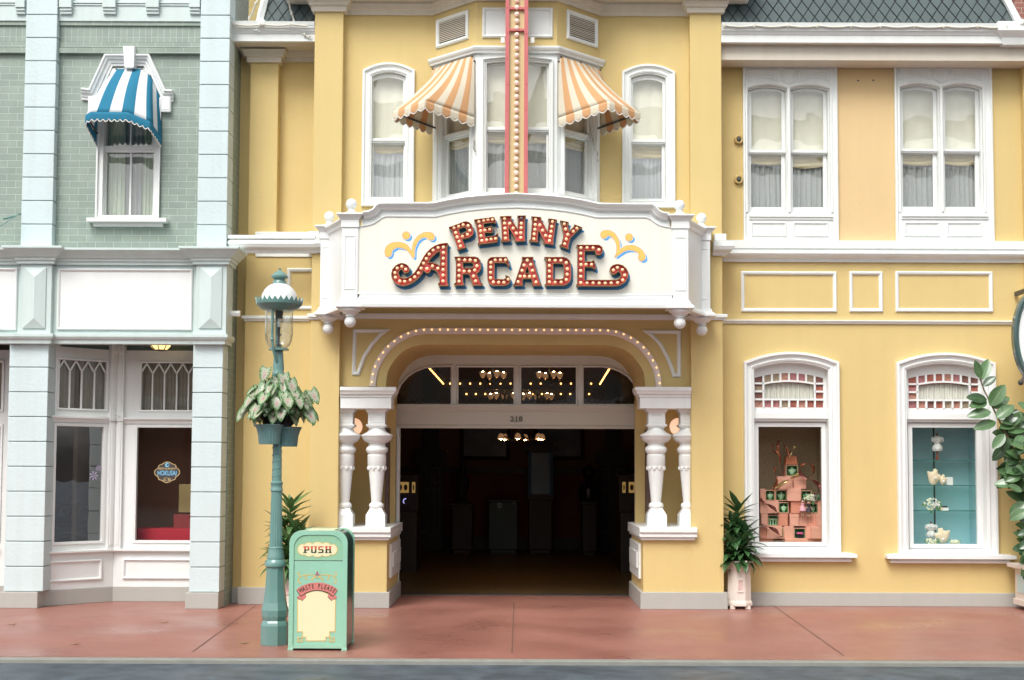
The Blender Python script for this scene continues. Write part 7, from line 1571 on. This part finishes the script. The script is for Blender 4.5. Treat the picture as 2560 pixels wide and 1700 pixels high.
p0 = ZA(485, 512, .95); mb = MB(plane(.95)); q = [ZA(478, 512, .95), ZA(628, 512, .95), ZA(612, 405, .95), ZA(492, 405, .95)]; mb.prism(ccw(q), 0, .12); o = build(mb, 'paper_cone', mat('coral_paper', (.72, .24, .11), .6, .05), None, .002); tag(o, 'coral tapered paper pot on top of the gift box pyramid', 'paper pot')
COP = mat('copper_ribbon', (.42, .13, .06), .22, .2, 12, metal=.55); GRB = mat('gold_ribbon', (.60, .42, .18), .2, .2, 12, metal=.6); MRB = mat('maroon_ribbon', (.25, .07, .06), .25, .2, 12, metal=.4)
def ribbon(pts, w_, m, label, Y=.84, Zf=ZA):
    P = [Zf(x, y, Y) for x, y in pts]; mb = MB(plane(Y)); rows = []; n = 8
    S_ = []
    for i in range(len(P)-1):
        p0, p1, p2, p3 = P[max(i-1, 0)], P[i], P[i+1], P[min(i+2, len(P)-1)]
        for k in range(n):
            t = k/n; S_.append(tuple(.5*((2*p1[j]) + (-p0[j]+p2[j])*t + (2*p0[j]-5*p1[j]+4*p2[j]-p3[j])*t*t + (-p0[j]+3*p1[j]-3*p2[j]+p3[j])*t**3) for j in (0, 1)))
    S_.append(P[-1])
    for i, p in enumerate(S_):
        a = S_[max(i-1, 0)]; b = S_[min(i+1, len(S_)-1)]; d = Vector((b[0]-a[0], b[1]-a[1])).normalized(); nn = Vector((-d.y, d.x)); tw = i/len(S_)*PI*1.7; hw = w_/2
        yc = .03*math.sin(i*.35); rows.append((mb.P(p[0]+nn.x*hw*math.cos(tw), yc+hw*math.sin(tw), p[1]+nn.y*hw*math.cos(tw)), mb.P(p[0]-nn.x*hw*math.cos(tw), yc-hw*math.sin(tw), p[1]-nn.y*hw*math.cos(tw))))
    for a, b in zip(rows, rows[1:]): mb.face([a[0], a[1], b[1], b[0]])
    o = build(mb, 'ribbon', m, None, smooth='all', fixn=False, thick=.001); tag(o, label, 'ribbon', 'curling ribbons on the gift box pyramid')
ribbon([(640, 640), (540, 690), (430, 750), (360, 820), (330, 850)], .05, GRB, 'gold ribbon falling left across the upper pink boxes')
ribbon([(640, 600), (740, 680), (830, 720), (910, 780), (915, 850), (840, 890)], .05, MRB, 'maroon ribbon sweeping down the right side of the window')
ribbon([(535, 410), (560, 330), (600, 280), (625, 240)], .04, GRB, 'short gold ribbon end standing up above the paper pot')
ribbon([(525, 420), (500, 330), (440, 250), (390, 215), (370, 300), (410, 430), (400, 560), (440, 640)], .035, COP, 'dark copper ribbon curling from the paper pot to the left')
ribbon([(310, 250), (320, 330), (400, 400), (415, 470)], .035, COP, 'copper ribbon curl against the speckled wall at upper left')
ribbon([(350, 550), (345, 640), (360, 740), (325, 820), (320, 890)], .035, COP, 'copper ribbon hanging down the left slope of boxes')
ribbon([(670, 530), (740, 495), (820, 540), (830, 610), (790, 660)], .035, COP, 'copper ribbon loop right of the topmost open box')
ribbon([(155, 950), (240, 1010), (330, 1070), (390, 1130)], .045, MRB, 'maroon ribbon crossing the boxes at the left edge')
ribbon([(155, 1280), (260, 1300), (350, 1350), (430, 1430)], .05, MRB, 'maroon ribbon lying over the lower left boxes')
# ---- blue case with glass shelves
ZB = lambda x, y, Y: plane(Y).px(2260+x/4.9, 1050+y/4.9)
la, lb, lc, le = lowdef[1]['glass']
SHG = mat('shelf_glass_edge', (.03, .16, .13), .15, .05, coat=.5, trans=.0); 
for y, lab in ((498, 'top glass shelf in the blue display case'), (806, 'middle glass shelf in the blue display case'), (1118, 'lowest glass shelf in the blue display case')):
    z = ZB(500, y, .62)[1]; mb = MB(PR); mb.box(la-.08, lb+.08, .20, .62, z-.0, z+.008); o = build(mb, 'glass_shelf', glass('shelf_clear', (.75, .93, .88), .8, .03), None)
    T_ = thing('glass_shelf', lab, 'shelf', (0, .62, z), 'glass shelves in the blue case'); o.parent = T_; o.location = W[o.name] - W[T_.name]; o.name = 'shelf_plate'
    mb = MB(PR); mb.box(la-.08, lb+.08, .198, .2, z-.0, z+.009); build(mb, 'shelf_edge', SHG, T_)
a, b = ZB(350, 100, .85), ZB(395, 1350, .85); mb = MB(plane(.85)); xx = (a[0]+b[0])/2; mb.box(xx-.008, xx+.008, 0, .02, lc-.03, le+.1); o = build(mb, 'shelf_rail', mat('dark_rail', (.08, .07, .05), .4, metal=.5)); tag(o, 'thin dark vertical rail up the middle of the blue display case', 'rail')
TANB = mat('linen_bust', (.78, .65, .45), .75, .06, 40, bump=.2, bs=200)
bustobj(370, 700, 200, 170, .70, TANB, 'linen_bust', 'tan linen necklace bust on the middle shelf, left of the small one', None, ZB, -.25)
bustobj(480, 735, 130, 90, .66, TANB, 'linen_bust', 'small tan linen bust beside a white card on the middle shelf', None, ZB, -.1)
bustobj(470, 1420, 190, 200, .70, TANB, 'linen_bust', 'tan linen necklace bust at the bottom of the blue case', None, ZB, .25)
WCD = mat('white_card', (.78, .78, .74), .6); 
def bxo(name, lab, cat, m, x0, y0, x1, y1, Y, d): a, b = ZB(x0, y1, Y), ZB(x1, y0, Y); mb = MB(plane(Y)); mb.box(a[0], b[0], 0, d, a[1], b[1]); o = build(mb, name, m, None, .002); tag(o, lab, cat); return o
bxo('price_card', 'plain white card right of the small linen bust', 'card', WCD, 520, 700, 600, 800, .72, .01); bxo('white_box', 'small white box right of the flowers on the lowest shelf', 'box', WCD, 478, 1075, 548, 1112, .68, .06); bxo('tan_box', 'small tan box between the flowers and the white box', 'box', TANB, 415, 1068, 476, 1112, .67, .06); bxo('purse_bar', 'slim black clasp lying on the small boxes of the lowest shelf', 'clasp', IRON, 470, 1052, 532, 1072, .68, .04)
for x, y, Y, lab in ((387, 710, .665, 'white round pendant on the tan bust of the middle shelf'), (485, 755, .625, 'white oval pendant on the small linen bust'), (482, 1460, .665, 'pearl pendant on the bust at the bottom of the case')):
    p = ZB(x, y, Y); mb = MB(plane(Y)); mb.ball((p[0], 0, p[1]), .017, 12, 8, sc=(.8, .6, 1)); o = build(mb, 'pendant', mat('pearl', (.85, .85, .83), .2, coat=.6), None, smooth='all'); tag(o, lab, 'pendant')
posy(340, 1030, 95, 70, .66, 'bunch of green cream flowers on the lowest glass shelf', ZB, 4.9, 5); posy(340, 1490, 75, 40, .64, 'small cream flowers at the bottom left of the blue case', ZB, 4.9, 6, False); posy(620, 1500, 60, 35, .64, 'small cream flowers at the bottom right of the blue case', ZB, 4.9, 7, False)
def mannequin(x, ytop, ybot, Y, label, stand_v=None):
    fr = plane(Y); p1, p0 = ZB(x, ytop, Y), ZB(x, ybot, Y); H = p1[1]-p0[1]; xx = p1[0]; T_ = thing('mini_mannequin', label, 'mannequin', (xx, Y, p0[1])); q = lambda f: p0[1]+H*f
    WD = mat('red_wood', (.22, .07, .04), .35, coat=.4)
    mb = MB(fr); mb.lathe(xx, 0, [(.045, q(0)), (.045, q(.02)), (.016, q(.05)), (.02, q(.1)), (.013, q(.2)), (.018, q(.36))], 14); mb.lathe(xx, 0, [(.018, q(.88)), (.012, q(.93)), (.016, q(.97)), (.004, q(1))], 12); build(mb, 'stand', WD, T_, smooth=True)
    LAC = fabric('white_lace', (.80, .80, .76), .2, .1, 60); mb = MB(fr)
    mb.lathe(xx, 0, [(.05, q(.34)), (.062, q(.42)), (.058, q(.5)), (.035, q(.6)), (.05, q(.7)), (.06, q(.78)), (.052, q(.84)), (.022, q(.89)), (.018, q(.9))], 28, fn=lambda a, z: 1+.10*math.sin(a*9+z*60)); [mb.ball((xx+sg*.055, -.01, q(.76)), .026, 8, 6, sc=(1, 1, 1.4)) for sg in (-1, 1)]; build(mb, 'lace_dress', LAC, T_, smooth=True)
mannequin(405, 160, 496, .70, 'miniature mannequin in white lace standing on the top glass shelf'); mannequin(330, 1240, 1540, .74, 'miniature mannequin in white lace at the bottom of the blue case')
# ================================================================== street side behind the camera (seen in the glass)
OP = thing('opposite_building', 'long pale shop row across the street, seen only as a reflection', 'building', (0, -42, 0))
mb = MB(); mb.box(-45, 45, -44, -42, 0, 9.5); build(mb, 'wall', mat('opposite_wall', (.34, .30, .25), .8, .2, .5), OP)
mb = MB(); mb.box(-45, 45, -42.0, -41.6, 9.1, 9.9); mb.box(-45, 45, -42.0, -41.7, 4.3, 4.8); build(mb, 'cornice', WHT, OP)
for k in range(22):
    for z0, z1 in ((.9, 3.6), (5.6, 8.2)): mb = MB(); x = -42+4*k; mb.box(x-1, x+1, -42.0+.002, -41.94, z0, z1); build(mb, 'window', mat('opposite_glass', (.03, .035, .04), .1) if k == 0 and z0 < 1 else bpy.data.materials['opposite_glass'], OP)
CN = thing('canopy_frame', 'white steel arcade canopy frame over the street, seen only as a reflection', 'canopy', (0, -22, 0))
CST = mat('canopy_steel', (.45, .46, .45), .5)
mb = MB(); mb.box(-40, 40, -22.3, -22, 11.6, 12.3); mb.box(-40, 40, -22.25, -22.1, 10.5, 10.8); build(mb, 'girder', CST, CN)
for k in range(17):
    x = -40+5*k; mb = MB(); mb.tube([(x, -22.1, 10.6), (x+1.2, -21.5, 14), (x+1.5, -19, 17.5), (x+1.5, -14, 19.5)], .14, 6); build(mb, 'rib', CST, CN)
